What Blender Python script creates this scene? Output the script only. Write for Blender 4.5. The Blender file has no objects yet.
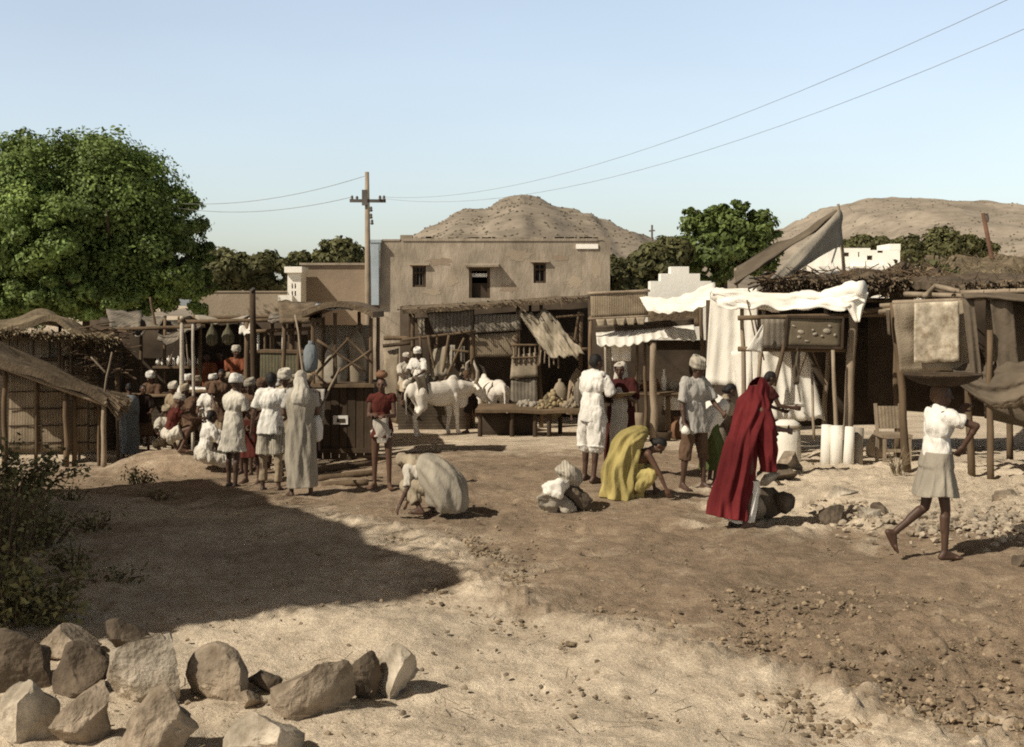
import bpy, bmesh, math, random
import numpy as np
from mathutils import Vector, Matrix, Euler, noise as mnoise
R = math.radians
sc = bpy.context.scene
COL = sc.collection
F = 1236.0            # focal length in pixels of the 1024 wide frame
HC = 2.4              # eye height above the road
CX, HY = 512.0, 305.0 # principal column, horizon row
V = Vector

# ---------------------------------------------------------------- terrain
def sst(a, b, x):
    t = min(1.0, max(0.0, (x-a)/(b-a))); return t*t*(3-2*t)
def gz(x, y):
    z = -0.70*sst(15, 31, y)
    z -= 0.30*sst(-0.5, -5.5, x)*sst(11, 19, y)*(1-sst(22, 32, y))
    z += 0.10*sst(2.5, 6.5, x)*sst(9, 14, y)*(1-sst(24, 32, y))
    # low earth bank where the seated men rest
    z += 0.36*math.exp(-((x+6.05)/1.15)**4-((y-22.4)/0.95)**4)
    return z
def P(px, py, d):
    return V(((px-CX)*d/F, d, HC-(py-HY)*d/F))
def GD(px, d, up=0.0):
    x = (px-CX)*d/F
    return V((x, d, gz(x, d)+up))
def GP(px, py):
    """ground point seen at a pixel"""
    d = HC*F/max(20, py-HY)
    for _ in range(60):
        x = (px-CX)*d/F
        d = 0.5*d+0.5*(HC-gz(x, d))*F/max(20, py-HY)
    return GD(px, d)

# ---------------------------------------------------------------- numpy value noise
def vn2(x, y, seed=0):
    xi = np.floor(x).astype(np.int64); yi = np.floor(y).astype(np.int64)
    xf = x-xi; yf = y-yi
    def h(a, b):
        n = (a*374761393+b*668265263+seed*974634777) & 0x7fffffff
        n = ((n ^ (n >> 13))*1274126177) & 0x7fffffff
        n = (n ^ (n >> 16)) & 0xffff
        return n/65535.0*2-1
    u = xf*xf*(3-2*xf); v = yf*yf*(3-2*yf)
    return (h(xi, yi)*(1-u)+h(xi+1, yi)*u)*(1-v)+(h(xi, yi+1)*(1-u)+h(xi+1, yi+1)*u)*v
def fbm2(x, y, seed=0, oct=4, gain=.5):
    s = 0; a = 1; 
    for o in range(oct):
        s = s+a*vn2(x*2**o, y*2**o, seed+o*17); a *= gain
    return s
def n3(v, f=1.0, seed=0.0):
    return mnoise.noise(V((v[0]*f+seed, v[1]*f+seed*1.7, v[2]*f-seed)))

# ---------------------------------------------------------------- materials
MATS = {}
def nodes(name):
    m = bpy.data.materials.new(name); m.use_nodes = True
    nt = m.node_tree; nt.nodes.clear()
    out = nt.nodes.new('ShaderNodeOutputMaterial'); b = nt.nodes.new('ShaderNodeBsdfPrincipled')
    nt.links.new(b.outputs[0], out.inputs[0])
    b.inputs['Specular IOR Level'].default_value = 0.25
    return m, nt, b
def mat(name, c, c2=None, scale=3.0, rough=.92, bump=.3, bscale=40, stretch=(1, 1, 1), dirt=.35, stripes=None, island=0.0, trans=0.0, spec=.25):
    """earthy procedural surface: two tones broken by noise, large dirt patches, optional stripes, bump"""
    if name in MATS: return MATS[name]
    m, nt, b = nodes(name); N = nt.nodes.new; L = nt.links.new
    c2 = c2 or tuple(v*.72 for v in c)
    tc = N('ShaderNodeTexCoord'); mp = N('ShaderNodeMapping'); mp.inputs['Scale'].default_value = stretch
    L(tc.outputs['Object'], mp.inputs[0])
    n = N('ShaderNodeTexNoise'); n.inputs['Scale'].default_value = scale; n.inputs['Detail'].default_value = 7; n.inputs['Roughness'].default_value = .65
    L(mp.outputs[0], n.inputs['Vector'])
    r = N('ShaderNodeMapRange'); r.inputs[1].default_value = .32; r.inputs[2].default_value = .68; L(n.outputs['Fac'], r.inputs[0])
    mx = N('ShaderNodeMix'); mx.data_type = 'RGBA'; mx.inputs[6].default_value = (*c2, 1); mx.inputs[7].default_value = (*c, 1)
    L(r.outputs[0], mx.inputs[0]); col = mx.outputs[2]
    d = N('ShaderNodeTexNoise'); d.inputs['Scale'].default_value = scale*.33; d.inputs['Detail'].default_value = 4
    L(tc.outputs['Object'], d.inputs['Vector'])
    r2 = N('ShaderNodeMapRange'); r2.inputs[1].default_value = .35; r2.inputs[2].default_value = .7; r2.inputs[3].default_value = 1-dirt; r2.inputs[4].default_value = 1.06
    L(d.outputs['Fac'], r2.inputs[0])
    ml = N('ShaderNodeMix'); ml.data_type = 'RGBA'; ml.blend_type = 'MULTIPLY'; ml.inputs[0].default_value = 1
    L(col, ml.inputs[6]); L(r2.outputs[0], ml.inputs[7]); col = ml.outputs[2]
    hgt = n.outputs['Fac']
    if stripes:
        axis, sf, amt = stripes
        w = N('ShaderNodeTexWave'); w.bands_direction = axis; w.inputs['Scale'].default_value = sf; w.inputs['Distortion'].default_value = 1.2; w.inputs['Detail'].default_value = 2
        L(tc.outputs['Object'], w.inputs['Vector'])
        r3 = N('ShaderNodeMapRange'); r3.inputs[3].default_value = 1-amt; r3.inputs[4].default_value = 1.0; L(w.outputs['Fac'], r3.inputs[0])
        m3 = N('ShaderNodeMix'); m3.data_type = 'RGBA'; m3.blend_type = 'MULTIPLY'; m3.inputs[0].default_value = 1
        L(col, m3.inputs[6]); L(r3.outputs[0], m3.inputs[7]); col = m3.outputs[2]
    if island:
        g = N('ShaderNodeNewGeometry'); r4 = N('ShaderNodeMapRange'); r4.inputs[3].default_value = 1-island; r4.inputs[4].default_value = 1+island*.6
        L(g.outputs['Random Per Island'], r4.inputs[0])
        m4 = N('ShaderNodeMix'); m4.data_type = 'RGBA'; m4.blend_type = 'MULTIPLY'; m4.inputs[0].default_value = 1
        L(col, m4.inputs[6]); L(r4.outputs[0], m4.inputs[7]); col = m4.outputs[2]
    L(col, b.inputs['Base Color']); b.inputs['Roughness'].default_value = rough; b.inputs['Specular IOR Level'].default_value = spec
    if bump:
        bn = N('ShaderNodeTexNoise'); bn.inputs['Scale'].default_value = bscale; bn.inputs['Detail'].default_value = 5; L(mp.outputs[0], bn.inputs['Vector'])
        bp = N('ShaderNodeBump'); bp.inputs['Strength'].default_value = bump; bp.inputs['Distance'].default_value = .02
        L(bn.outputs['Fac'], bp.inputs['Height']); L(bp.outputs[0], b.inputs['Normal'])
    if trans:
        t = N('ShaderNodeBsdfTranslucent'); L(col, t.inputs[0]); ms = N('ShaderNodeMixShader'); ms.inputs[0].default_value = trans
        out = [x for x in nt.nodes if x.type == 'OUTPUT_MATERIAL'][0]
        L(b.outputs[0], ms.inputs[1]); L(t.outputs[0], ms.inputs[2]); L(ms.outputs[0], out.inputs[0])
    MATS[name] = m
    return m

# ---------------------------------------------------------------- mesh builder
class MB:
    def __init__(s): s.v = []; s.f = []; s.m = []; s.cur = 0
    def add(s, vs, fs):
        o = len(s.v); s.v += [tuple(p) for p in vs]; s.f += [tuple(i+o for i in f) for f in fs]; s.m += [s.cur]*len(fs)
    def box(s, c, size, rot=None, jit=0.0):
        hx, hy, hz = size[0]/2, size[1]/2, size[2]/2
        M = (rot if isinstance(rot, Matrix) else Euler(rot).to_matrix()) if rot is not None else Matrix.Identity(3)
        vs = [V(c)+M @ V((sx*hx+random.uniform(-jit, jit), sy*hy+random.uniform(-jit, jit), sz*hz+random.uniform(-jit, jit))) for sz in (-1, 1) for sy in (-1, 1) for sx in (-1, 1)]
        s.add(vs, [(0, 2, 3, 1), (4, 5, 7, 6), (0, 1, 5, 4), (2, 6, 7, 3), (0, 4, 6, 2), (1, 3, 7, 5)]); return s
    def bar(s, a, b, w, h, up=(0, 0, 1)):
        a, b = V(a), V(b); d = (b-a); L = d.length; d.normalize(); u = V(up)
        if abs(d.dot(u)) > .95: u = V((0, 1, 0))
        x = d.cross(u).normalized(); z = x.cross(d)
        M = Matrix((x, d, z)).transposed(); s.box((a+b)/2, (w, L, h), M); return s
    def tube(s, pts, rad, seg=8, cap=True, wob=0.0):
        pts = [V(p) for p in pts]; n = len(pts)
        if not isinstance(rad, (list, tuple)): rad = [rad]*n
        t0 = (pts[1]-pts[0]).normalized(); u = t0.cross(V((0, 0, 1))); u = u.normalized() if u.length > .05 else V((1, 0, 0))
        vs = []; fs = []
        for i, p in enumerate(pts):
            t = (pts[min(i+1, n-1)]-pts[max(i-1, 0)]).normalized()
            u = (u-t*u.dot(t)).normalized(); w = t.cross(u)
            for k in range(seg):
                a = 2*math.pi*k/seg; r = rad[i]*(1+random.uniform(-wob, wob))
                vs.append(p+u*(math.cos(a)*r)+w*(math.sin(a)*r))
        for i in range(n-1):
            for k in range(seg):
                fs.append((i*seg+k, i*seg+(k+1) % seg, (i+1)*seg+(k+1) % seg, (i+1)*seg+k))
        if cap:
            fs.append(tuple(range(seg))[::-1]); fs.append(tuple((n-1)*seg+k for k in range(seg)))
        s.add(vs, fs); return s
    def pole(s, a, b, r0, r1=None, bend=.03, n=7, seg=7):
        """a rough, slightly crooked stick"""
        a, b = V(a), V(b); L = (b-a).length; r1 = r1 or r0*.8; se = random.uniform(0, 99)
        pts = []; rr = []
        for i in range(n):
            t = i/(n-1); p = a.lerp(b, t); e = math.sin(math.pi*t)*bend*L
            p = p+V((mnoise.noise(V((t*2.2+se, 0, 0)))*e, mnoise.noise(V((0, t*2.2+se, 3)))*e, 0)); pts.append(p); rr.append((r0+(r1-r0)*t)*(1+.12*mnoise.noise(V((t*5, se, 1)))))
        return s.tube(pts, rr, seg)
    def lathe(s, c, prof, seg=20, sx=1.0, sy=1.0):
        c = V(c); vs = []; fs = []; n = len(prof)
        for r, z in prof:
            for k in range(seg):
                a = 2*math.pi*k/seg; vs.append(c+V((r*math.cos(a)*sx, r*math.sin(a)*sy, z)))
        for i in range(n-1):
            for k in range(seg):
                fs.append((i*seg+k, i*seg+(k+1) % seg, (i+1)*seg+(k+1) % seg, (i+1)*seg+k))
        fs.append(tuple(range(seg))[::-1]); fs.append(tuple((n-1)*seg+k for k in range(seg)))
        s.add(vs, fs); return s
    def ell(s, c, r, rot=None, seg=16, rings=10):
        c = V(c); M = rot if rot is not None else Matrix.Identity(3); vs = [c+M @ V((0, 0, -r[2]))]; fs = []
        for i in range(1, rings):
            ph = -math.pi/2+math.pi*i/rings
            for k in range(seg):
                a = 2*math.pi*k/seg; vs.append(c+M @ V((r[0]*math.cos(ph)*math.cos(a), r[1]*math.cos(ph)*math.sin(a), r[2]*math.sin(ph))))
        vs.append(c+M @ V((0, 0, r[2]))); last = len(vs)-1
        for k in range(seg): fs.append((0, 1+(k+1) % seg, 1+k))
        for i in range(rings-2):
            for k in range(seg):
                a = 1+i*seg; fs.append((a+k, a+(k+1) % seg, a+seg+(k+1) % seg, a+seg+k))
        a = 1+(rings-2)*seg
        for k in range(seg): fs.append((a+k, a+(k+1) % seg, last))
        s.add(vs, fs); return s
    def cap(s, a, b, ra, rb, seg=12):
        """tapered capsule"""
        a, b = V(a), V(b); d = b-a
        if d.length < 1e-5: return s.ell(a, (ra, ra, ra))
        d.normalize(); pts = []; rr = []
        for q in (-.98, -.8, -.5, 0): pts.append(a+d*(ra*q)); rr.append(ra*math.sqrt(1-q*q))
        for q in (0, .5, .8, .98): pts.append(b+d*(rb*q)); rr.append(rb*math.sqrt(1-q*q))
        return s.tube(pts, rr, seg)
    def patch(s, p00, p10, p01, p11, nu=16, nv=10, sag=0.0, amp=0.0, freq=2.0, fold=0.0, nf=6, thick=0.02, fn=None, edge=0.0):
        """a cloth, mat or roof sheet between four corners (u along p00-p10, v along p00-p01), sagging, folded, with thickness"""
        p00, p10, p01, p11 = map(V, (p00, p10, p01, p11)); se = random.uniform(0, 50)
        nrm = (p10-p00).cross(p01-p00).normalized(); top = []; 
        for j in range(nv+1):
            v = j/nv
            for i in range(nu+1):
                u = i/nu
                if edge: 
                    vv = v+edge*(v)*mnoise.noise(V((u*7+se, 2, 0))); uu = u+edge*.5*(u-.5)*mnoise.noise(V((v*6+se, 8, 0)))
                else: vv, uu = v, u
                p = p00.lerp(p10, uu).lerp(p01.lerp(p11, uu), vv)
                p = p+V((0, 0, -sag*4*u*(1-u)*(.4+.6*v)))
                if amp: p = p+nrm*(amp*mnoise.fractal(V((u*freq+se, v*freq, 1)), 1.0, 2.0, 3))
                if fold: p = p+nrm*(fold*(.35+.65*v)*math.sin(nf*2*math.pi*u+1.5*mnoise.noise(V((u*4+se, v*2, 4)))+1.2*v))
                if fn: p = fn(u, v, p)
                top.append(p)
        n = len(top); vs = [p+nrm*(thick/2) for p in top]+[p-nrm*(thick/2) for p in top]; fs = []; w = nu+1
        for j in range(nv):
            for i in range(nu):
                a = j*w+i; fs.append((a, a+1, a+w+1, a+w)); fs.append((n+a, n+a+w, n+a+w+1, n+a+1))
        rim = [i for i in range(w)]+[j*w+nu for j in range(1, nv+1)]+[nv*w+i for i in range(nu-1, -1, -1)]+[j*w for j in range(nv-1, 0, -1)]
        for k in range(len(rim)):
            a, b = rim[k], rim[(k+1) % len(rim)]; fs.append((b, a, n+a, n+b))
        s.add(vs, fs); return s
    def straw(s, p00, p10, p01, p11, n, ln=.35, r=.006, down=(0, 0, -1), spread=.5, lift=.02):
        """loose stalks lying on and hanging off a sheet"""
        p00, p10, p01, p11 = map(V, (p00, p10, p01, p11)); d = (p01-p00).normalized(); nrm = (p10-p00).cross(p01-p00).normalized()
        if nrm.z < 0: nrm = -nrm
        for _ in range(n):
            u, v = random.random(), random.random(); 
            if random.random() < .35: v = 1
            p = p00.lerp(p10, u).lerp(p01.lerp(p11, u), v)+nrm*random.uniform(0, lift)
            q = (d*.9+V((random.uniform(-1, 1)*spread, random.uniform(-1, 1)*spread, random.uniform(-.3, .25)))).normalized()*ln*random.uniform(.5, 1.3)
            w = q.cross(nrm).normalized()*r
            s.add([p-w, p+w, p+q+w*.5+V((0, 0, -.04 if v == 1 else 0)), p+q-w*.5], [(0, 1, 2, 3)])
        return s

ORG = {}
def reg(o, parent, org):
    COL.objects.link(o)
    if parent is not None: o.parent = parent
    ORG[o.name] = org
def obj(name, mb, m, parent=None, org=None, smooth=False, local=False):
    """one mesh object; vertices are given in world space unless local"""
    me = bpy.data.meshes.new(name)
    if parent is not None: off = V((0, 0, 0)) if local else ORG[parent.name]
    else:
        if org is None and not local:
            a = np.array(mb.v); org = V(((a[:, 0].min()+a[:, 0].max())/2, (a[:, 1].min()+a[:, 1].max())/2, a[:, 2].min()))
        off = V((0, 0, 0)) if local else V(org)
    me.from_pydata([(p[0]-off.x, p[1]-off.y, p[2]-off.z) for p in mb.v], [], mb.f)
    for mm in (m if isinstance(m, (list, tuple)) else [m]): me.materials.append(mm)
    me.polygons.foreach_set('material_index', mb.m)
    if smooth: me.polygons.foreach_set('use_smooth', [True]*len(me.polygons))
    me.update()
    o = bpy.data.objects.new(name, me); reg(o, parent, off)
    if parent is None and not local: o.location = off
    return o
def thing(name, loc, label, cat, group=None):
    o = bpy.data.objects.new(name, None); o.location = loc; o.empty_display_size = .2; reg(o, None, V(loc)); tag(o, label, cat, group); return o
def tag(o, label, cat, group=None, kind=None):
    if label: o['label'] = label
    if cat: o['category'] = cat
    if group: o['group'] = group
    if kind: o['kind'] = kind
    return o
def struct(o): o['kind'] = 'structure'; return o
def remesh(mb, voxel, smooth=2, sf=.5):
    me = bpy.data.meshes.new('tmp'); me.from_pydata(mb.v, [], mb.f)
    o = bpy.data.objects.new('tmp', me); COL.objects.link(o)
    md = o.modifiers.new('r', 'REMESH'); md.mode = 'VOXEL'; md.voxel_size = voxel
    if smooth:
        ms = o.modifiers.new('s', 'SMOOTH'); ms.factor = sf; ms.iterations = smooth
    dg = bpy.context.evaluated_depsgraph_get(); dg.update()
    ev = o.evaluated_get(dg); out = bpy.data.meshes.new_from_object(ev)
    bpy.data.objects.remove(o); bpy.data.meshes.remove(me)
    return out
def mesh_obj(name, me, m, parent=None, smooth=True):
    me.materials.clear()
    for mm in (m if isinstance(m, (list, tuple)) else [m]): me.materials.append(mm)
    if smooth: me.polygons.foreach_set('use_smooth', [True]*len(me.polygons))
    me.name = name; o = bpy.data.objects.new(name, me); reg(o, parent, V((0, 0, 0))); return o
def wrinkle(me, amp, f, seed=0.0, stretch=(1, 1, .45)):
    n = len(me.vertices); co = np.empty(n*3); no = np.empty(n*3)
    me.vertices.foreach_get('co', co); me.vertices.foreach_get('normal', no); co = co.reshape(-1, 3); no = no.reshape(-1, 3)
    d = np.array([mnoise.fractal(V((c[0]*f*stretch[0]+seed, c[1]*f*stretch[1], c[2]*f*stretch[2])), .9, 2.0, 3) for c in co])
    co += no*(d*amp)[:, None]; me.vertices.foreach_set('co', co.ravel()); me.update()
def dup(root, loc, rotz=None, label=None, scale=None):
    r = root.copy(); COL.objects.link(r); r.location = loc; ORG[r.name] = V(loc)
    if rotz is not None: r.rotation_euler = (0, 0, rotz)
    if scale: r.scale = (scale,)*3
    if label: r['label'] = label
    for ch in list(root.children):
        c = ch.copy(); COL.objects.link(c); c.parent = r
        for g in ch.children:
            d = g.copy(); COL.objects.link(d); d.parent = c
    return r
SKY_K, SKY_SAT, SUN_K = 0.11, 0.70, 5.0
SKY_R = (1.95, 1.95, 2.1, .55, .21); SKY_C = (.905, .885, .835)
DENOISE = False
EARTH_D0, EARTH_D1 = (.215, .155, .104), (.40, .302, .21)
EARTH_L0, EARTH_L1 = (.55, .45, .33), (.82, .69, .525)
# ================================================================ world, sun, camera
random.seed(11)
T = V((1.0, 0.68, -1.16)).normalized()      # the way the sunlight travels
W = bpy.data.worlds.new('World'); sc.world = W; W.use_nodes = True
nt = W.node_tree; bg = nt.nodes['Background']
sky = nt.nodes.new('ShaderNodeTexSky'); sky.sky_type = 'NISHITA'; sky.sun_disc = False
sky.sun_elevation = math.asin(-T.z); sky.sun_rotation = math.atan2(-T.x, -T.y) % (2*math.pi)
sky.air_density = 1.0; sky.dust_density = 2.2; sky.ozone_density = 1.6; sky.altitude = 300
hs = nt.nodes.new('ShaderNodeHueSaturation'); hs.inputs['Saturation'].default_value = SKY_SAT
nt.links.new(sky.outputs[0], hs.inputs['Color'])
tcw = nt.nodes.new('ShaderNodeTexCoord'); sx = nt.nodes.new('ShaderNodeSeparateXYZ'); nt.links.new(tcw.outputs['Generated'], sx.inputs[0])
cr = nt.nodes.new('ShaderNodeValToRGB'); nt.links.new(sx.outputs['Z'], cr.inputs[0]); el = cr.color_ramp.elements
for i_, (p_, v_) in enumerate(((0, SKY_R[0]), (.10, SKY_R[1]), (.24, SKY_R[2]), (.40, SKY_R[3]), (.65, SKY_R[4]))):
    e_ = el[i_] if i_ < 2 else el.new(p_); e_.position = p_; wt = max(0, min(1, (p_-.24)/.2)); e_.color = (v_*(SKY_C[0]+.38*wt)/4, v_*(SKY_C[1]-.06*wt)/4, v_*(SKY_C[2]-.42*wt)/4, 1)
mr = nt.nodes.new('ShaderNodeVectorMath'); mr.operation = 'SCALE'; mr.inputs['Scale'].default_value = 4.0; nt.links.new(cr.outputs[0], mr.inputs[0])
mw = nt.nodes.new('ShaderNodeMix'); mw.data_type = 'RGBA'; mw.blend_type = 'MULTIPLY'; mw.inputs[0].default_value = 1; nt.links.new(hs.outputs[0], mw.inputs[6]); nt.links.new(mr.outputs[0], mw.inputs[7])
hz = nt.nodes.new('ShaderNodeTexNoise'); hz.inputs['Scale'].default_value = 2.2; hz.inputs['Detail'].default_value = 5; mpw = nt.nodes.new('ShaderNodeMapping'); mpw.inputs['Scale'].default_value = (1, 1, 3.5); nt.links.new(tcw.outputs['Generated'], mpw.inputs[0]); nt.links.new(mpw.outputs[0], hz.inputs['Vector'])
hr_ = nt.nodes.new('ShaderNodeMapRange'); hr_.inputs[1].default_value = .3; hr_.inputs[2].default_value = .7; hr_.inputs[3].default_value = .955; hr_.inputs[4].default_value = 1.045; nt.links.new(hz.outputs['Fac'], hr_.inputs[0])
mh = nt.nodes.new('ShaderNodeMix'); mh.data_type = 'RGBA'; mh.blend_type = 'MULTIPLY'; mh.inputs[0].default_value = 1; nt.links.new(mw.outputs[2], mh.inputs[6]); nt.links.new(hr_.outputs[0], mh.inputs[7]); nt.links.new(mh.outputs[2], bg.inputs[0])
bg.inputs[1].default_value = SKY_K
sl = bpy.data.lights.new('sun', 'SUN'); sl.energy = SUN_K; sl.angle = R(.55); sl.color = (1, .92, .78)
so = bpy.data.objects.new('sun', sl); COL.objects.link(so); so.rotation_euler = T.to_track_quat('-Z', 'Y').to_euler(); so.location = (-20, -8, 30)
cam = bpy.data.cameras.new('camera'); co_ = bpy.data.objects.new('camera', cam); COL.objects.link(co_); sc.camera = co_
cam.sensor_fit = 'HORIZONTAL'; cam.sensor_width = 36; cam.lens = 36*F/1024
co_.location = (0, 0, HC); co_.rotation_euler = (R(90), 0, 0)
cam.shift_y = (HY-373.5)/1024; cam.clip_end = 6000; cam.clip_start = .1
sc.view_settings.view_transform = 'Standard'; sc.view_settings.look = 'None'; sc.view_settings.exposure = 0
sc.render.engine = 'CYCLES'; sc.cycles.use_denoising = DENOISE; sc.cycles.max_bounces = 6; sc.cycles.filter_width = 1.9
sc.cycles.use_adaptive_sampling = False

# ================================================================ ground
def ground():
    near = np.geomspace(3.5, 46, 470); ys = np.concatenate([[-60, -30, -12, -5, 0, 2], near, np.geomspace(50, 4000, 30)])
    us = np.linspace(-1, 1, 441); us = np.sign(us)*np.abs(us)**1.15
    Y, U = np.meshgrid(ys, us, indexing='ij')
    wid = np.where(Y < 3.5, np.where(Y < 0, 60, 6+0*Y), np.where(Y > 46, Y*.62*1.5, Y*.56+1.5)); X = U*wid
    X = np.where(Y > 46, U*np.maximum(30, Y*1.1), X)
    gzv = np.vectorize(gz); Z = gzv(X, Y)
    # zone masks: road (dark worked earth), sand (pale bare ground near), rub (broken stones)
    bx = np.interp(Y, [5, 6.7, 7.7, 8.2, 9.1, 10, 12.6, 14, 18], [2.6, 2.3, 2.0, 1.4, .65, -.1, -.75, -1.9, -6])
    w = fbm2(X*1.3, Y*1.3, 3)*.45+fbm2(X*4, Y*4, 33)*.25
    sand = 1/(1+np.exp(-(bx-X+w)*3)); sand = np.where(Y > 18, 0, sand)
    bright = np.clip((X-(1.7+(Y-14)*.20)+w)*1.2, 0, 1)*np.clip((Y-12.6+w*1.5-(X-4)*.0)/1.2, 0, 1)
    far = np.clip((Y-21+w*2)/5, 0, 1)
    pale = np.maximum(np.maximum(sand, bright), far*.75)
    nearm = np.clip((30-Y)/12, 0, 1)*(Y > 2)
    clod = np.clip(fbm2(X*3.0, Y*3.0, 9, 3)*1.2+.1, 0, 1)
    road_r = np.clip((X-1.0)/1.5, 0, 1)*np.clip((10.2-Y)/2.5, 0, 1)*(1-sand)
    edge = np.exp(-((X-bx)/.28)**2)*(Y < 14)
    det = fbm2(X*1.1, Y*1.1, 1, 3)*.045+fbm2(X*5, Y*5, 5, 3)*.012
    lump = np.maximum(0, fbm2(X*9, Y*9, 21, 3)-.05)
    Z = Z+nearm*(det+(lump*(.020+.085*road_r+.015*edge+.03*bright)+np.maximum(0, fbm2(X*19, Y*19, 41, 2)-.1)*(.05*edge+.009*sand)))+nearm*.05*edge
    prints = np.maximum(0, vn2(X*4.2, Y*3.1, 77)-.45)*np.clip((Y-8)/3, 0, 1); Z = Z-prints*.06*nearm*(1-.6*sand)
    ruts = np.exp(-((Y-(12.9+.12*X+.25*np.sin(X*.9)))/.12)**2)+np.exp(-((Y-(11.6+.15*X+.2*np.sin(X*.7+1)))/.12)**2)
    Z = Z-.022*ruts*(1-sand)*(X > -1.5)
    nr, nc = X.shape; co = np.stack([X, Y, Z], -1).reshape(-1, 3)
    idx = np.arange(nr*nc).reshape(nr, nc); q = np.stack([idx[:-1, :-1], idx[:-1, 1:], idx[1:, 1:], idx[1:, :-1]], -1).reshape(-1, 4)
    me = bpy.data.meshes.new('ground'); me.from_pydata(co.tolist(), [], q.tolist())
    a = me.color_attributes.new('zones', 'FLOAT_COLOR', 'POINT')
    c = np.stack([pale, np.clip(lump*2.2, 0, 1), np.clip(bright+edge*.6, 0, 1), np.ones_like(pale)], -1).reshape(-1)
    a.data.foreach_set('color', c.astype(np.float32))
    m, nt, b = nodes('earth'); N = nt.nodes.new; L = nt.links.new
    at = N('ShaderNodeVertexColor'); at.layer_name = 'zones'; sp = N('ShaderNodeSeparateColor'); L(at.outputs[0], sp.inputs[0])
    g = N('ShaderNodeNewGeometry')
    def noi(s, d=6, ro=.6):
        n = N('ShaderNodeTexNoise'); n.inputs['Scale'].default_value = s; n.inputs['Detail'].default_value = d; n.inputs['Roughness'].default_value = ro; L(g.outputs['Position'], n.inputs['Vector']); return n.outputs['Fac']
    def rng(x, a, b_, c_, d_):
        r = N('ShaderNodeMapRange'); L(x, r.inputs[0]); r.inputs[1].default_value = a; r.inputs[2].default_value = b_; r.inputs[3].default_value = c_; r.inputs[4].default_value = d_; return r.outputs[0]
    def mixc(f, a, b_, mode='MIX'):
        x = N('ShaderNodeMix'); x.data_type = 'RGBA'; x.blend_type = mode
        for i, q_ in ((0, f), (6, a), (7, b_)):
            if hasattr(q_, 'node'): L(q_, x.inputs[i])
            else: x.inputs[i].default_value = q_ if i == 0 else (*q_, 1)
        return x.outputs[2]
    def math_(op, a, b_):
        x = N('ShaderNodeMath'); x.operation = op
        for i, q_ in enumerate((a, b_)):
            if hasattr(q_, 'node'): L(q_, x.inputs[i])
            else: x.inputs[i].default_value = q_
        return x.outputs[0]
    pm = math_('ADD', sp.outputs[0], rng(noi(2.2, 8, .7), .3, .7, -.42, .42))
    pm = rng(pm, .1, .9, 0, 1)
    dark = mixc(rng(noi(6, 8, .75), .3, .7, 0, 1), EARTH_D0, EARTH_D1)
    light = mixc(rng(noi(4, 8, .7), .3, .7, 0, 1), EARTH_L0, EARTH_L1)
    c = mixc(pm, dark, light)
    c = mixc(1.0, c, rng(noi(55, 4, .8), .3, .72, .62, 1.25), 'MULTIPLY')
    c = mixc(1.0, c, rng(noi(.6, 6), .35, .7, .74, 1.16), 'MULTIPLY')
    L(c, b.inputs['Base Color']); b.inputs['Roughness'].default_value = .96; b.inputs['Specular IOR Level'].default_value = .1
    h = math_('ADD', math_('MULTIPLY', noi(38, 6, .75), 1.0), math_('MULTIPLY', noi(9, 5, .7), 1.6))
    bp = N('ShaderNodeBump'); bp.inputs['Strength'].default_value = .7; bp.inputs['Distance'].default_value = .035; L(h, bp.inputs['Height']); L(bp.outputs[0], b.inputs['Normal'])
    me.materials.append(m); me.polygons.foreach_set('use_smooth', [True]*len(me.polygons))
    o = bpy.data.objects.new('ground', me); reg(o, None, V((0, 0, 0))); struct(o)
ground()

def hill(name, prof, d, depth, seed, m, rough=.035):
    """a bare hill whose skyline follows a height profile"""
    px = [p[0] for p in prof]; hh = [(HY-p[1])*d/F+3.0 for p in prof]
    x0, x1 = (px[0]-CX)*d/F, (px[-1]-CX)*d/F
    xs = np.linspace(x0, x1, 200); ys = np.linspace(d-depth, d+depth, 80)
    Xg, Yg = np.meshgrid(xs, ys)
    prof_h = np.interp(Xg/d*F+CX, px, hh); t = np.abs((Yg-d)/depth)
    Z = prof_h*np.clip(1-t**1.6, 0, 1)*(1+rough*fbm2(Xg*.03, Yg*.03, seed, 5)-rough*5*t*np.abs(fbm2(Xg*.02, Yg*.01, seed+5, 4))+.012*np.sin(prof_h*.9+2*fbm2(Xg*.02, Yg*.02, seed+9, 3)))-2.5
    nr, nc = Z.shape; co = np.stack([Xg, Yg, Z], -1).reshape(-1, 3); idx = np.arange(nr*nc).reshape(nr, nc)
    q = np.stack([idx[:-1, :-1], idx[:-1, 1:], idx[1:, 1:], idx[1:, :-1]], -1).reshape(-1, 4)
    me = bpy.data.meshes.new(name); me.from_pydata(co.tolist(), [], q.tolist()); me.materials.append(m); me.polygons.foreach_set('use_smooth', [True]*len(me.polygons))
    o = bpy.data.objects.new(name, me); reg(o, None, V((0, 0, 0))); struct(o); return o
m_hill = mat('hill_scrub', (.335, .282, .22), (.21, .175, .134), scale=.16, bump=.7, bscale=.5, dirt=.3)  # distance haze is mixed into both hill colours
m_hill2 = mat('hill_scrub_pale', (.39, .33, .26), (.245, .205, .157), scale=.11, bump=.7, bscale=.4, dirt=.25)
hill('hill', [(250, 305), (330, 285), (380, 255), (415, 237), (432, 229), (446, 222), (470, 208), (488, 206), (500, 200), (511, 195), (521, 191.5), (532, 195), (546, 200), (560, 206), (578, 208), (588, 215), (605, 218), (622, 230), (655, 240), (700, 256), (760, 280), (800, 305)], 620, 300, 4, m_hill)
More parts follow.
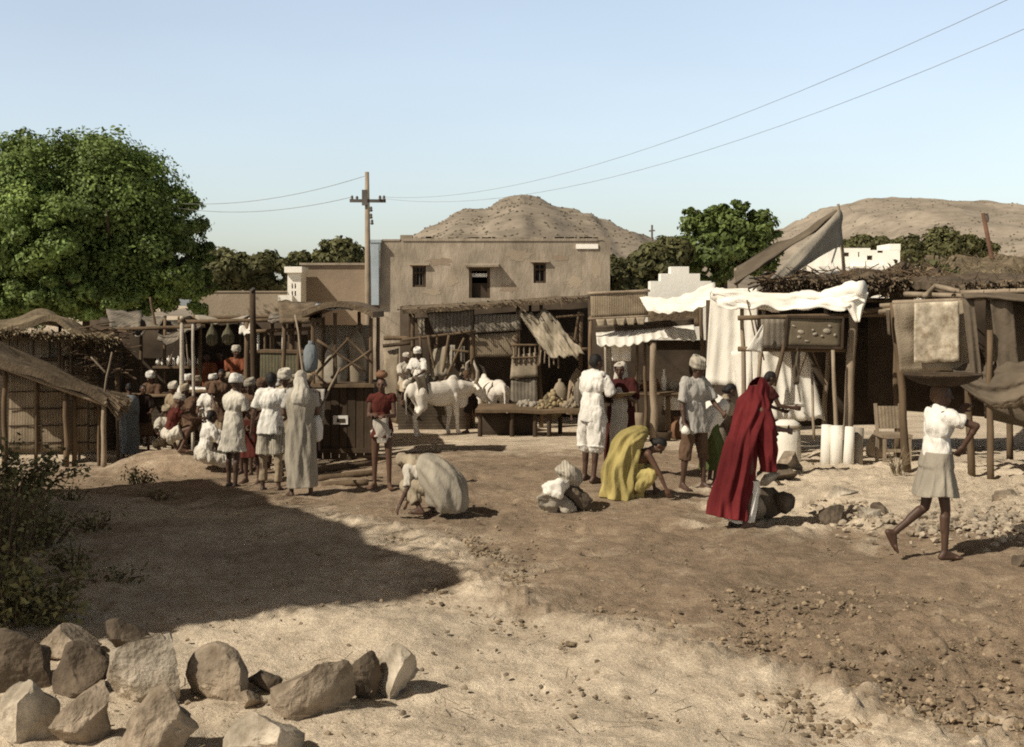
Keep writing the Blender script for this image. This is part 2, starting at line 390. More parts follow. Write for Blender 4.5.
hill('hill', [(600, 305), (680, 268), (740, 240), (790, 222), (822, 206), (850, 201), (875, 199), (935, 199), (985, 206), (1024, 214), (1100, 235), (1250, 262), (1400, 305)], 900, 420, 8, m_hill2)
hill('hill', [(840, 305), (900, 262), (960, 240), (1024, 231), (1110, 233), (1200, 262), (1300, 305)], 420, 180, 15, m_hill2)

def hill_scrub():
    rng = np.random.default_rng(3); vs = []; 
    dg = bpy.context.evaluated_depsgraph_get()
    for (pa, pb, d0, d1, n) in ((400, 690, 420, 620, 800), (760, 1080, 520, 900, 1000), (900, 1080, 300, 420, 250)):
        for _ in range(n):
            d = rng.uniform(d0, d1); px = rng.uniform(pa, pb); x = (px-CX)*d/F
            ok, loc, nn, i, o, m = sc.ray_cast(dg, V((x, d, 400)), V((0, 0, -1)))
            if ok and o.name.startswith('hill') and loc.z > 2: vs.append((loc, rng.uniform(.2, .65)))
    mb = MB()
    for loc, r in vs: mb.ell(loc+V((0, 0, r*.3)), (r, r, r*.7), None, 6, 4)
    mb.v = [tuple(V(v)+V((rng.uniform(-.15, .15), rng.uniform(-.15, .15), rng.uniform(-.15, .15)))) for v in mb.v]
    o = obj('scrub', mb, mat('dry_scrub', (.26, .222, .16), (.17, .145, .10), scale=.5, bump=0, island=.4), org=(0, 0, 0)); o['kind'] = 'stuff'
hill_scrub()
# ================================================================ trees
m_leaf = [mat('leaf_bright', (.255, .345, .085), (.14, .205, .05), scale=.9, rough=.6, bump=0, dirt=.45, island=.45, trans=.18, spec=.3),
          mat('leaf_olive', (.16, .155, .06), (.09, .09, .038), scale=.9, rough=.7, bump=0, dirt=.4, island=.4, trans=.12),
          mat('leaf_mid', (.18, .23, .06), (.09, .13, .034), scale=.9, rough=.6, bump=0, dirt=.45, island=.45, trans=.18)]
m_bark = mat('bark', (.11, .08, .055), (.06, .045, .03), scale=6, bump=.8, bscale=18, stretch=(1, 1, .3))
def leaf_mesh(name, pts, nrm, size, m, parent, rng):
    n = len(pts); a = rng.normal(size=(n, 3)); a -= nrm*(a*nrm).sum(1)[:, None]*.75; a /= np.linalg.norm(a, axis=1)[:, None]
    nn = nrm+rng.normal(size=(n, 3))*.45; nn /= np.linalg.norm(nn, axis=1)[:, None]
    b = np.cross(nn, a); b /= np.linalg.norm(b, axis=1)[:, None]+1e-9
    s = size*rng.uniform(.6, 1.35, n)[:, None]
    q = np.stack([pts-a*s*.5, pts+b*s*.27+nn*s*.06, pts+a*s*.5-nn*s*.1, pts-b*s*.27+nn*s*.06], 1).reshape(-1, 3)
    me = bpy.data.meshes.new(name); me.vertices.add(n*4); me.vertices.foreach_set('co', q.ravel()); me.loops.add(n*4); me.loops.foreach_set('vertex_index', np.arange(n*4))
    me.polygons.add(n); me.polygons.foreach_set('loop_start', np.arange(n)*4); me.polygons.foreach_set('loop_total', np.full(n, 4)); me.update(); me.validate()
    me.materials.append(m); o = bpy.data.objects.new(name, me); reg(o, parent, ORG[parent.name] if parent else V((0, 0, 0))); return o
def tree(base, lobes, nleaf, size, m, label, name='leafy_tree', seed=1, clump=.33, group=None, trunk_r=.3, blobs=26):
    """lobes: (dx, dy, z, rx, ry, rz) ellipsoids relative to base; every lobe carries many leaf clumps"""
    rng = np.random.default_rng(seed); random.seed(seed)
    t = thing(name, base, label, 'tree', group); pts = []; nr = []
    tot = sum(l[3]*l[5] for l in lobes)
    tr = MB(); zc = min(l[2]-l[5]*.6 for l in lobes); top = V((lobes[0][0]*.3, lobes[0][1]*.3, max(.4, zc+.3)))
    tr.tube([V((0, 0, -.3)), V((.05, .02, top.z*.4)), top], [trunk_r*1.4, trunk_r, trunk_r*.8], 9, wob=.08)
    for (dx, dy, z, rx, ry, rz) in lobes:
        c = V((dx, dy, z)); mid = top.lerp(c, .5)+V((0, 0, -.15*rz)); tr.tube([top-V((0, 0, .3)), mid, c], [trunk_r*.6, trunk_r*.4, trunk_r*.15], 6)
        for _ in range(3):
            e = c+V(rng.normal(size=3)*np.array([rx, ry, rz])*.4); tr.tube([mid, mid.lerp(e, .5), e], [trunk_r*.25, trunk_r*.16, .02], 5)
        nb = max(6, int(blobs*rx*rz/tot*len(lobes))); k = int(nleaf*rx*rz/tot/nb)
        for _ in range(nb):
            d = rng.normal(size=3); d /= np.linalg.norm(d); rad = rng.uniform(.62, 1.0)
            cc = np.array([dx, dy, z])+d*np.array([rx, ry, rz])*rad; br = clump*rng.uniform(.7, 1.35)*min(rx, rz)
            u = rng.normal(size=(k, 3)); u /= np.linalg.norm(u, axis=1)[:, None]
            rr = rng.uniform(.55, 1.05, k)[:, None]*(1+.25*rng.normal(size=(k, 1))*.5)
            pts.append(cc+u*br*rr*np.array([1.1, 1.1, .8])); nr.append(u*.8+d*.5+np.array([0, 0, .35]))
    pts = np.concatenate(pts); nr = np.concatenate(nr); nr /= np.linalg.norm(nr, axis=1)[:, None]
    obj('trunk', tr, m_bark, t, local=True, smooth=True)
    leaf_mesh('crown', pts, nr, size, m, t, rng); return t
def tl(d, base_px, items, dy=None):
    """lobes from skyline measures: (px, py, half-width px, half-height px)"""
    b = GD(base_px, d); out = []
    for (px, py, hw, hh, *oy) in items:
        c = P(px, py, d)-b; out.append((c.x, oy[0] if oy else 0, c.z, hw*d/F, max(hw, hh)*d/F*.9, hh*d/F))
    return b, out
b, l = tl(44, 95, [(98, 222, 86, 90), (30, 232, 66, 96, -1), (150, 258, 54, 52, -.5), (100, 175, 56, 46, .3), (60, 285, 90, 40, -1), (-55, 240, 75, 95), (184, 286, 34, 30), (190, 256, 24, 30), (172, 222, 34, 40), (200, 285, 18, 26), (130, 205, 50, 50, -.8), (10, 170, 44, 38), (60, 200, 50, 60, -1.5), (110, 290, 70, 34, -1.5), (20, 290, 70, 36, -1.8), (70, 240, 60, 50, -2.6)])
tree(b, l, 240000, .155, m_leaf[0], 'huge dense bright green tree towering over the market huts', seed=5, clump=.24, blobs=60, trunk_r=.55)
for i, (bp, d, it, lb) in enumerate([
    (222, 78, [(222, 272, 24, 20), (205, 280, 18, 18)], 'olive tree next to the dense bright green tree, behind the long pale wall'),
    (262, 80, [(258, 273, 26, 19), (278, 276, 18, 16)], 'low olive tree behind the long pale wall, beside the white gate tower'),
    (338, 82, [(340, 258, 25, 18), (355, 256, 16, 14), (322, 264, 14, 14)], 'round olive tree rising behind the brown windowless house'),
    (303, 84, [(300, 268, 16, 16)], 'small olive treetop just above the white gate tower')]):
    b, l = tl(d, bp, it); tree(b, l, 7000, .42, m_leaf[1], lb, seed=20+i, clump=.42, blobs=20, group='olive trees behind the walls')
b, l = tl(62, 722, [(722, 243, 44, 30), (745, 228, 26, 22, -.6), (700, 232, 20, 18), (760, 252, 20, 24), (715, 268, 40, 18), (728, 214, 20, 13), (693, 212, 9, 6), (771, 235, 12, 10)])
tree(b, l, 15000, .30, m_leaf[2], 'open bright green tree with ragged top behind the white stepped parapet', seed=31, clump=.33, blobs=24)
b, l = tl(60, 655, [(658, 262, 24, 22), (640, 270, 16, 16), (676, 252, 14, 16)])
tree(b, l, 9000, .34, m_leaf[1], 'dark olive tree between the big mud house and the bright green tree', seed=33, clump=.4)
b, l = tl(52, 618, [(616, 274, 12, 17), (624, 284, 12, 12)])
tree(b, l, 4000, .28, m_leaf[1], 'narrow dark tree at the corner of the big mud house', seed=35, clump=.4, trunk_r=.15)
for i, (bp, d, it, lb) in enumerate([
    (862, 80, [(862, 244, 14, 8), (878, 243, 12, 7), (850, 247, 10, 7)], 'low wide bush right above the roof of the white flat house'),
    (908, 82, [(908, 250, 14, 12), (895, 247, 10, 8)], 'roundish bush at the corner of the white flat house, beneath the hill'),
    (946, 84, [(942, 245, 18, 16), (935, 255, 20, 14)], 'tallest dark bush on the slope under the flat hill'),
    (972, 85, [(966, 247, 16, 12), (984, 250, 12, 9)], 'wide flat bush on the slope, next to the leaning pole')]):
    b, l = tl(d, bp, it); tree(b, l, 5000, .36, m_leaf[1], lb, name='bush', seed=40+i, clump=.45, group='bushes on the slope below the flat hill', trunk_r=.1)
# ================================================================ buildings
random.seed(3)
m_mud = mat('mud_plaster', (.47, .395, .305), (.28, .23, .172), scale=2.6, bump=.9, bscale=14, dirt=.38, stretch=(1, 1, .35))
m_mud2 = mat('mud_plaster_pale', (.42, .345, .255), (.34, .275, .20), scale=.9, bump=.5, bscale=8, dirt=.25)
m_brown = mat('mud_brown', (.34, .265, .19), (.26, .20, .145), scale=.9, bump=.5, bscale=8, dirt=.25)
m_lime = mat('limewash', (.92, .885, .80), (.85, .81, .72), scale=1.4, bump=.3, bscale=10, dirt=.16)
m_blue = mat('blue_wash', (.42, .48, .52), (.33, .38, .42), scale=2, bump=.2, dirt=.2)
m_wood = mat('old_wood', (.20, .14, .085), (.12, .082, .05), scale=4, bump=.6, bscale=16, stretch=(1, 1, .25), dirt=.35, island=.25)
m_darkwood = mat('dark_wood', (.085, .058, .036), (.05, .034, .022), scale=4, bump=.6, bscale=16, stretch=(1, 1, .3), dirt=.3, island=.2)
m_palewood = mat('grey_pole', (.36, .29, .21), (.26, .20, .14), scale=5, bump=.6, bscale=18, stretch=(1, 1, .25), dirt=.3, island=.2)
m_dark = mat('shade_dark', (.085, .062, .042), (.05, .036, .025), scale=3, bump=.2)  # stall-interior shade put into the colour; shutters and door leaf share it
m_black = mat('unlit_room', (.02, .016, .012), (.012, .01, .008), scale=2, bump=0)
m_iron = mat('weathered_iron', (.16, .14, .125), (.10, .085, .075), scale=3, rough=.7, bump=.2)
m_wire = mat('wire', (.26, .25, .24), (.2, .19, .18), scale=3, rough=.6, bump=0)

def facade(mb, x0, x1, z0, z1, y, th, holes):
    """a wall in the plane y with real openings: holes are (xa, xb, za, zb)"""
    xs = sorted({x0, x1, *[h[0] for h in holes], *[h[1] for h in holes]}); zs = sorted({z0, z1, *[h[2] for h in holes], *[h[3] for h in holes]})
    nx, nz = len(xs)-1, len(zs)-1
    def solid(i, j):
        if i < 0 or j < 0 or i >= nx or j >= nz: return False
        cx, cz = (xs[i]+xs[i+1])/2, (zs[j]+zs[j+1])/2
        return not any(h[0] < cx < h[1] and h[2] < cz < h[3] for h in holes)
    Y = y+th
    for i in range(nx):
        for j in range(nz):
            if not solid(i, j): continue
            a, b, c, d = xs[i], xs[i+1], zs[j], zs[j+1]
            mb.add([(a, y, c), (b, y, c), (b, y, d), (a, y, d)], [(0, 1, 2, 3)]); mb.add([(a, Y, c), (b, Y, c), (b, Y, d), (a, Y, d)], [(3, 2, 1, 0)])
            if not solid(i-1, j): mb.add([(a, y, c), (a, y, d), (a, Y, d), (a, Y, c)], [(0, 1, 2, 3)])
            if not solid(i+1, j): mb.add([(b, y, c), (b, Y, c), (b, Y, d), (b, y, d)], [(0, 1, 2, 3)])
            if not solid(i, j-1): mb.add([(a, y, c), (a, Y, c), (b, Y, c), (b, y, c)], [(0, 1, 2, 3)])
            if not solid(i, j+1): mb.add([(a, y, d), (b, y, d), (b, Y, d), (a, Y, d)], [(0, 1, 2, 3)])
def X(px, d): return (px-CX)*d/F
def Z(py, d): return HC-(py-HY)*d/F
def shell(mb, x0, x1, z0, z1, y, dep, holes=(), th=.35, roof_drop=.25):
    facade(mb, x0, x1, z0, z1, y, th, holes)
    mb.box(((x0+th/2), y+th+(dep-th)/2+.002, (z0+z1)/2), (th, dep-th, z1-z0-.004)); mb.box(((x1-th/2), y+th+(dep-th)/2+.002, (z0+z1)/2), (th, dep-th, z1-z0-.004))
    mb.box(((x0+x1)/2, y+dep-th/2, (z0+z1)/2), (x1-x0-2*th-.004, th, z1-z0-.006)); mb.box(((x0+x1)/2, y+dep/2, z1-roof_drop-.1), (x1-x0-2*th-.004, dep-2*th-.004, .2))
def window(root, x0, x1, z0, z1, y, m_frame, m_leafs, nm='window', bars=3):
    f = MB(); w = .07
    f.box((x0+w/2+.003, y+.10, (z0+z1)/2), (w, .1, z1-z0-.006)); f.box((x1-w/2-.003, y+.10, (z0+z1)/2), (w, .1, z1-z0-.006))
    f.box(((x0+x1)/2, y+.10, z1-w/2-.003), (x1-x0-2*w-.01, .1, w)); f.box(((x0+x1)/2, y+.10, z0+w/2+.003), (x1-x0-2*w-.01, .1, w))
    f.box(((x0+x1)/2, y+.10, z0+(z1-z0)*.68), (x1-x0-2*w-.01, .09, w*.7))
    fo = obj(nm, f, m_frame, root)
    s = MB()
    for k in range(1, bars+1):
        xx = x0+(x1-x0)*k/(bars+1); s.box((xx, y+.11, (z0+z1)/2), (.025, .025, z1-z0-2*w-.01))
    obj('bar', s, m_iron, fo)
    p = MB(); p.box(((x0+x1)/2, y+.26, (z0+z1)/2), (x1-x0-.02, .03, z1-z0-.02)); obj('shutter', p, m_leafs, fo)
    return fo

# --- big mud house
d = 42.0; x0, x1 = X(380, d), X(610, d); zb = gz(0, d)-.2; zt = Z(241, d)
H1 = thing('mud_house', (X(495, d), d, zb), 'big flat-roofed mud house with small windows and an upper doorway below the pointed hill', 'house')
w1 = (X(412.5, d), X(426, d), Z(287, d), Z(266, d)); dr = (X(469, d), X(490, d), Z(298, d), Z(268, d)); w2 = (X(533.5, d), X(546, d), Z(283, d), Z(263, d))
mb = MB(); shell(mb, x0, x1, zb, zt, d, 9, [w1, dr, w2])
mb.box((X(406, d), d+.25, zt+.10), (X(412, d)-X(400, d), .35, .22)); obj('wall', mb, m_mud, H1)
mb = MB(); mb.box((X(500, d), d+.17, zt+.045), (X(609, d)-X(414, d), .42, .09)); mb.box((X(391, d), d+.17, zt+.03), (X(399, d)-X(381, d), .40, .06))
for k in range(40):
    u = random.random(); mb.box((X(416+u*190, d), d+.16, zt+.075), (random.uniform(.1, .5), .38, random.uniform(.05, .16)), (0, random.uniform(-.05, .05), 0))
obj('parapet', mb, m_mud, H1)
window(H1, *w1, d, m_darkwood, m_dark); window(H1, *w2, d, m_darkwood, m_dark, bars=1)
mb = MB(); t = .09
mb.box((dr[0]+t/2+.003, d+.12, (dr[2]+dr[3])/2), (t, .2, dr[3]-dr[2]-.006)); mb.box((dr[1]-t/2-.003, d+.12, (dr[2]+dr[3])/2), (t, .2, dr[3]-dr[2]-.006)); mb.box(((dr[0]+dr[1])/2, d+.12, dr[3]-t/2-.003), (dr[1]-dr[0]-2*t-.01, .2, t))
do = obj('door', mb, m_darkwood, H1)
mb = MB(); mb.box(((dr[0]+dr[1])/2, d+.25, dr[2]+.26), (dr[1]-dr[0]-2*t-.02, .05, .5)); obj('door_leaf', mb, m_dark, do)
mb = MB(); mb.patch((dr[0]+.1, d+.2, dr[2]+.72), (dr[1]-.1, d+.2, dr[2]+.72), (dr[0]+.1, d+.2, dr[3]-.18), (dr[1]-.1, d+.2, dr[3]-.18), nu=14, nv=6, fold=.02, nf=5, thick=.01); obj('door_curtain', mb, m_lime, do)
mb = MB(); mb.box(((dr[0]+dr[1])/2+.08, d-.2, dr[3]+.09), (dr[1]-dr[0]+.45, .42, .07), (.12, 0, 0)); obj('door_hood', mb, m_mud, H1)
for q in (w1, w2):
    mb = MB(); mb.box(((q[0]+q[1])/2, d-.06, q[3]+.05), (q[1]-q[0]+.22, .14, .05)); obj('window_lintel', mb, m_mud2, H1)
mb = MB(); mb.box((X(587, d), d-.03, Z(246.5, d)), (X(598, d)-X(576, d), .05, .16)); obj('plaster_panel', mb, m_lime, H1)
mb = MB()
for px, h in ((372, .05), (377, .0)):
    pass
mb.box((X(375.5, d), d-.10, (Z(305, d)+Z(243, d))/2), (X(379.5, d)-X(371.5, d), .3, Z(243, d)-Z(305, d))); mb.box((X(375.5, d), d-.10, Z(241.5, d)), (X(382, d)-X(369, d), .36, .1)); obj('pilaster', mb, m_blue, H1)
mb = MB(); mb.box((X(394, d), d-.35, (Z(312, d)+zb)/2), (X(420, d)-X(366, d), .65, Z(312, d)-zb)); obj('lower_wall', mb, m_mud, H1)
rng_p = random.Random(5)
for (px, py, w_, h_) in ((440, 262, 26, 9), (520, 255, 34, 12), (575, 282, 22, 14), (432, 292, 20, 8), (510, 288, 24, 10), (560, 258, 16, 8), (596, 268, 12, 22), (452, 280, 14, 12)):
    n_ = 22; c_ = V((X(px, d), d-.006, Z(py, d))); s_ = d/F; vs_ = [c_+V((math.cos(a)*w_*s_/2*q, 0, math.sin(a)*h_*s_/2*q)) for a, q in ((6.2832*k/n_, rng_p.uniform(.55, 1.1)) for k in range(n_))]
    mb = MB(); mb.add(vs_, [tuple(range(n_))]); obj('plaster_patch', mb, m_mud2 if rng_p.random() < .5 else m_brown, H1)
# ruined terraces on the slope behind the house
for i, (pa, pb, pt, dd, lb) in enumerate([(440, 610, 238, 66, 'long eroded earth wall showing above the roof of the big mud house')]):
    mb = MB(); n = 14; mb.patch((X(pa, dd), dd, -1), (X(pb, dd), dd, -1), (X(pa, dd), dd, Z(pt, dd)), (X(pb, dd), dd, Z(pt, dd)), nu=40, nv=6, amp=.05, freq=5, thick=.7, edge=.01); n = 0
    for k in range(n):
        a, b_ = X(pa+(pb-pa)*k/n, dd), X(pa+(pb-pa)*(k+1)/n, dd); zt2 = Z(pt+random.uniform(-.35, .35)+(2 if k == 0 else 0), dd); mb.box(((a+b_)/2, dd+random.uniform(-.05, .05), (zt2-1)/2), (b_-a+.01, .8, zt2+1))
    o = obj('terrace_wall', mb, m_hill, org=(X((pa+pb)/2, dd), dd, -1)); tag(o, lb, 'wall', None)

# --- brown windowless house
d = 47.0; h = thing('brown_house', (X(333, d), d, gz(0, d)), 'plain brown windowless flat-roofed house beside the white gate tower', 'house')
mb = MB(); shell(mb, X(301, d), X(369, d), -1, Z(265, d), d, 6); obj('wall', mb, m_brown, h)
mb = MB(); mb.box((X(335, d), d+.15, Z(264, d)), (X(369, d)-X(301, d)+.1, .5, .08)); obj('coping', mb, m_mud, h)
# --- white gate tower
d = 45.5; h = thing('gate_tower', (X(293, d), d, gz(0, d)), 'small white square tower with a flat cornice and narrow slots above the cart', 'tower')
hs_ = [(X(291.5, d), X(293, d), Z(296, d), Z(291, d)), (X(291.5, d), X(293, d), Z(288.5, d), Z(283.5, d)), (X(294.5, d), X(296, d), Z(296, d), Z(291, d)), (X(294.5, d), X(296, d), Z(288.5, d), Z(283.5, d))]
mb = MB(); shell(mb, X(287.5, d), X(300.8, d), -1, Z(273, d), d, 1.2, hs_, th=.12); obj('shaft', mb, m_lime, h)
mb = MB(); mb.box((X(294, d), d+.55, Z(269.7, d)), (X(303, d)-X(285.5, d), 1.5, .22)); mb.box((X(294, d), d+.55, Z(272.2, d)), (X(302, d)-X(286.5, d), 1.38, .07)); obj('cornice', mb, m_lime, h)
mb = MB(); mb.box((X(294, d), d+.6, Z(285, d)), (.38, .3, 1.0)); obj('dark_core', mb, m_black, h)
mb = MB(); mb.box((X(286, d), d+.55, Z(302, d)), (X(292, d)-X(278, d), 1.5, .5)); obj('side_parapet', mb, m_lime, h)
# --- long pale wall
d = 50.0; h = thing('long_wall', (X(245, d), d, gz(0, d)), 'long low pale mud wall beneath the olive trees, next to the white gate tower', 'wall')
mb = MB(); mb.box((X(245, d), d+.2, (Z(292, d)-1)/2), (X(292, d)-X(200, d), .45, Z(292, d)+1)); obj('wall_body', mb, m_mud2, h)
mb = MB(); mb.box((X(245, d), d+.2, Z(291.6, d)), (X(292, d)-X(200, d)+.05, .52, .06)); obj('wall_coping', mb, m_mud2, h)
# --- white stepped parapet house
d = 29.0; h = thing('white_shop_front', (X(682, d), d, gz(3, d)), 'white limewashed front with a three-stepped parapet rising over the cloth awnings', 'building')
mb = MB()
for (a, b_, za, zb2) in ((644, 722, 340, 290), (650.5, 711, 290, 281), (661, 700, 281, 273.5), (671, 689, 273.5, 266.5)):
    mb.box(((X(a, d)+X(b_, d))/2, d+.25, (Z(za, d)+Z(zb2, d))/2), (X(b_, d)-X(a, d), .5, Z(zb2, d)-Z(za, d)))
obj('parapet', mb, m_lime, h)
mb = MB()
pass
mb = MB(); mb.box((X(668, d), d+2.2, 0.3), (X(735, d)-X(600, d), 3.6, 2.2)); obj('back_room', mb, m_brown, h)
# --- white flat house to the right
d = 58.0; h = thing('white_house', (X(866, d), d, gz(5, d)), 'white flat-roofed house with small dark windows below the flat hill', 'house')
ho = [(X(842.5, d), X(849, d), Z(256.5, d), Z(252.5, d)), (X(867, d), X(872.5, d), Z(260, d), Z(255.5, d)), (X(877.5, d), X(883, d), Z(252.8, d), Z(250.6, d)), (X(858, d), X(859.6, d), Z(257, d), Z(252, d))]
mb = MB(); shell(mb, X(828, d), X(900, d), -1, Z(250, d), d, 6, ho); obj('wall', mb, m_lime, h)
mb = MB(); mb.box((X(835, d), d+.3, Z(248.7, d)), (X(842, d)-X(829, d), .5, .13)); mb.box((X(855, d), d+.3, Z(249, d)), (X(875, d)-X(843, d), .4, .1)); mb.box((X(895, d), d+1, Z(247, d)), (X(900, d)-X(889, d), 2, .3))
obj('parapet', mb, m_lime, h)
mb = MB(); mb.box((X(868, d), d-.3, Z(265.5, d)), (X(887, d)-X(850, d), .6, .12)); obj('ledge', mb, m_lime, h)
for q in ho[:3]: window(h, *q, d, m_darkwood, m_black, bars=1)  # shutter sheets coloured near-black as the unlit rooms behind them
mb = MB(); mb.box((X(866, d), d-.8, Z(268, d)-.8), (X(905, d)-X(800, d), 1.0, 1.7)); obj('plinth', mb, m_lime, h)
# --- the house beside the viewer whose shadow lies across the road
ax = V((-4.1, 7.6, 0)).normalized(); ay = V((-7.6, -4.1, 0)).normalized()
HS_H = 6.0; sh = HS_H/-T.z
c0 = V((-.66, 10.5, 0))-V((T.x*sh, T.y*sh, 0))
La, Lb = 10.5, 7.0
h = thing('roadside_house', (c0.x, c0.y, 0), 'tall two-storey mud house standing by the road, throwing a broad shadow', 'house')
M2 = Matrix((ax, ay, V((0, 0, 1)))).transposed()
mb = MB(); tmp = MB(); shell(tmp, 0, La, -1, HS_H, 0, Lb, [(1.4, 2.4, .0, 2.1), (4, 4.9, 3.6, 4.8), (7.2, 8.1, 3.6, 4.8), (5.2, 6.1, 1, 2.1)]); mb.add([c0+M2 @ V(p) for p in tmp.v], tmp.f); obj('wall', mb, m_mud, h)
mb = MB(); 
for q in ((4, 4.9, 3.6, 4.8), (7.2, 8.1, 3.6, 4.8), (5.2, 6.1, 1, 2.1), (1.4, 2.4, 0, 2.1)):
    wb = MB(); wb.box(((q[0]+q[1])/2, .25, (q[2]+q[3])/2), (q[1]-q[0]-.02, .06, q[3]-q[2]-.02)); w_ = MB(); w_.add([c0+M2 @ V(p) for p in wb.v], wb.f); obj('window_shutter' if q[2] else 'door', w_, m_darkwood, h)
def hw(a, b_, z): return c0+ax*a+ay*b_+V((0, 0, z))
mb = MB(); mb.patch(hw(-.05, -.08, HS_H+.12), hw(La+.2, -.08, HS_H+.12), hw(-.2, .9, HS_H+.35), hw(La+.2, .9, HS_H+.35), nu=70, nv=6, amp=.14, freq=9, thick=.22); mb.straw(hw(0, .9, HS_H+.4), hw(La, .9, HS_H+.4), hw(0, -.05, HS_H+.2), hw(La, -.05, HS_H+.2), 700, .3, .012, lift=.3); obj('shadow_edge_thatch', mb, m_wood, h)  # thatch fringe out of view, added to roughen the shadow's edge
mb = MB(); mb.patch(hw(-.1, 0, HS_H+.1), hw(-.1, Lb, HS_H+.1), hw(.9, 0, HS_H+.3), hw(.9, Lb, HS_H+.3), nu=40, nv=6, amp=.10, freq=9, thick=.2); mb.straw(hw(.9, .3, HS_H+.4), hw(.9, Lb, HS_H+.4), hw(-.1, .3, HS_H+.2), hw(-.1, Lb, HS_H+.2), 300, .25, .012, lift=.25); obj('shadow_edge_thatch', mb, m_wood, h)  # second added fringe, breaking up the near shadow edge
# ================================================================ utility poles and wires
d = 36.0
t = thing('utility_pole', GD(368, d), 'tall thin utility pole with one crossarm and insulators beside the blue pilaster', 'pole')
b0 = GD(369, d); top = P(367, 172, d)
mb = MB(); mb.tube([b0-V((0, 0, .3)), b0.lerp(top, .55), top], [.105, .09, .06], 10); obj('shaft', mb, m_palewood, t, smooth=True)
ar = P(368, 201, d); mb = MB(); mb.bar(ar-V((.52, .1, 0)), ar+V((.52, -.0, 0)), .09, .09); mb.bar(P(367.5, 197, d)-V((0.07, .08, .25)), P(367.5, 197, d)+V((-.07, -.08, .2)), .16, .1); obj('crossarm', mb, m_iron, t)
for i, (px, py) in enumerate(((352, 198), (357, 198.5), (380, 198), (384, 198), (371, 209), (371, 216), (372, 222))):
    q = P(px, py, d-.05); mb = MB(); mb.lathe(q-V((0, 0, .08)), [(.02, 0), (.05, .02), (.05, .05), (.03, .07), (.045, .1), (.03, .14), (.005, .16)], 8); obj('insulator', mb, m_iron, t, smooth=True)
d2 = 30.0
t = thing('leaning_pole', P(997, 281, d2), 'rust-brown leaning pole with a small hook bracket above the thatch', 'pole')
mb = MB(); mb.tube([P(1012, 330, d2), P(996, 280, d2), P(983, 213, d2)], [.06, .055, .048], 9); obj('shaft', mb, mat('rust_pole', (.17, .09, .055), (.11, .06, .04), scale=5), t, smooth=True)
mb = MB(); mb.tube([P(983, 215, d2), P(987, 214, d2), P(988, 219, d2), P(987, 222, d2)], .03, 6); obj('bracket', mb, m_iron, t)
d3 = 110.0
t = thing('distant_pole', GD(652, d3), 'tiny distant pole standing past the shoulder of the pointed hill', 'pole')
mb = MB(); mb.tube([GD(652, d3), P(652, 225, d3)], [.12, .09], 7); mb.bar(P(649, 231, d3), P(655, 230.5, d3), .12, .12); obj('shaft', mb, m_iron, t)
def wire(a, b, sag, lb, r=.013):
    mb = MB(); n = 24; mb.tube([a.lerp(b, i/n)-V((0, 0, sag*4*(i/n)*(1-i/n))) for i in range(n+1)], r, 5); o = obj('overhead_wire', mb, m_wire); tag(o, lb, 'wire', None)
d = 36.0
wire(P(352, 197, d), P(120, 194, 46), .55, 'lower wire running from the crossarm of the utility pole over the dense green tree', .008)
wire(P(365, 176, d), P(120, 195, 46), .55, 'upper wire running from the tip of the utility pole over the dense green tree', .008)
wire(P(384, 197, d), P(1100, -44, 13), .75, 'upper of two long wires crossing the open sky from the utility pole', .0036)
wire(P(380, 198, d), P(1140, -22, 13.5), .9, 'lower of two long wires crossing the open sky from the utility pole', .0036)
# ================================================================ people
random.seed(7)
def cloth(name, c, dirt=.18, c2=None, stripes=None, bs=22):
    m = mat('cloth_'+name, c, c2 or tuple(v*.80 for v in c), scale=5, rough=.95, bump=.7, bscale=7, stretch=(1, 1, .38), dirt=dirt, stripes=stripes, spec=.1, trans=.05)
    for n_ in m.node_tree.nodes:
        if n_.type == 'BUMP': n_.inputs['Distance'].default_value = .075
    return m
cW = cloth('white', (.86, .82, .74)); cW2 = cloth('offwhite', (.66, .60, .50), .28); cG = cloth('grey', (.44, .39, .31), .3); cG2 = cloth('palegrey', (.48, .45, .40), .22)
cW3 = cloth('wornwhite', (.76, .70, .59), .35); cRed = cloth('crimson', (.20, .030, .032), .5); cRed2 = cloth('rust_red', (.13, .036, .028), .35); cYel = cloth('mustard', (.50, .405, .155), .4); cGrn = cloth('green', (.105, .125, .045), .3)
cBrn = cloth('brown', (.16, .10, .065), .3); cBei = cloth('beige', (.47, .39, .28), .3); cDk = cloth('dark', (.045, .03, .026), .3); cMar = cloth('maroon', (.075, .022, .02), .3)
cStr = cloth('stripe', (.56, .50, .40), .2, stripes=('X', 9, .35)); cTan = cloth('tan', (.40, .31, .21), .3); cBl = cloth('slate_blue', (.24, .265, .28), .2); cOr = cloth('orange_red', (.30, .105, .055), .3)
skins = [mat('skin_%s' % n, c, tuple(v*.8 for v in c), scale=6, rough=.55, bump=.08, dirt=.15, spec=.4) for n, c in (('deep', (.085, .045, .028)), ('dark', (.125, .066, .04)), ('brown', (.155, .083, .050)))]
m_eye = mat('eye_dark', (.015, .01, .008), bump=0, rough=.3); m_lip = mat('lips', (.10, .038, .03), bump=0, rough=.5)
m_hair = mat('black_hair', (.012, .010, .009), (.022, .018, .015), scale=20, rough=.6, bump=.5, bscale=60)

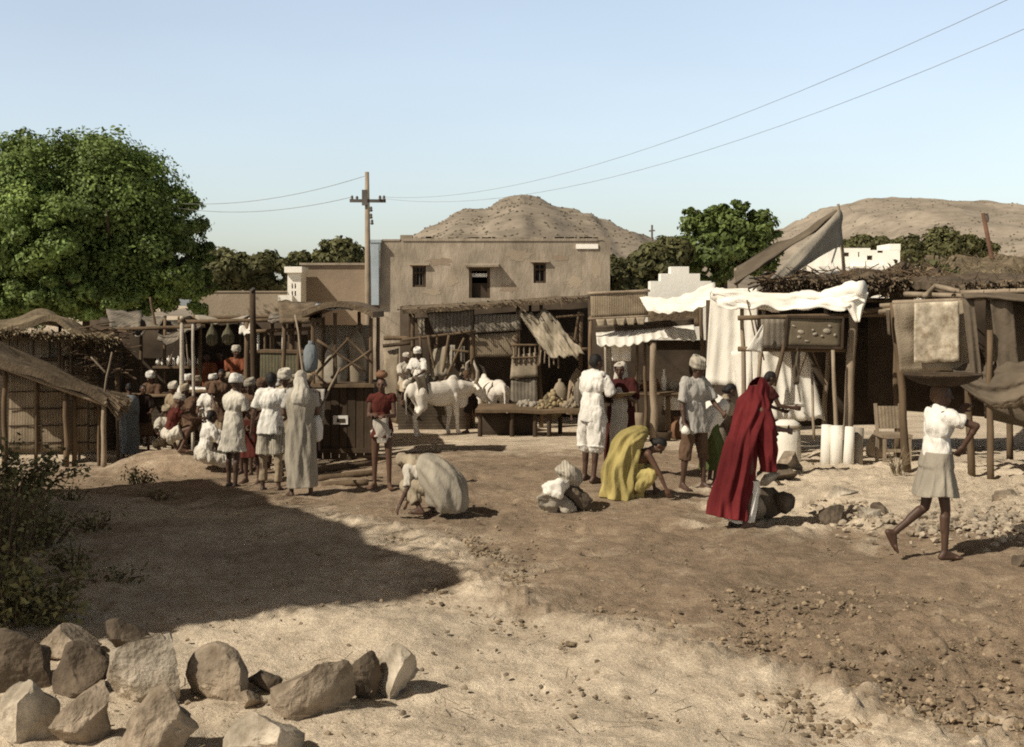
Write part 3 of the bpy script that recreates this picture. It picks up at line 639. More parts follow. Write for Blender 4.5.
def dr(pitch, out=0, side=1):
    p, o = R(pitch), R(out); return V((side*math.sin(o), math.cos(o)*math.sin(p), -math.cos(o)*math.cos(p)))
STAND = dict(lean=2, thL=(3, 4), thR=(-3, 4), shL=0, shR=-6, uaL=(-4, 9), uaR=(3, 9), faL=(10, 5), faR=(14, 5), hp=0, hy=0)
def pose(**k): q = dict(STAND); q.update(k); return q
class Fig:
    """a posed body: forward kinematics first, then one continuous skin"""
    def __init__(f, H, q, fat=1.0):
        s = f.s = H/1.7; f.q = q; f.fat = fat; J = f.J = {}
        P0 = V((0, 0, 0)); ln = R(q['lean']); bend = q.get('side', 0)
        up = V((math.sin(R(bend)), math.sin(ln), math.cos(ln))).normalized(); f.up = up
        rt = V((1, 0, 0)); rt = (rt-up*rt.dot(up)).normalized(); tw = q.get('twist', 0); rt = Matrix.Rotation(R(tw), 3, up) @ rt; fw = up.cross(rt); f.rt, f.fw = rt, fw
        J['pel'] = P0; J['waist'] = P0+up*.17*s; J['chest'] = P0+up*.36*s; J['neck'] = P0+up*.51*s
        for sd, n in ((-1, 'L'), (1, 'R')):
            J['sh'+n] = P0+up*.455*s+rt*(.165*s*sd); ua = dr(*q['ua'+n], sd); fa = dr(*q['fa'+n], sd)
            J['el'+n] = J['sh'+n]+ua*.275*s; J['wr'+n] = J['el'+n]+fa*.235*s; f.__dict__['fa'+n] = fa
            J['hip'+n] = V((.085*s*sd, 0, -.035*s)); th = dr(*q['th'+n], sd); o = q['th'+n][1]; sh = dr(q['sh'+n], q.get('so'+n, o*.4), sd)
            J['kn'+n] = J['hip'+n]+th*.415*s; J['an'+n] = J['kn'+n]+sh*.40*s
        hp, hy = R(q['hp']), R(q['hy'])
        hu = (up*.6+V((0, 0, 1))*.55).normalized(); hf0 = V((0, 1, 0)); hf0 = (hf0-hu*hf0.dot(hu)).normalized(); hr = hf0.cross(hu)
        Rm = Matrix.Rotation(hy, 3, hu) @ Matrix.Rotation(-hp, 3, hr)
        f.hf, f.hr, f.hu = Rm @ hf0, Rm @ hr, Rm @ hu
        J['head'] = J['neck']+hu*.05*s+f.hu*.095*s+f.hf*.015*s
        low = min(J['anL'].z, J['anR'].z)-.075*s
        if q.get('seat') is not None: low = -q['seat']
        f.base = -low
        for k in J: J[k] = J[k]+V((0, 0, -low+q.get('lift', 0)))
        f.HM = Matrix((f.hr, f.hf, f.hu)).transposed(); f.TM = Matrix((rt, fw, up)).transposed()
    def body(f, voxel, hands=True):
        s, J, q = f.s, f.J, f.q; m = MB(); k = f.fat
        m.ell(J['pel']+f.up*.01*s, (.135*s*k, .095*s*k, .11*s), f.TM); m.ell(J['waist'], (.115*s*k, .082*s*k, .12*s), f.TM); m.ell(J['chest']+f.up*.0*s, (.145*s, .10*s, .155*s), f.TM)
        m.cap(J['shL'].lerp(J['shR'], .08), J['shL'].lerp(J['shR'], .92), .058*s, .058*s); m.cap(J['chest']+f.up*.09*s, J['head']-f.hu*.05*s, .055*s, .047*s)
        for sd, n in ((-1, 'L'), (1, 'R')):
            m.cap(J['sh'+n], J['el'+n], .046*s, .034*s); m.cap(J['el'+n], J['wr'+n], .035*s, .024*s); mid = J['el'+n].lerp(J['wr'+n], .3); m.ell(mid, (.036*s,)*3)
            m.cap(J['hip'+n], J['kn'+n], .078*s*k, .047*s); m.cap(J['kn'+n], J['an'+n], .046*s, .031*s)
            sd_ = (J['an'+n]-J['kn'+n]).normalized(); bk = V((0, 1, 0)); bk = (bk-sd_*bk.dot(sd_)).normalized()*-.012*s; m.cap(J['kn'+n].lerp(J['an'+n], .16)+bk, J['kn'+n].lerp(J['an'+n], .48)+bk, .046*s, .036*s)
            fd = f.foot_dir(n); fs = fd.cross(V((0, 0, 1))).normalized(); a = J['an'+n]; pit = q.get('toe'+n, 0); fdp = (fd*math.cos(R(pit))-V((0, 0, 1))*math.sin(R(pit))).normalized(); dn = fs.cross(fdp); dn = dn if dn.z < 0 else -dn
            heel = a-fdp*.035*s+dn*.045*s; ball = a+fdp*.12*s+dn*.05*s
            m.cap(a, heel, .033*s, .032*s); m.cap(heel, ball, .032*s, .030*s); m.cap(a, ball, .032*s, .026*s)
            for t in range(5):
                w = (t-2)*.0165*s; L = (.062-.006*abs(t-(1 if sd > 0 else 3)))*s; m.cap(ball+fs*w, ball+fs*w*1.1+fdp*L+dn*.008*s, .0155*s, .0115*s, 8)
            f.hand(m, n, sd, hands)
        c = J['head']; M = f.HM
        def hp(x, y, z): return c+M @ (V((x, y, z))*s)
        m.ell(hp(0, -.008, .018), (.073*s, .088*s, .085*s), M); m.ell(hp(0, .022, -.052), (.052*s, .060*s, .056*s), M); m.ell(hp(0, .055, -.09), (.024*s, .022*s, .018*s), M)
        m.cap(hp(0, .080, .016), hp(0, .104, -.024), .009*s, .0155*s, 8); m.ell(hp(0, .068, .032), (.052*s, .02*s, .014*s), M)
        m.ell(hp(0, .079, -.051), (.022*s, .011*s, .006*s), M, 8, 6); m.ell(hp(0, .077, -.062), (.020*s, .011*s, .007*s), M, 8, 6)
        for sd in (-1, 1):
            m.ell(hp(.074*sd, -.008, -.01), (.010*s, .022*s, .031*s), M, 10, 8); m.ell(hp(.03*sd, .070, .008), (.015*s, .012*s, .009*s), M, 8, 6); m.ell(hp(.042*sd, .055, -.025), (.022*s, .022*s, .022*s), M, 10, 8)
        me = remesh(m, voxel, 3, .45); f.eyes = [hp(.031*sd, .080, .008) for sd in (-1, 1)]; f.lipc = hp(0, .087, -.056)
        return me
    def foot_dir(f, n):
        y = R(f.q.get('fy'+n, (-8 if n == 'R' else 8))); return V((-math.sin(y), math.cos(y), 0))
    def hand(f, m, n, sd, full):
        s, J = f.s, f.J; d = f.__dict__['fa'+n]; hd = f.q.get('hd'+n); 
        if hd: d = dr(*hd, sd)
        w = f.fw-d*f.fw.dot(d); w = w.normalized() if w.length > .2 else V((0, 0, 1)); nr = w.cross(d).normalized()   # w: across the palm, thumb side forward
        inn = -nr if nr.x*sd > 0 else nr
        b = J['wr'+n]; pc = b+d*.05*s; M = Matrix((w, inn, d)).transposed()
        m.cap(b, b+d*.02*s, .024*s, .024*s); m.ell(pc, (.040*s, .019*s, .05*s), M, 12, 8)
        cu = R(f.q.get('curl', 28)); 
        for i in range(4):
            L = (.070, .078, .073, .056)[i]*s; o = b+d*.088*s+w*((.030, .010, -.011, -.030)[i]*s)
            d1 = (d*math.cos(cu*.6)+inn*math.sin(cu*.6)); d2 = (d*math.cos(cu*1.7)+inn*math.sin(cu*1.7)); r = .0098*s
            k = o+d1*L*.52; m.cap(o-d*.015*s, k, r*1.08, r, 8); m.cap(k, k+d2*L*.5, r, r*.82, 8)
        o = b+d*.03*s+w*.032*s; t1 = (d*.62+w*.70+inn*.35).normalized(); k = o+t1*.036*s; m.cap(o-t1*.012*s, k, .0135*s, .0115*s, 8); m.cap(k, k+(d*.85+w*.3+inn*.4).normalized()*.030*s, .0115*s, .009*s, 8)
    # ---- garments: every one a mesh around the posed body
    def shirt(f, hem=.16, sleeve=.6, inf=.022, flare=.05, hang=True):
        s, J = f.s, f.J; m = MB(); k = f.fat
        m.ell(J['waist'], ((.118*k+inf)*s, (.085*k+inf)*s, .16*s), f.TM); m.ell(J['chest'], ((.15+inf)*s, (.103+inf)*s, .16*s), f.TM)
        m.cap(J['shL'].lerp(J['shR'], .08), J['shL'].lerp(J['shR'], .92), (.058+inf*.7)*s, (.058+inf*.7)*s); m.cap(J['chest']+f.up*.08*s, J['neck']+f.up*.005*s, .085*s, .060*s)
        dn = V((0, 0, -1)) if hang else -f.up
        a = J['waist']; b = J['pel']+dn*hem*s; n = 7; vs = []; fs = []; sg = 22
        for i in range(n):
            t = i/(n-1); c = a.lerp(b, t); wd = (.118*k+inf+flare*t)*s; dp = (.088*k+inf+flare*t*1.1)*s
            for j in range(sg):
                A = 2*math.pi*j/sg; fo = 1+.06*t*math.sin(A*5+s*40); vs.append(c+f.rt*(math.cos(A)*wd*fo)+f.fw*(math.sin(A)*dp*fo))
        for i in range(n-1):
            for j in range(sg): fs.append((i*sg+j, i*sg+(j+1) % sg, (i+1)*sg+(j+1) % sg, (i+1)*sg+j))
        fs.append(tuple(range(sg))); fs.append(tuple((n-1)*sg+j for j in range(sg))[::-1]); m.add(vs, [tuple(reversed(q)) for q in fs])
        for n_ in 'LR':
            a, b = J['sh'+n_], J['el'+n_]
            if sleeve <= 1: e = a.lerp(b, sleeve); m.tube([a, a.lerp(e, .5), e], [(.05+inf*.8)*s, (.052+inf*.7)*s, (.050+inf*.8)*s], 14)
            else: 
                m.cap(a, b, (.05+inf*.8)*s, (.042+inf*.6)*s); e = b.lerp(J['wr'+n_], sleeve-1); m.tube([b, e], [(.042+inf*.6)*s, (.034+inf*.6)*s], 12)
        return m
    def shorts(f, length=.75, inf=.022, flare=.015):
        s, J = f.s, f.J; m = MB(); k = f.fat; m.ell(J['pel']+f.up*.02*s, ((.137*k+inf)*s, (.098*k+inf)*s, .13*s), f.TM)
        for n in 'LR':
            a, b = J['hip'+n], J['kn'+n]; d = (b-a).normalized()
            if length <= 1: e = a.lerp(b, length); m.tube([a-d*.03*s, a.lerp(e, .5), e], [(.082*k+inf)*s, (.078*k+inf)*s, (.074+inf+flare)*s], 16)
            else: m.cap(a, b, (.082*k+inf)*s, (.058+inf)*s); e = b.lerp(J['an'+n], length-1); m.tube([b, e], [(.058+inf)*s, (.046+inf+flare)*s], 14)
        return m
    def wrap(f, z1, top=.10, inf=.03, flare=.04, folds=9, amp=.05, seg=56):
        """skirt, dhoti or lungi: rings round both legs from the waist down to height z1 (fraction of leg length from the ground)"""
        s, J = f.s, f.J; vs = []; n = 22; zt = J['pel'].z+top*s; zb = z1
        def leg(n_, z):
            h, k, a = J['hip'+n_], J['kn'+n_], J['an'+n_]
            if z >= h.z: return h
            if z >= k.z: return h.lerp(k, (h.z-z)/max(1e-4, h.z-k.z))
            return k.lerp(a, min(1, (k.z-z)/max(1e-4, k.z-a.z)))
        ph = random.uniform(0, 6)
        for i in range(n):
            t = i/(n-1); z = zt+(zb-zt)*t; l, r = leg('L', z), leg('R', z); c = (l+r)/2; 
            if z > J['hipL'].z: c = J['pel'].lerp(J['pel']+f.up*.15*s, (z-J['hipL'].z)/(.15*s)) 
            lr = abs(l.x-r.x)/2; fb = abs(l.y-r.y)/2; th = (.085*(1-t)+.055*t)*s
            rx = max(.13*s*f.fat, lr+th)+inf*s+flare*s*t; ry = max(.098*s*f.fat if t < .35 else 0, fb+th)+inf*s+flare*s*t
            for j in range(seg):
                A = 2*math.pi*j/seg; w = min(1, t*1.6)
                fo = 1+amp*1.25*w*(1-2.2*abs(math.sin((A*folds+ph+.8*t+1.2*mnoise.noise(V((A,t*2,ph))))/2))**.8+.6*math.sin(A*(folds*2-3)+ph*2))+.05*w*mnoise.noise(V((math.cos(A)*2+ph, math.sin(A)*2, t*2)))
                vs.append(V((c.x+math.cos(A)*rx*fo, c.y+math.sin(A)*ry*fo, z+.012*s*math.sin(A*3+ph)*t)))
        return f.rings(vs, n, seg)
    def rings(f, vs, n, seg, drop=None, th=.012):
        m = MB(); fs = []
        for i in range(n-1):
            for j in range(seg):
                if drop and drop(i, j): continue
                fs.append((i*seg+j, i*seg+(j+1) % seg, (i+1)*seg+(j+1) % seg, (i+1)*seg+j))
        m.add(vs, fs); m.thick = th; return m
    def drape(f, path, seg=56, folds=8, amp=.05, sway=2.0, open_front=None, ph=None):
        """cloth lofted along a path of (x, y, z, rx, ry, yaw): sari, shawl, hanging end"""
        ph = random.uniform(0, 6) if ph is None else ph; n = len(path)*5-4; vs = []
        def cr(a, b, c, d, t): return .5*((2*b)+(-a+c)*t+(2*a-5*b+4*c-d)*t*t+(-a+3*b-3*c+d)*t**3)
        def at(t):
            x = t*(len(path)-1); i = min(int(x), len(path)-2); u = x-i; g = [path[max(0, i-1)], path[i], path[i+1], path[min(len(path)-1, i+2)]]
            return [cr(g[0][k], g[1][k], g[2][k], g[3][k], u) for k in range(6)]
        for i in range(n):
            t = i/(n-1); x, y, z, rx, ry, yw = at(t); e = at(min(1, t+.01)); g0 = at(max(0, t-.01)); ax = V((e[0]-g0[0], e[1]-g0[1], e[2]-g0[2])).normalized()
            rr = V((math.cos(R(yw)), math.sin(R(yw)), 0)); rr = (rr-ax*rr.dot(ax)).normalized(); ff = ax.cross(rr)
            w = min(1, max(0, (1-t)*1.6))
            for j in range(seg):
                A = 2*math.pi*j/seg
                fo = 1+amp*1.5*(.25+w)*(1-2.2*abs(math.sin((A*folds+ph+sway*t*3+2.0*mnoise.noise(V((math.cos(A)*1.5,math.sin(A)*1.5+ph,t*3))))/2))**.75+.6*math.sin(A*(folds*2-3)-sway*4*t+ph*2))+.07*mnoise.noise(V((math.cos(A)*1.6+ph, math.sin(A)*1.6, t*4)))
                p = V((x, y, z))+rr*(math.cos(A)*rx*fo)-ff*(math.sin(A)*ry*fo); vs.append(p)
        dropf = None
        if open_front:
            t0, t1, half = open_front
            def dropf(i, j):
                t = i/(n-1); A = (2*math.pi*(j+.5)/seg) % (2*math.pi); return t0 < t < t1 and abs(A-math.pi/2) < R(half)
        return f.rings(vs, n, seg, dropf)
    def hair(f, long=False, r=1.0):
        s = f.s; m = MB(); c = f.J['head']; M = f.HM
        m.ell(c+M @ (V((0, -.016, .03))*s), (.080*s*r, .090*s*r, .082*s*r), M); m.ell(c+M @ (V((0, -.05, -.01))*s), (.072*s*r, .056*s*r, .075*s*r), M)
        if long: m.ell(c+M @ (V((0, -.095, -.055))*s), (.042*s, .04*s, .042*s), M)
        return m
    def turban(f, big=1.0, tail=False):
        s = f.s; m = MB(); c = f.J['head']; M = f.HM
        m.ell(c+M @ (V((0, -.008, .065))*s), (.080*s*big, .090*s*big, .062*s*big), M)
        for i in range(7):
            tl_ = Matrix.Rotation(R(random.uniform(-16, 16)), 3, 'X') @ Matrix.Rotation(R(random.uniform(-16, 16)), 3, 'Y'); pts = []
            rx, ry, z0 = .078*big, .090*big, .040+.013*i*big
            if i > 3: rx *= .86; ry *= .86
            for k in range(19):
                A = 2*math.pi*k/18+i; pts.append(c+M @ ((tl_ @ V((rx*math.cos(A), ry*math.sin(A), 0))+V((0, -.008, z0)))*s))
            m.tube(pts, .023*s*big, 7)
        if tail: m.cap(c+M @ (V((.03, -.09, .03))*s), c+M @ (V((.045, -.12, -.16))*s), .03*s, .022*s)
        return m
    def headcloth(f, ext=.16):
        """a cloth thrown over head and shoulders, face left open"""
        s = f.s; m = MB(); c = f.J['head']; M = f.HM
        m.ell(c+M @ (V((0, -.02, .03))*s), (.092*s, .104*s, .092*s), M); m.ell(c+M @ (V((0, -.055, -.06))*s), (.098*s, .075*s, .11*s), M); m.cap(c+M @ (V((0, -.06, -.08))*s), f.J['neck']-f.fw*.06*s-f.up*ext*s, .10*s, .13*s)
        return m
PEOPLE = 0
def person(at, rot, H, q, label, garments, skin=1, fine=.011, hands=True, group=None, fat=1.0, scale_z=None):
    """garments: list of (part name, kind, kwargs, material)"""
    global PEOPLE; PEOPLE += 1; random.seed(100+PEOPLE)
    f = Fig(H, q, fat); me = f.body(fine*H/1.7, hands)
    o = mesh_obj('person', me, [skins[skin], m_eye, m_lip]); tag(o, label, 'person', group)
    co = np.empty(len(me.polygons)*3); me.polygons.foreach_get('center', co); co = co.reshape(-1, 3); mi = np.zeros(len(me.polygons), int)
    for e in f.eyes: mi[np.linalg.norm((co-np.array(e))*np.array([1, 1, 1.25]), axis=1) < .0135*f.s] = 1
    mi[np.linalg.norm((co-np.array(f.lipc))*np.array([.6, .8, 1.5]), axis=1) < .013*f.s] = 2
    me.polygons.foreach_set('material_index', mi)
    for i, (nm, kind, kw, m) in enumerate(garments):
        kw = dict(kw); wa = kw.pop('wr', .026); mb = getattr(f, kind)(**kw)
        if hasattr(mb, 'thick'):
            g = obj(nm, mb, m, o, local=True, smooth=True); sd = g.modifiers.new('thickness', 'SOLIDIFY'); sd.thickness = .008; sd.offset = 1
            s2 = g.modifiers.new('soft', 'SUBSURF'); s2.levels = 1; s2.render_levels = 1
        else:
            mm = remesh(mb, max(.012, fine)*1.05*f.s, 3 if kind != 'hair' else 2, .5)
            if wa: wrinkle(mm, wa*f.s*(1 if kind not in ('hair', 'turban') else .35), 14/f.s if kind == 'hair' else 9/f.s, i*7.3+PEOPLE)
            if kind == 'hair':
                # open the face: hair stays behind the hairline
                bm = bmesh.new(); bm.from_mesh(mm); Mi = f.HM.transposed(); kill = []
                for v in bm.verts:
                    l = (Mi @ (v.co-f.J['head']))/f.s
                    if l.y > .012+max(0, l.z-.03)*.95 and l.z < .075: kill.append(v)
                bmesh.ops.delete(bm, geom=kill, context='VERTS'); bm.to_mesh(mm); bm.free()
            if kind == 'headcloth':
                bm = bmesh.new(); bm.from_mesh(mm); Mi = f.HM.transposed(); kill = [v for v in bm.verts if (lambda l: l.y > .045 and l.z < .055 and l.z > -.16)((Mi @ (v.co-f.J['head']))/f.s)]
                bmesh.ops.delete(bm, geom=kill, context='VERTS'); bm.to_mesh(mm); bm.free()
            g = mesh_obj(nm, mm, m, o)
    o.location = at; o.rotation_euler = (0, 0, R(rot)); return o, f
def local_to_world(o, p): return Matrix.Translation(o.location) @ o.rotation_euler.to_matrix().to_4x4() @ V(p)

# ---- the near man walking with a tray on his head
q = pose(lean=4, thR=(7, 2), shR=-2, thL=(-9, 2), shL=-52, toeL=62, uaR=(72, 22), faR=(-22, -24), uaL=(50, 25), faL=(150, -30), hp=2, hy=-6, curl=45, fyL=0, fyR=0)
near, fn = person(GP(936, 558), -84, 1.66, q, 'barefoot man in white shirt and short grey skirt walking with a tray on his head', [
    ('kilt', 'wrap', dict(z1=.60, top=.11, flare=.095, folds=12, amp=.045), cG), ('shirt', 'shirt', dict(hem=.07, sleeve=.62, inf=.03, flare=.02), cW), ('cap', 'hair', dict(r=1.09), cBrn)], skin=0, fine=.0085)
# ---- woman in the red sari
q = pose(lean=20, thL=(12, 6), shL=-10, thR=(8, 6), shR=-22, uaL=(35, 10), faL=(75, -5), uaR=(40, 10), faR=(80, -5), hp=22, hy=0)
H = 1.62
def P6(*a): return a
red, fr = person(GP(741, 529), -52, H, q, 'woman wrapped from head to hem in a deep red sari', [
    ('sari', 'drape', dict(path=[(-.06, -.16, .13, .235, .195, 0), (-.05, -.12, .34, .215, .195, 0), (-.02, -.06, .58, .205, .185, 0), (0, .0, .83, .195, .17, 0), (0, .07, 1.02, .175, .155, 0), (0, .15, 1.22, .215, .15, 0), (0, .21, 1.33, .20, .155, 0), (0, .26, 1.43, .125, .135, 0), (0, .30, 1.53, .105, .12, 0), (0, .32, 1.60, .055, .06, 0), (0, .325, 1.62, .008, .008, 0)], folds=8, amp=.075, sway=2.8, open_front=(.74, .93, 34)), cRed),
    ('sari_end', 'drape', dict(path=[(.20, .22, .62, .10, .07, 0), (.19, .20, .85, .12, .08, 0), (.16, .2, 1.08, .13, .1, 0), (.1, .2, 1.26, .12, .12, 0)], folds=5, amp=.08), cRed),
    ('underskirt', 'wrap', dict(z1=.09, top=-.35, inf=.0, flare=.0, folds=8, amp=.03), cW)], skin=1, fine=.0095)
# ---- man in the striped turban
q = pose(lean=3, thL=(4, 5), thR=(-2, 5), shR=-8, uaL=(20, 14), faL=(62, -10), uaR=(2, 12), faR=(16, 6), hp=14, hy=10, curl=50)
turb, ft = person(GP(694, 490), 212, 1.72, q, 'man in a striped turban and loose pale grey shirt standing bare-legged, looking down', [
    ('shirt', 'shirt', dict(hem=.17, sleeve=.85, inf=.04, flare=.05), cG2), ('trousers', 'shorts', dict(length=1.2, inf=.016), cBrn), ('turban', 'turban', dict(big=1.08), cStr)], skin=0, fine=.0095)
# ---- woman in green, bending beside him
q = pose(lean=36, thL=(20, 5), shL=-6, thR=(14, 6), shR=-10, uaL=(14, 8), faL=(24, -6), uaR=(14, 8), faR=(24, -6), hp=18)
grn, _ = person(GP(708, 486), -70, 1.5, q, 'woman with white cloth across her back and a green skirt, bending behind the red sari', [
    ('skirt', 'wrap', dict(z1=.22, top=.10, flare=.09, folds=9, amp=.06), cGrn), ('blouse', 'shirt', dict(hem=.02, sleeve=.7, inf=.022, flare=.01, hang=False), cBei),
    ('shawl', 'drape', dict(path=[(-.05, -.16, .55, .20, .10, 0), (-.03, -.12, .78, .235, .17, 0), (0, .06, .98, .225, .165, 0), (0, .22, 1.10, .20, .15, 0)], folds=5, amp=.05), cW), ('hair', 'hair', dict(long=True), m_hair)], skin=0, fine=.0105)
# ---- dark boy stepping on the stones
q = pose(lean=8, thL=(38, 4), shL=-26, thR=(-2, 4), shR=-10, uaL=(18, 8), faL=(70, -10), uaR=(26, 10), faR=(82, 4), hp=22, hy=0, curl=40)
boy, fb = person(GD(763, 17.3, .03), -78, 1.50, q, 'bare-headed young man in dark clothes holding out a pale plate', [
    ('shirt', 'shirt', dict(hem=.06, sleeve=.5, inf=.012, flare=.02), cMar), ('shorts', 'shorts', dict(length=.9, inf=.018), cDk), ('hair', 'hair', dict(), m_hair)], skin=0, fine=.0095)
# ---- woman in the yellow sari bending to the ground
q = pose(lean=54, thL=(98, 8), shL=-42, thR=(92, 10), shR=-46, uaL=(10, 8), faL=(16, 0), uaR=(30, 6), faR=(24, 0), hp=38, curl=30)
yel, _ = person(GP(620, 500), -92, 1.55, q, 'woman in a yellow sari crouching forward with one hand to the ground', [
    ('sari', 'drape', dict(path=[(0, .02, .03, .29, .27, 0), (0, .03, .18, .275, .255, 0), (0, .03, .36, .26, .24, 0), (0, .07, .54, .25, .215, 0), (0, .12, .70, .23, .185, 0), (0, .22, .79, .19, .14, 0), (0, .30, .82, .12, .10, 0), (0, .35, .82, .04, .04, 0)], folds=8, amp=.075, sway=2.4), cYel),
    ('underskirt', 'shorts', dict(length=1.7, inf=.03, flare=.02), cYel), ('hair', 'hair', dict(long=True), m_hair)], skin=1, fine=.0105)
# ---- tall man in white, seen from behind
q = pose(lean=5, thL=(3, 5), thR=(-6, 5), shR=-10, shL=-3, uaL=(16, 8), faL=(72, -22), uaR=(26, 12), faR=(92, -24), hp=10, hy=-10)
wht, _ = person(GP(592, 482), -48, 1.78, q, 'tall man in loose white shirt and knee-length white dhoti with folded arms', [
    ('dhoti', 'shorts', dict(length=1.02, inf=.05, flare=.035), cW), ('shirt', 'shirt', dict(hem=.13, sleeve=.9, inf=.035, flare=.045), cW), ('hair', 'hair', dict(), m_hair)], skin=0, fine=.0105)
# ---- woman in dark maroon carrying a tray
q = pose(lean=3, uaL=(20, 12), faL=(108, -8), uaR=(20, 12), faR=(108, -8), hp=8, hy=0, curl=40)
mar, fm = person(GD(621, 17.4), 165, 1.66, q, 'person in dark maroon wrap and pale headcloth holding a flat basket', [
    ('wrap_cloth', 'wrap', dict(z1=.10, top=.12, flare=.05, folds=9, amp=.05), cMar), ('shawl', 'shirt', dict(hem=.08, sleeve=.9, inf=.03, flare=.04), cMar), ('headcloth', 'headcloth', dict(), cW2),
    ('apron', 'drape', dict(path=[(.02, .10, .30, .13, .09, 0), (.01, .10, .7, .13, .09, 0), (0, .07, 1.1, .12, .11, 0), (0, .04, 1.28, .09, .1, 0)], folds=5, amp=.06), cW2)], skin=0, fine=.0105)
# ---- stooped figure in grey
q = pose(lean=62, thL=(96, 14), shL=-40, thR=(96, 14), shR=-40, uaL=(-14, 22), faL=(18, 18), uaR=(20, 10), faR=(26, -4), hp=35, curl=25, twist=8)
stp, _ = person(GP(438, 513), 62, 1.42, q, 'stooped person bundled in grey-beige cloth squatting alone on the road', [
    ('wrap_cloth', 'drape', dict(path=[(0, -.16, .03, .17, .16, 0), (0, -.16, .13, .235, .22, 0), (0, -.10, .28, .245, .25, 0), (0, .00, .41, .235, .23, 0), (0, .11, .52, .205, .17, 0), (0, .20, .58, .14, .12, 0), (0, .25, .60, .05, .06, 0)], folds=6, amp=.045, sway=2.4), cG),
    ('skirt', 'shorts', dict(length=1.75, inf=.035), cBei), ('headcloth', 'headcloth', dict(ext=.03), cBei), ('sleeve', 'shirt', dict(hem=.0, sleeve=.95, inf=.018, flare=.0, hang=False), cW2)], skin=0, fine=.0105)
# ---- boy in red standing at the edge of the road
q = pose(lean=0, thL=(2, 3), thR=(-3, 4), uaL=(8, 6), faL=(96, -24), uaR=(6, 6), faR=(100, -26), hp=4, curl=50, fyR=-20, fyL=20)
rbo, frb = person(GP(382, 489), 176, 1.50, q, 'thin bare-legged boy in a red vest with a small pot on his head', [
    ('vest', 'shirt', dict(hem=.14, sleeve=.25, inf=.018, flare=.035), cRed2), ('loincloth', 'drape', dict(path=[(-.02, .08, .62, .06, .03, 0), (-.01, .09, .78, .10, .05, 0), (0, .08, .95, .11, .06, 0)], folds=3, amp=.08), cW2), ('sash', 'drape', dict(path=[(0, .0, .70, .155, .125, 0), (0, 0, .76, .15, .12, 0), (0, 0, .80, .14, .11, 0)], folds=4, amp=.03), cW2)], skin=1, fine=.0105)
# ---- the group on the left
q = pose(lean=3, uaL=(14, 8), faL=(40, -6), uaR=(18, 8), faR=(52, -8), hp=8)
g1, _ = person(GP(233, 489), -38, 1.67, q, 'bare-legged man in a white turban and thigh-long white tunic in the standing group', [
    ('tunic', 'shirt', dict(hem=.36, sleeve=.75, inf=.03, flare=.075), cW3), ('turban', 'turban', dict(big=1.05), cW)], skin=0, fine=.0105)
q = pose(lean=2, uaL=(-6, 16), faL=(6, 10), uaR=(4, 16), faR=(26, 4), hp=6)
g2, _ = person(GP(271, 492), -4, 1.67, q, 'bare-headed man in white shirt and pale shorts with his back turned', [
    ('shorts', 'shorts', dict(length=.85, inf=.028), cStr), ('shirt', 'shirt', dict(hem=.10, sleeve=.75, inf=.035, flare=.04), cW), ('stockings', 'shorts', dict(length=1.8, inf=.004, flare=0), cTan), ('hair', 'hair', dict(), m_hair)], skin=0, fine=.0105)
q = pose(lean=3, uaL=(8, 12), faL=(70, -20), uaR=(10, 12), faR=(78, -12), hp=12)
g3, _ = person(GP(301, 497), 14, 1.66, q, 'woman in a long grey wrapped cloth and pale headcloth with her back turned', [
    ('wrap_cloth', 'drape', dict(path=[(.02, -.02, .13, .215, .19, 0), (.01, -.01, .35, .205, .18, 0), (0, 0, .62, .20, .17, 0), (0, 0, .86, .185, .15, 0), (0, .0, 1.02, .165, .125, 0), (0, .01, 1.2, .205, .135, 0), (0, .02, 1.36, .17, .12, 0), (0, .03, 1.43, .08, .075, 0)], folds=8, amp=.045, sway=2.8), cG), ('headcloth', 'headcloth', dict(ext=.12), cW2), ('sleeve', 'shirt', dict(hem=0, sleeve=.7, inf=.014, flare=0), cG2)], skin=1, fine=.0105)
q = pose(lean=4, uaL=(20, 8), faL=(60, -10), uaR=(16, 8), faR=(56, -10), hp=14)
g4, _ = person(GP(252, 484), 170, 1.62, q, 'man in dark rust-brown wrap facing out from the middle of the standing group', [
    ('wrap_cloth', 'wrap', dict(z1=.42, top=.12, flare=.06, folds=9, amp=.05), cRed2), ('shawl', 'shirt', dict(hem=.05, sleeve=.8, inf=.03, flare=.03), cBrn), ('turban', 'turban', dict(big=.95), cG)], skin=0, fine=.012)
q = pose(lean=3, uaL=(20, 8), faL=(60, -10), uaR=(16, 8), faR=(56, -10), hp=14)
g5, _ = person(GP(287, 478), 165, 1.70, q, 'man wearing a big pale turban standing behind the grey-wrapped woman', [
    ('tunic', 'shirt', dict(hem=.3, sleeve=.8, inf=.03, flare=.06), cBei), ('dhoti', 'wrap', dict(z1=.3, top=.1, flare=.05), cBei), ('turban', 'turban', dict(big=1.2, tail=True), cW2)], skin=0, fine=.013)
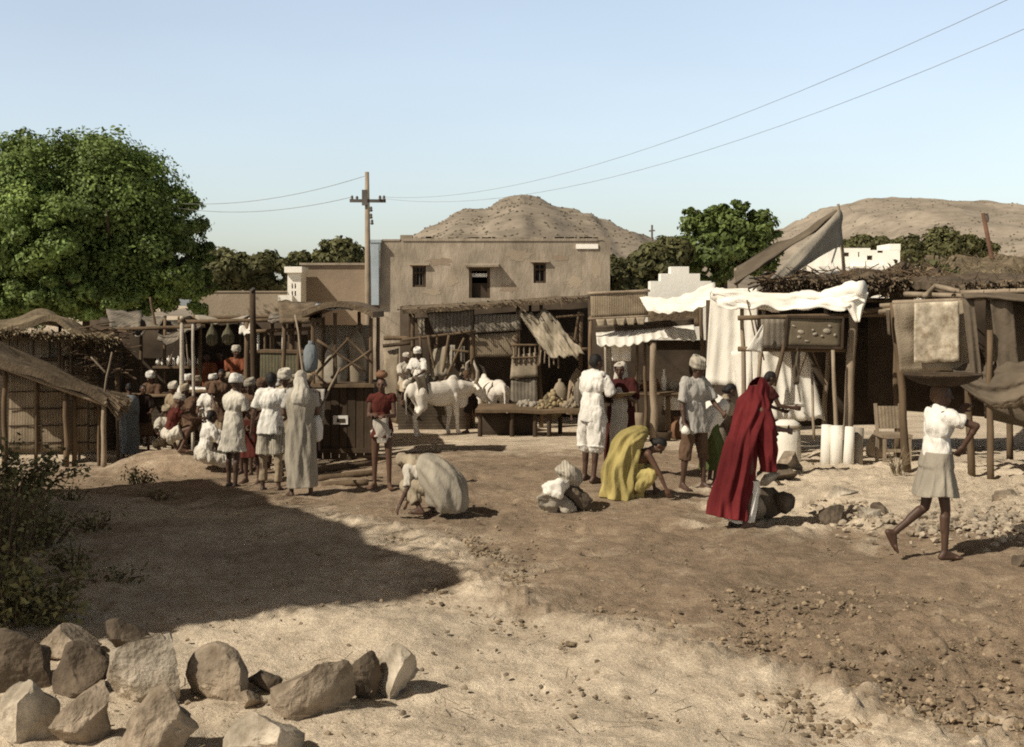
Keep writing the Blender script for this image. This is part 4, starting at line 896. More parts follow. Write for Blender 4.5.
# ---- seated men on the earth bank
q = pose(lean=14, thL=(78, 10), shL=-4, thR=(70, 12), shR=-18, uaL=(50, 20), faL=(120, -10), uaR=(30, 12), faR=(72, -10), hp=6, seat=.36)
b1, _ = person(GD(203, 21.3, -.02), -58, 1.66, q, 'man in white shirt and dhoti sitting at the end of the earth bank', [
    ('shirt', 'shirt', dict(hem=.05, sleeve=1.6, inf=.026, flare=.02), cW), ('dhoti', 'shorts', dict(length=1.05, inf=.05, flare=.05), cW3), ('hair', 'hair', dict(), m_hair)], skin=0, fine=.0115)
q = pose(lean=18, thL=(112, 10), shL=-24, thR=(112, 12), shR=-24, uaL=(62, 10), faL=(70, -16), uaR=(60, 12), faR=(90, -20), hp=4)
b2, _ = person(GD(168, 22.0, .02), -70, 1.62, q, 'man in white turban and red-brown waistcoat squatting on the earth bank', [
    ('vest', 'shirt', dict(hem=.02, sleeve=.35, inf=.02, flare=.01, hang=False), cRed2), ('dhoti', 'shorts', dict(length=.6, inf=.05, flare=.02), cW3), ('turban', 'turban', dict(big=1.0), cW3)], skin=1, fine=.0115)
q = pose(lean=10, thL=(70, 8), shL=-30, thR=(70, 8), shR=-30, uaL=(40, 10), faL=(90, -10), uaR=(40, 10), faR=(90, -10), hp=10, seat=.5)
b3, _ = person(GD(190, 22.9, .02), 150, 1.6, q, 'hunched man in brown behind the two men on the earth bank', [
    ('shawl', 'shirt', dict(hem=.03, sleeve=.9, inf=.04, flare=.04), cBrn), ('dhoti', 'shorts', dict(length=1.1, inf=.04), cBrn), ('turban', 'turban', dict(big=.95), cBei)], skin=0, fine=.013)
q = pose(lean=-6, thL=(4, 4), thR=(14, 5), shR=-6, uaL=(10, 8), faL=(60, -16), uaR=(10, 8), faR=(70, -16), hp=20)
b4, _ = person(GD(129, 25.2, .0), 30, 1.55, q, 'man wrapped in pale slate-blue cloth leaning at the corner of the bamboo lean-to', [
    ('wrap_cloth', 'drape', dict(path=[(0, .02, .10, .20, .17, 0), (0, .0, .4, .2, .175, 0), (0, -.02, .75, .205, .175, 0), (0, -.04, 1.0, .195, .16, 0), (0, -.06, 1.2, .18, .14, 0), (0, -.07, 1.3, .09, .08, 0)], folds=7, amp=.04), cBl), ('hair', 'hair', dict(), m_hair)], skin=0, fine=.012)
# ---- people in the shade of the left huts and the crowd in the open shed
crowd = [
 (152, 26.5, .10, 1.6, 172, 'up', cBrn, cOr, cW, 'man in white turban and orange-brown cloth under the torn mats'),
 (166, 24.6, .30, 1.5, 200, 'sit', cW2, cBei, cBei, 'crouched man in pale cloth in front of the dark mat huts'),
 (176, 26.8, .60, 1.5, 175, 'sit', cDk, cBrn, cTan, 'man in tan turban deep in the dark mat hut'),
 (189, 26.3, .84, 1.55, 185, 'sit', cW, cW, cW, 'man all in white by the foot of the white shed post'),
 (207, 27.0, .50, 1.62, 178, 'up', cOr, cOr, m_hair, 'black-haired man in orange cloth, closest of the shed sitters to the white post'),
 (221, 27.2, .50, 1.66, 182, 'up', cRed2, cRed2, m_hair, 'black-haired man in brick-red cloth in the middle of the open shed'),
 (214, 25.9, .84, 1.6, 190, 'sit', cW, cW, cW, 'man in white with white turban in the front row of the open shed'),
 (229, 26.0, .84, 1.6, 170, 'sit', cBei, cG, cBei, 'man in grey-beige cloth in the front row of the open shed'),
 (236, 26.8, .55, 1.7, 184, 'up', cOr, cRed2, cW2, 'man with pale shawl over his head and orange cloth at the shed end'),
 (243, 25.9, .84, 1.55, 176, 'sit', cW2, cOr, cOr, 'man in off-white and orange at the near corner of the open shed'),
 (200, 26.0, .84, 1.5, 168, 'sit', cW, cBei, cBei, 'man in white shirt and beige turban low beside the shed post'),
]
for (px, dd, up, H, rt_, kind, top, low, hd, lb) in crowd:
    q = pose(lean=10, thL=(88, 24), shL=10, soL=-34, thR=(88, 24), shR=10, soR=-34, uaL=(34, 12), faL=(76, -12), uaR=(30, 12), faR=(70, -12), hp=random.uniform(-4, 18), hy=random.uniform(-35, 35), seat=.12)
    if kind == 'up': q = pose(lean=3, uaL=(20, 10), faL=(80, -14), uaR=(8, 10), faR=(30, 0), hp=random.uniform(0, 14), hy=random.uniform(-35, 35))
    gm = [('shirt', 'shirt', dict(hem=.02, sleeve=.8, inf=.028, flare=.01), top), ('dhoti', 'shorts', dict(length=1.1, inf=.03), low)]
    gm.append(('hair', 'hair', dict(), m_hair) if hd is m_hair else ('turban', 'turban', dict(big=1.05), hd))
    person(GD(px, dd, up), rt_, H, q, lb, gm, skin=random.choice((0, 1, 1)), fine=.0155, group=None)
# ---- more of the market crowd
more = [
 (246, 20.7, 160, 1.62, cBrn, cBrn, cDk, 'man all in dark brown standing between the white tunic and the white shirt'),
 (262, 22.0, 190, 1.62, cW2, cBei, cBrn, 'man in off-white shirt and brown turban facing out behind the standing group'),
 (222, 22.9, 200, 1.58, cBrn, cTan, m_hair, 'bare-headed man in brown and tan behind the white tunic'),
 (293, 22.2, 170, 1.66, cBei, cBei, cBei, 'man all in beige next to the big pale turban'),
 (176, 24.6, 150, 1.55, cTan, cBrn, cW2, 'man in tan shirt with off-white turban by the counter of the torn mat hut'),
 (277, 23.4, 205, 1.60, cOr, cW2, cW, 'man in orange shirt and white turban below the olive chest'),
 (143, 25.4, 195, 1.50, cDk, cBrn, m_hair, 'bare-headed man in dark clothes near the bamboo lean-to'),
 (238, 24.3, 185, 1.60, cRed2, cW2, cBei, 'man in rust-red shirt and beige turban before the shed platform'),
 (211, 24.5, 170, 1.58, cW, cW, cBrn, 'man in white clothes and brown turban before the shed platform'),
 (310, 21.6, 150, 1.64, cBrn, cDk, cTan, 'man in brown with tan turban standing at the cart stall corner'),
]
for (px, dd, rt_, H, top, low, hd, lb) in more:
    q = pose(lean=random.uniform(1, 7), thL=(random.uniform(0, 10), 4), thR=(random.uniform(-8, 0), 4), uaL=(random.uniform(-5, 30), 10), faL=(random.uniform(20, 90), -12), uaR=(random.uniform(-5, 30), 10), faR=(random.uniform(20, 90), -12), hp=random.uniform(0, 16), hy=random.uniform(-30, 30))
    person(GD(px, dd), rt_, H, q, lb, [('shirt', 'shirt', dict(hem=random.choice((.1, .3)), sleeve=.85, inf=.03, flare=.05), top), ('dhoti', 'wrap', dict(z1=random.choice((.2, .45)), top=.1, flare=.05, inf=.015), low),
        ('hair', 'hair', dict(), m_hair) if hd is m_hair else ('turban', 'turban', dict(big=1.05), hd)], skin=random.choice((0, 1)), fine=.0145)
# ---- by the bulls
q = pose(lean=6, thL=(80, 14), shL=-6, thR=(80, 14), shR=-10, uaL=(26, 10), faL=(70, -10), uaR=(26, 10), faR=(76, -14), hp=6, seat=.44)
person(GD(419, 30.9, .82), 160, 1.66, q, 'man in clean white turban and white shirt perched behind the side-on bull', [
    ('shirt', 'shirt', dict(hem=.04, sleeve=.9, inf=.03, flare=.03), cW), ('dhoti', 'shorts', dict(length=1.3, inf=.035), cW2), ('turban', 'turban', dict(big=1.1), cW)], skin=0, fine=.014)
person(GD(405, 31.1, .72), 205, 1.60, q, 'hunched smaller man in pale cloth perched behind the rump of the side-on bull', [
    ('shirt', 'shirt', dict(hem=.04, sleeve=.9, inf=.03, flare=.03), cW2), ('dhoti', 'shorts', dict(length=1.3, inf=.035), cBei), ('turban', 'turban', dict(big=1.0), cW2)], skin=0, fine=.014)
q = pose(lean=14, thL=(14, 4), shL=-4, thR=(-16, 4), shR=-24, uaL=(30, 10), faL=(60, -10), uaR=(30, 10), faR=(70, -10), hp=10)
person(GD(472, 29.9), 60, 1.52, q, 'dark-clothed man standing at the head of the white bull, legs showing beneath it', [
    ('shirt', 'shirt', dict(hem=.12, sleeve=.9, inf=.024, flare=.03), cDk), ('shorts', 'shorts', dict(length=.8, inf=.02), cDk), ('turban', 'turban', dict(big=.95), cBrn)], skin=1, fine=.013)
q = pose(lean=4, hp=6, thL=(80, 16), shL=-4, thR=(80, 16), shR=-4, uaL=(24, 10), faL=(70, -10), uaR=(24, 10), faR=(70, -10), seat=.40)
person(GD(577, 31.2, .35), 190, 1.5, q, 'shopkeeper wrapped in a pointed tan hood sitting among the heaps of produce', [
    ('cloak', 'drape', dict(path=[(0, .05, .0, .27, .3, 0), (0, .04, .3, .27, .26, 0), (0, .02, .62, .25, .19, 0), (0, .03, .86, .20, .15, 0), (0, .05, 1.02, .12, .13, 0), (0, .04, 1.16, .02, .02, 0)], folds=6, amp=.04, open_front=(.74, .92, 30)), cTan)], skin=0, fine=.014)
# ================================================================ market stalls
random.seed(21)
m_thatch = mat('thatch', (.36, .285, .18), (.19, .14, .085), scale=7, bump=1.0, bscale=30, stretch=(1, 1, .5), dirt=.4, island=.4)
m_thatchd = mat('thatch_dark', (.25, .19, .125), (.125, .09, .057), scale=6, bump=1.0, bscale=26, dirt=.4, island=.4)
m_mat = mat('woven_mat', (.40, .32, .22), (.27, .21, .14), scale=4, bump=.6, bscale=60, dirt=.35, stripes=('X', 6, .38))
m_mat2 = mat('woven_mat_grey', (.33, .285, .225), (.22, .185, .14), scale=5, bump=.6, bscale=50, dirt=.4, stripes=('X', 3.5, .4))
m_matd = mat('mat_dark', (.13, .10, .07), (.075, .055, .038), scale=4, bump=.6, bscale=40, dirt=.4, stripes=('Z', 4, .35))
m_sack = mat('sackcloth', (.40, .33, .24), (.29, .235, .165), scale=4, bump=.5, bscale=45, dirt=.35)
m_tarp = mat('old_tarp', (.42, .36, .27), (.27, .225, .16), scale=3, bump=.6, bscale=20, stretch=(1, 1, .4), dirt=.4, stripes=('X', 3.1, .15))
m_canvas = mat('canvas_white', (.92, .88, .79), (.82, .77, .67), scale=1.6, bump=.5, bscale=12, stretch=(1, 1, .5), dirt=.2, trans=.1)
m_canvasd = mat('canvas_brown', (.17, .135, .095), (.10, .078, .055), scale=2.5, bump=.5, bscale=16, dirt=.35)
m_canvasg = mat('canvas_grey', (.46, .41, .33), (.34, .295, .235), scale=2.5, bump=.5, bscale=16, dirt=.3, trans=.1)
m_clay = mat('clay', (.28, .15, .085), (.18, .095, .055), scale=5, bump=.2, dirt=.3)
m_olive = mat('olive_boards', (.22, .20, .125), (.14, .125, .08), scale=4, bump=.5, dirt=.3, stripes=('X', 5, .4))
m_basket = mat('basket', (.33, .235, .13), (.20, .14, .075), scale=9, bump=.9, bscale=50, dirt=.3, stripes=('Z', 16, .4))
m_basketd = mat('basket_dark', (.11, .075, .045), (.06, .042, .026), scale=9, bump=.9, bscale=50, dirt=.3, stripes=('Z', 16, .4))
m_veg = mat('produce', (.42, .33, .20), (.25, .19, .10), scale=8, bump=.3, dirt=.3, island=.5)
m_palep = mat('whitened_post', (.62, .55, .45), (.45, .39, .31), scale=5, bump=.5, dirt=.3)
m_print = None
def post(t, px, py, d, pb=None, r=.05, m=None, db=None, pxb=None, bend=.03, name='post'):
    top = P(px, py, d); d2 = db or d
    bot = P(pxb if pxb is not None else px, pb, d2) if pb is not None else GD(pxb if pxb is not None else px, d2, -.08)
    mb = MB(); mb.pole(bot, top, r*1.1, r*.85, bend); return obj(name, mb, m or m_palewood, t, smooth=True)
def beam(t, a, b, r=.045, m=None, name='beam', bend=.02):
    mb = MB(); mb.pole(P(*a), P(*b), r, r*.85, bend); return obj(name, mb, m or m_wood, t, smooth=True)
def sheet(name, t, a, b, c, d_, m, label=None, cat=None, group=None, **k):
    mb = MB(); mb.patch(P(*a), P(*b), P(*c), P(*d_), **k)
    o = obj(name, mb, m, t, smooth=True)
    if label: tag(o, label, cat, group)
    return o
def thatch(name, t, a, b, c, d_, m, n=500, thick=.12, ln=.4, r=.008, extra=None, **k):
    mb = MB(); mb.patch(P(*a), P(*b), P(*c), P(*d_), thick=thick, nu=26, nv=12, **k); mb.straw(P(*a), P(*b), P(*c), P(*d_), n, ln, r, lift=thick*.9)
    return obj(name, mb, m, t)
def sticks(mb, a, b, c, d_, n, r=.012, ln=.9):
    a, b, c, d_ = P(*a), P(*b), P(*c), P(*d_)
    for _ in range(n):
        u, v = random.random(), random.random(); p = a.lerp(b, u).lerp(c.lerp(d_, u), v)+V((0, 0, .06+random.random()*.1))
        q = V((random.uniform(-1, 1), random.uniform(-.8, .8), random.uniform(-.1, .35))).normalized()*ln*random.uniform(.4, 1.2); mb.pole(p-q/2, p+q/2, r*random.uniform(.6, 1.4), bend=.1, n=5, seg=5)

# ---- A: bamboo lean-to
t = thing('bamboo_lean_to', GD(60, 24), 'low lean-to with sagging dark thatch roof and lit bamboo mat walls', 'lean-to')
thatch('roof', t, (-45, 326, 25.8), (-45, 346, 22.9), (108, 396, 25.8), (106, 401, 22.9), m_thatchd, n=1500, thick=.16, ln=.35, r=.004, amp=.14, freq=3, sag=.06)
beam(t, (-40, 352, 23.0), (107, 405, 23.0), .05, m_palewood, 'rafter'); beam(t, (106, 403, 22.8), (108, 399, 25.6), .035, m_palewood, 'rafter')
for px, dd, pt, r_ in ((66, 23.2, 388, .055), (74, 23.3, 391, .045), (79, 24.6, 393, .03), (104, 23.1, 402, .05), (99, 23.4, 400, .03), (5, 23.3, 366, .05), (36, 23.6, 377, .035), (118, 24.6, 405, .03)):
    post(t, px, pt, dd, r=r_, m=random.choice((m_palewood, m_wood)))
for k, (xa, xb, dd) in enumerate(((9, 37, 23.9), (38, 64, 23.95), (76, 88, 24.2), (90, 101, 24.6))):
    sheet('wall_mat', t, (xa, 372+xa*.25, dd), (xb, 372+xb*.25, dd), (xa, 452, dd), (xb, 453, dd), m_mat, nu=8, nv=8, amp=.03, thick=.03)
    for q in range(4):
        mb = MB(); mb.pole(P(xa, 392+q*17, dd-.04), P(xb, 391+q*17, dd-.04), .014, bend=.03); obj('wall_batten', mb, m_darkwood, t)
sheet('back_mat', t, (-40, 340, 25.7), (116, 405, 25.7), (-40, 450, 25.7), (116, 450, 25.7), m_matd, nu=8, nv=6, amp=.05)  # mat added behind to darken the inside of the lean-to
post(t, 112, 352, 24.4, 400, r=.022, pxb=103); post(t, 119, 420, 24.2, 398, r=.03, pxb=103, name='strut'); post(t, 91, 357, 25.0, 374, r=.02, pxb=107, name='strut')
# ---- B: thatched plank hut
t = thing('plank_hut', GD(40, 28), 'old hut with humped straw roof over pale upright plank panels, behind the lean-to', 'hut')
def hump(u, v, p): return p+V((0, 0, .42*math.exp(-((u-.55)/.2)**2)+.12*mnoise.noise(V((u*6, v*3, 2)))))
thatch('roof', t, (-40, 322, 30.5), (112, 338, 30.5), (-40, 332, 26.6), (116, 342, 26.6), m_thatch, n=1500, thick=.14, ln=.35, r=.004, amp=.1, freq=3, fn=hump)
for k in range(9):
    xa = 2+k*8; mb = MB(); mb.box((P(xa+3.9, 0, 27.6).x, 27.6+random.uniform(-.03, .03), (Z(338, 27.6)+Z(361, 27.6))/2), (7.4*27.6/F, .04, Z(337+random.uniform(-1, 1), 27.6)-Z(361, 27.6)), (0, random.uniform(-.02, .02), 0)); obj('plank', mb, random.choice((m_mat, m_sack, m_mat2)), t)
for (xa, xb, pt) in ((34, 62, 359), (65, 84, 357), (-10, 30, 361)):
    sheet('panel', t, (xa, pt, 27.5), (xb, pt, 27.5), (xa, 425, 27.5), (xb, 425, 27.5), m_mat, nu=6, nv=6, amp=.02, thick=.04)
beam(t, (-10, 338, 27.45), (74, 336, 27.45), .05); beam(t, (32, 360, 27.4), (86, 356, 27.4), .04, m_darkwood)
for px, pt in ((0, 332), (63, 357), (72, 325), (86, 340), (60, 324)): post(t, px, pt, 27.35, r=.045, m=m_wood)
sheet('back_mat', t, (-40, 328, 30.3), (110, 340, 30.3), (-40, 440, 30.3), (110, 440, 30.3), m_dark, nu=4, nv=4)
mb = MB(); sticks(mb, (70, 330, 27), (100, 330, 27), (84, 395, 27), (108, 390, 27), 50, .014, .8); obj('brushwood', mb, m_wood, t)
# ---- C: torn mat hut
t = thing('torn_mat_hut', GD(145, 28), 'dark sagging hut roofed with torn grey mats, between the plank hut and the open shed', 'hut')
sheet('roof_mat', t, (106, 309, 29.5), (142, 311, 29.5), (110, 327, 26.8), (140, 327, 26.8), m_mat2, nu=10, nv=8, amp=.12, sag=.06, thick=.04, edge=.15)
sheet('roof_mat', t, (128, 318, 29.2), (166, 314, 29.2), (135, 336, 26.5), (164, 317, 27.2), m_mat2, nu=10, nv=8, amp=.15, sag=.1, thick=.04, edge=.2)
sheet('roof_mat', t, (160, 325, 28.6), (200, 319, 28.6), (157, 340, 26.0), (201, 326, 26.4), m_mat2, nu=10, nv=8, amp=.12, sag=.12, thick=.03, edge=.2)
sheet('roof_mat', t, (100, 319, 30), (206, 320, 30), (100, 327, 28), (206, 327, 28), m_matd, nu=12, nv=4, amp=.1, thick=.06)
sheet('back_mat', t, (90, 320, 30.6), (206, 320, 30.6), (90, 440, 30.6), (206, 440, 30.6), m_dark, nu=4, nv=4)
sheet('side_mat', t, (98, 345, 27.0), (122, 341, 28.5), (98, 420, 27), (122, 420, 28.5), m_matd, nu=6, nv=6, amp=.06)
for px, pt, dd, pb, r_ in ((150, 297, 27.4, 330, .03), (117, 328, 26.9, None, .05), (165, 318, 27.1, None, .04), (200, 322, 26.7, None, .045), (141, 330, 28, None, .04)): post(t, px, pt, dd, pb, r=r_, m=m_wood, pxb=px+(6 if pb else 0))
post(t, 179, 335, 26.3, 366, r=.018, pxb=168, name='strut'); post(t, 185, 332, 26.3, 366, r=.016, pxb=189, name='strut')
beam(t, (104, 330, 26.8), (205, 326, 26.6), .045)
mb = MB(); sticks(mb, (104, 326, 26.8), (125, 330, 26.8), (100, 372, 26.5), (125, 380, 26.5), 60, .012, .7); obj('brushwood', mb, m_wood, t)
sheet('counter_front', t, (118, 397, 26.2), (182, 396, 26.2), (118, 436, 26.2), (182, 436, 26.2), m_matd, nu=8, nv=5, amp=.03); sheet('counter_top', t, (118, 393, 27.2), (182, 392, 27.2), (118, 397, 26.1), (182, 396, 26.1), m_wood, nu=8, nv=3, amp=.02, thick=.05)
# ---- D: open shed
t = thing('open_shed', GD(225, 26), 'open timber shed with white posts and rags on its roof frame, packed with sitting people', 'shed')
for px, pt, m_, r_ in ((182, 316, m_palep, .05), (193, 322, m_palep, .035), (247, 322, m_wood, .06), (272, 321, m_wood, .05), (292, 320, m_wood, .06), (318, 318, m_wood, .05)): post(t, px, pt, 25.2, r=r_, m=m_, bend=.01)
for px, pt in ((190, 322), (240, 321), (290, 319)): post(t, px, pt, 28, r=.05, m=m_darkwood)
for a, b_ in (((178, 322, 25.2), (322, 319, 25.2)), ((178, 318, 28), (322, 316, 28)), ((182, 320, 25.1), (190, 317, 28)), ((320, 318, 25.1), (318, 316, 28)), ((249, 332, 25.15), (320, 328, 25.15)), ((250, 352, 25.15), (275, 352, 25.15))): beam(t, a, b_, .045)
for px in (258, 265, 283, 300, 309): post(t, px, 331, 25.2, 352, r=.028, m=m_lime if px in (258, 283) else m_wood, name='baluster')
sheet('roof_cloth', t, (195, 317, 28.2), (250, 316, 28.2), (196, 319, 27.4), (250, 318, 27.4), m_canvasg, nu=14, nv=6, amp=.1, sag=.08, thick=.02, edge=.2)
sheet('roof_cloth', t, (240, 319, 25.3), (252, 318, 25.3), (239, 333, 25.05), (253, 331, 25.05), m_canvas, nu=8, nv=8, amp=.06, sag=.05, thick=.02, edge=.25)
sheet('roof_cloth', t, (270, 314, 28), (322, 312, 28), (268, 321, 24.9), (322, 318, 24.9), m_mat2, nu=12, nv=6, amp=.1, sag=.05, thick=.04, edge=.15)
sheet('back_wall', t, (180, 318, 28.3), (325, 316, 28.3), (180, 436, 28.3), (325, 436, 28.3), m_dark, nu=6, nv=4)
sheet('platform', t, (180, 387, 28.2), (252, 387, 28.2), (180, 392, 25.6), (252, 392, 25.6), m_wood, nu=8, nv=4, thick=.08, amp=.02); sheet('platform_front', t, (181, 394, 25.65), (252, 394, 25.65), (181, 440, 25.65), (252, 440, 25.65), m_darkwood, nu=8, nv=4, amp=.02)
for i, (px, py, w, h) in enumerate(((212, 336, 11, 20), (228, 336, 12, 18))):
    mb = MB(); c = P(px, py, 25.5); s_ = 25.5/F; mb.lathe(c-V((0, 0, h*s_/2)), [(w*s_*.15, 0), (w*s_*.5, h*s_*.15), (w*s_*.55, h*s_*.45), (w*s_*.38, h*s_*.75), (w*s_*.12, h*s_), (.02, h*s_*1.25)], 14); o = obj('hanging_sack', mb, m_olive, smooth=True)
    tag(o, ('greenish sack hanging under the shed roof near the white post', 'wider greenish sack hanging under the shed roof above the shawled sitter')[i], 'sack', 'sacks hung under the shed roof')
t = thing('tarred_post', GD(253, 24.9), 'thick dark bare post rising above the roof of the open shed', 'post')
mb = MB(); mb.pole(GD(254, 24.9, -.1), P(252.5, 289, 24.9), .075, .06, .01); obj('shaft', mb, m_darkwood, t, smooth=True)
mb = MB(); mb.bar(P(252.5, 289, 24.9)-V((.03, 0, .05)), P(252.5, 289, 24.9)+V((.03, 0, .02)), .15, .04); obj('iron_cap', mb, m_iron, t)
# ---- olive chest
t = thing('olive_chest', GD(284, 24.3, .55), 'olive-brown boarded chest raised beside the cart stall', 'chest')
mb = MB(); c = P(284, 367, 24.3); mb.box(c, (.84, .5, .56), (0, .02, 0)); obj('body', mb, m_olive, t); mb = MB(); mb.box(c+V((0, 0, .31)), (.9, .55, .05), (0, .02, 0)); obj('lid', mb, m_wood, t)
for sx_ in (-.36, .36):
    mb = MB(); q = c+V((sx_, -.1, -.28)); mb.pole(V((q.x, q.y, gz(q.x, q.y)-.05)), q, .04); obj('leg', mb, m_wood, t)
# ---- F: cart stall with the curved roof
t = thing('cart_stall', GD(342, 23), 'dark box-bodied cart stall with a curved plank roof, crossed braces and a small white plate', 'cart stall')
dF = 22.6; g0 = gz(X(342, dF), dF)
def bx_(xa, xb, za, zb, ya, yb, m_, nm):
    mb = MB(); mb.box(((X(xa, dF)+X(xb, dF))/2, (ya+yb)/2, (za+zb)/2), (X(xb, dF)-X(xa, dF), yb-ya, zb-za)); return obj(nm, mb, m_, t)
zt_ = Z(387, dF)
mb = MB(); n = 7
for k in range(n):
    xa, xb = 314+58*k/n, 314+58*(k+1)/n; mb.box(((X(xa, dF)+X(xb, dF))/2, dF+.05+random.uniform(-.012, .012), (g0+.06+zt_)/2), (X(xb, dF)-X(xa, dF)-.012, .04, zt_-g0-.06))
mb.box((X(316, dF)-.02, dF+.62, (g0+.08+zt_)/2), (.04, 1.05, zt_-g0-.1)); mb.box((X(371, dF)+.01, dF+.62, (g0+.08+zt_)/2), (.04, 1.05, zt_-g0-.1)); mb.box((X(343, dF), dF+1.2, (g0+.1+zt_)/2), (X(372, dF)-X(315, dF), .04, zt_-g0-.12)); obj('body', mb, m_darkwood, t)
bx_(311, 375, zt_, zt_+.06, dF-.12, dF+1.3, m_wood, 'counter_top'); bx_(312, 374, g0+.18, g0+.26, dF-.02, dF+.02, m_darkwood, 'skirting')
mb = MB(); mb.box((X(340.5, dF), dF+.01, Z(420, dF)), (.27, .02, .16)); pl = obj('plate', mb, m_canvas, t); mb = MB(); mb.box((X(341, dF), dF-.004, Z(420.5, dF)), (.15, .012, .07)); obj('plate_slot', mb, m_darkwood, pl)
for px, pt, yy in ((313, 318, dF), (335, 313, dF), (371, 318, dF), (313, 318, dF+1.2), (371, 318, dF+1.2), (351, 312, dF+1.2)):
    mb = MB(); mb.pole(V((X(px, dF), yy, zt_)), V((X(px, dF), yy, Z(pt, dF))), .04, .035, .01); obj('post', mb, m_wood, t)
for a, b_ in (((316, 374), (362, 324)), ((331, 378), (371, 350)), ((317, 340), (366, 372)), ((313, 372), (326, 384)), ((345, 336), (371, 362))): beam(t, (*a, dF-.03), (*b_, dF-.03), .026, m_wood, 'brace')
mb = MB(); sg = 14; 
for lay in range(2):
    vs = []; fs = []
    for i in range(sg+1):
        u = i/sg; px = 305+70*u; py = 321-14*math.sin(math.pi*(.08+.84*u))-lay*0
        for yy in (dF-.35, dF+1.6):
            for zz in (0, .11): vs.append(V((X(px, dF), yy, Z(py, dF)+zz)))
    for i in range(sg):
        a = i*4; b2_ = a+4; fs += [(a, b2_, b2_+1, a+1), (a+2, a+3, b2_+3, b2_+2), (a+1, b2_+1, b2_+3, a+3), (a, a+2, b2_+2, b2_)]
    fs += [(0, 1, 3, 2), (sg*4, sg*4+2, sg*4+3, sg*4+1)]
    if lay == 0: mb.add(vs, fs)
obj('curved_roof', mb, m_thatchd, t)
sheet('side_roof', t, (278, 303, 24.6), (322, 305, 24.6), (280, 322, 22.8), (322, 320, 22.8), m_thatchd, nu=12, nv=6, amp=.08, thick=.09)
sheet('back_mat', t, (313, 325, dF+1.25), (372, 325, dF+1.25), (313, 386, dF+1.25), (372, 386, dF+1.25), m_sack, nu=6, nv=5, amp=.03)
for px, pt in ((284, 318), (300, 320)): post(t, px, pt, 23.2, r=.045, m=m_wood)
def sack(px, py, d, w, h, m_, lb, nm='sack', cat='sack', grp=None, lean=0):
    mb = MB(); s_ = d/F; W_, H_ = w*s_/2, h*s_; b_ = P(px, py, d) if py else GD(px, d, -.02); mb.lathe(b_, [(W_*.75, 0), (W_, H_*.12), (W_*1.03, H_*.4), (W_*.9, H_*.7), (W_*.55, H_*.9), (W_*.2, H_*.98), (W_*.24, H_*1.08)], 16, 1, .8)
    sd = random.uniform(0, 50); mb.v = [tuple(V(v)+V((mnoise.noise(V((v[0]*4+sd, v[1]*4, v[2]*4)))*W_*.22, 0, mnoise.noise(V((v[0]*4, v[1]*4+sd, v[2]*4)))*H_*.06))) for v in mb.v]
    o = obj(nm, mb, m_, smooth=True); return tag(o, lb, cat, grp)
sack(336, 386, dF+.7, 24, 44, m_canvasg, 'whitish full sack standing inside the cart stall behind the braces'); sack(357, 386, dF+.75, 18, 56, m_sack, 'tall tan sack standing inside the cart stall by the utility pole')
mb = MB(); c = P(311, 355, dF-.25); mb.lathe(c-V((0, 0, .3)), [(.04, 0), (.11, .05), (.135, .2), (.12, .36), (.07, .46), (.03, .5), (.05, .56)], 14); mb.v = [tuple(V(v)+V((mnoise.noise(V(v)*7)*.04, 0, mnoise.noise(V(v)*5)*.03))) for v in mb.v]; o = obj('blue_bundle', mb, cBl, smooth=True); tag(o, 'slate-blue cloth bundle hanging at the corner of the cart stall', 'bundle')
o = sheet('blue_cloth', None, (316, 304, dF+1.2), (357, 303, dF+1.2), (314, 309, dF-.2), (358, 308.5, dF-.2), m_blue, 'faded light blue cloth spread over the curved cart roof', 'cloth', nu=14, nv=5, amp=.05, thick=.02, fold=.01)
o = sheet('grey_rag', None, (315, 389, dF-.16), (325, 389, dF-.16), (314, 420, dF-.17), (324, 421, dF-.14), cG2, 'narrow grey rag hanging from the counter edge of the cart stall', 'cloth', nu=8, nv=10, fold=.02, nf=2, thick=.012)
for i, (a, b_) in enumerate((((295, 315, 21.6), (311, 425, 20.4)), ((310, 428, 21.2), (340, 368, 22.2)))):
    mb = MB(); mb.pole(P(*b_) if i else P(*b_), P(*a), .02, .016, .04); o = obj('long_stick', mb, m_palewood, smooth=True); tag(o, ('long pale stick slanting up past the grey-wrapped woman', 'bent stick leaning against the front of the cart stall')[i], 'stick')
for i, (xa, ya, xb, yb) in enumerate(((316, 474, 372, 466), (318, 482, 376, 476), (322, 489, 368, 486))):  # poles added in place of striped shadows on the ground
    a, b_ = GP(xa, ya), GP(xb, yb); mb = MB(); mb.pole(a+V((0, 0, .05)), b_+V((0, 0, .05)), .05, .045, .02); o = obj('shadow_stripe_pole', mb, m_wood, smooth=True); tag(o, ('rough pole on the ground nearest the cart stall, added for a shadow stripe', 'middle one of three rough poles added for shadow stripes before the cart stall', 'rough pole on the ground by the boy in red, added for a shadow stripe')[i], 'pole', 'poles added for shadow stripes before the cart stall')
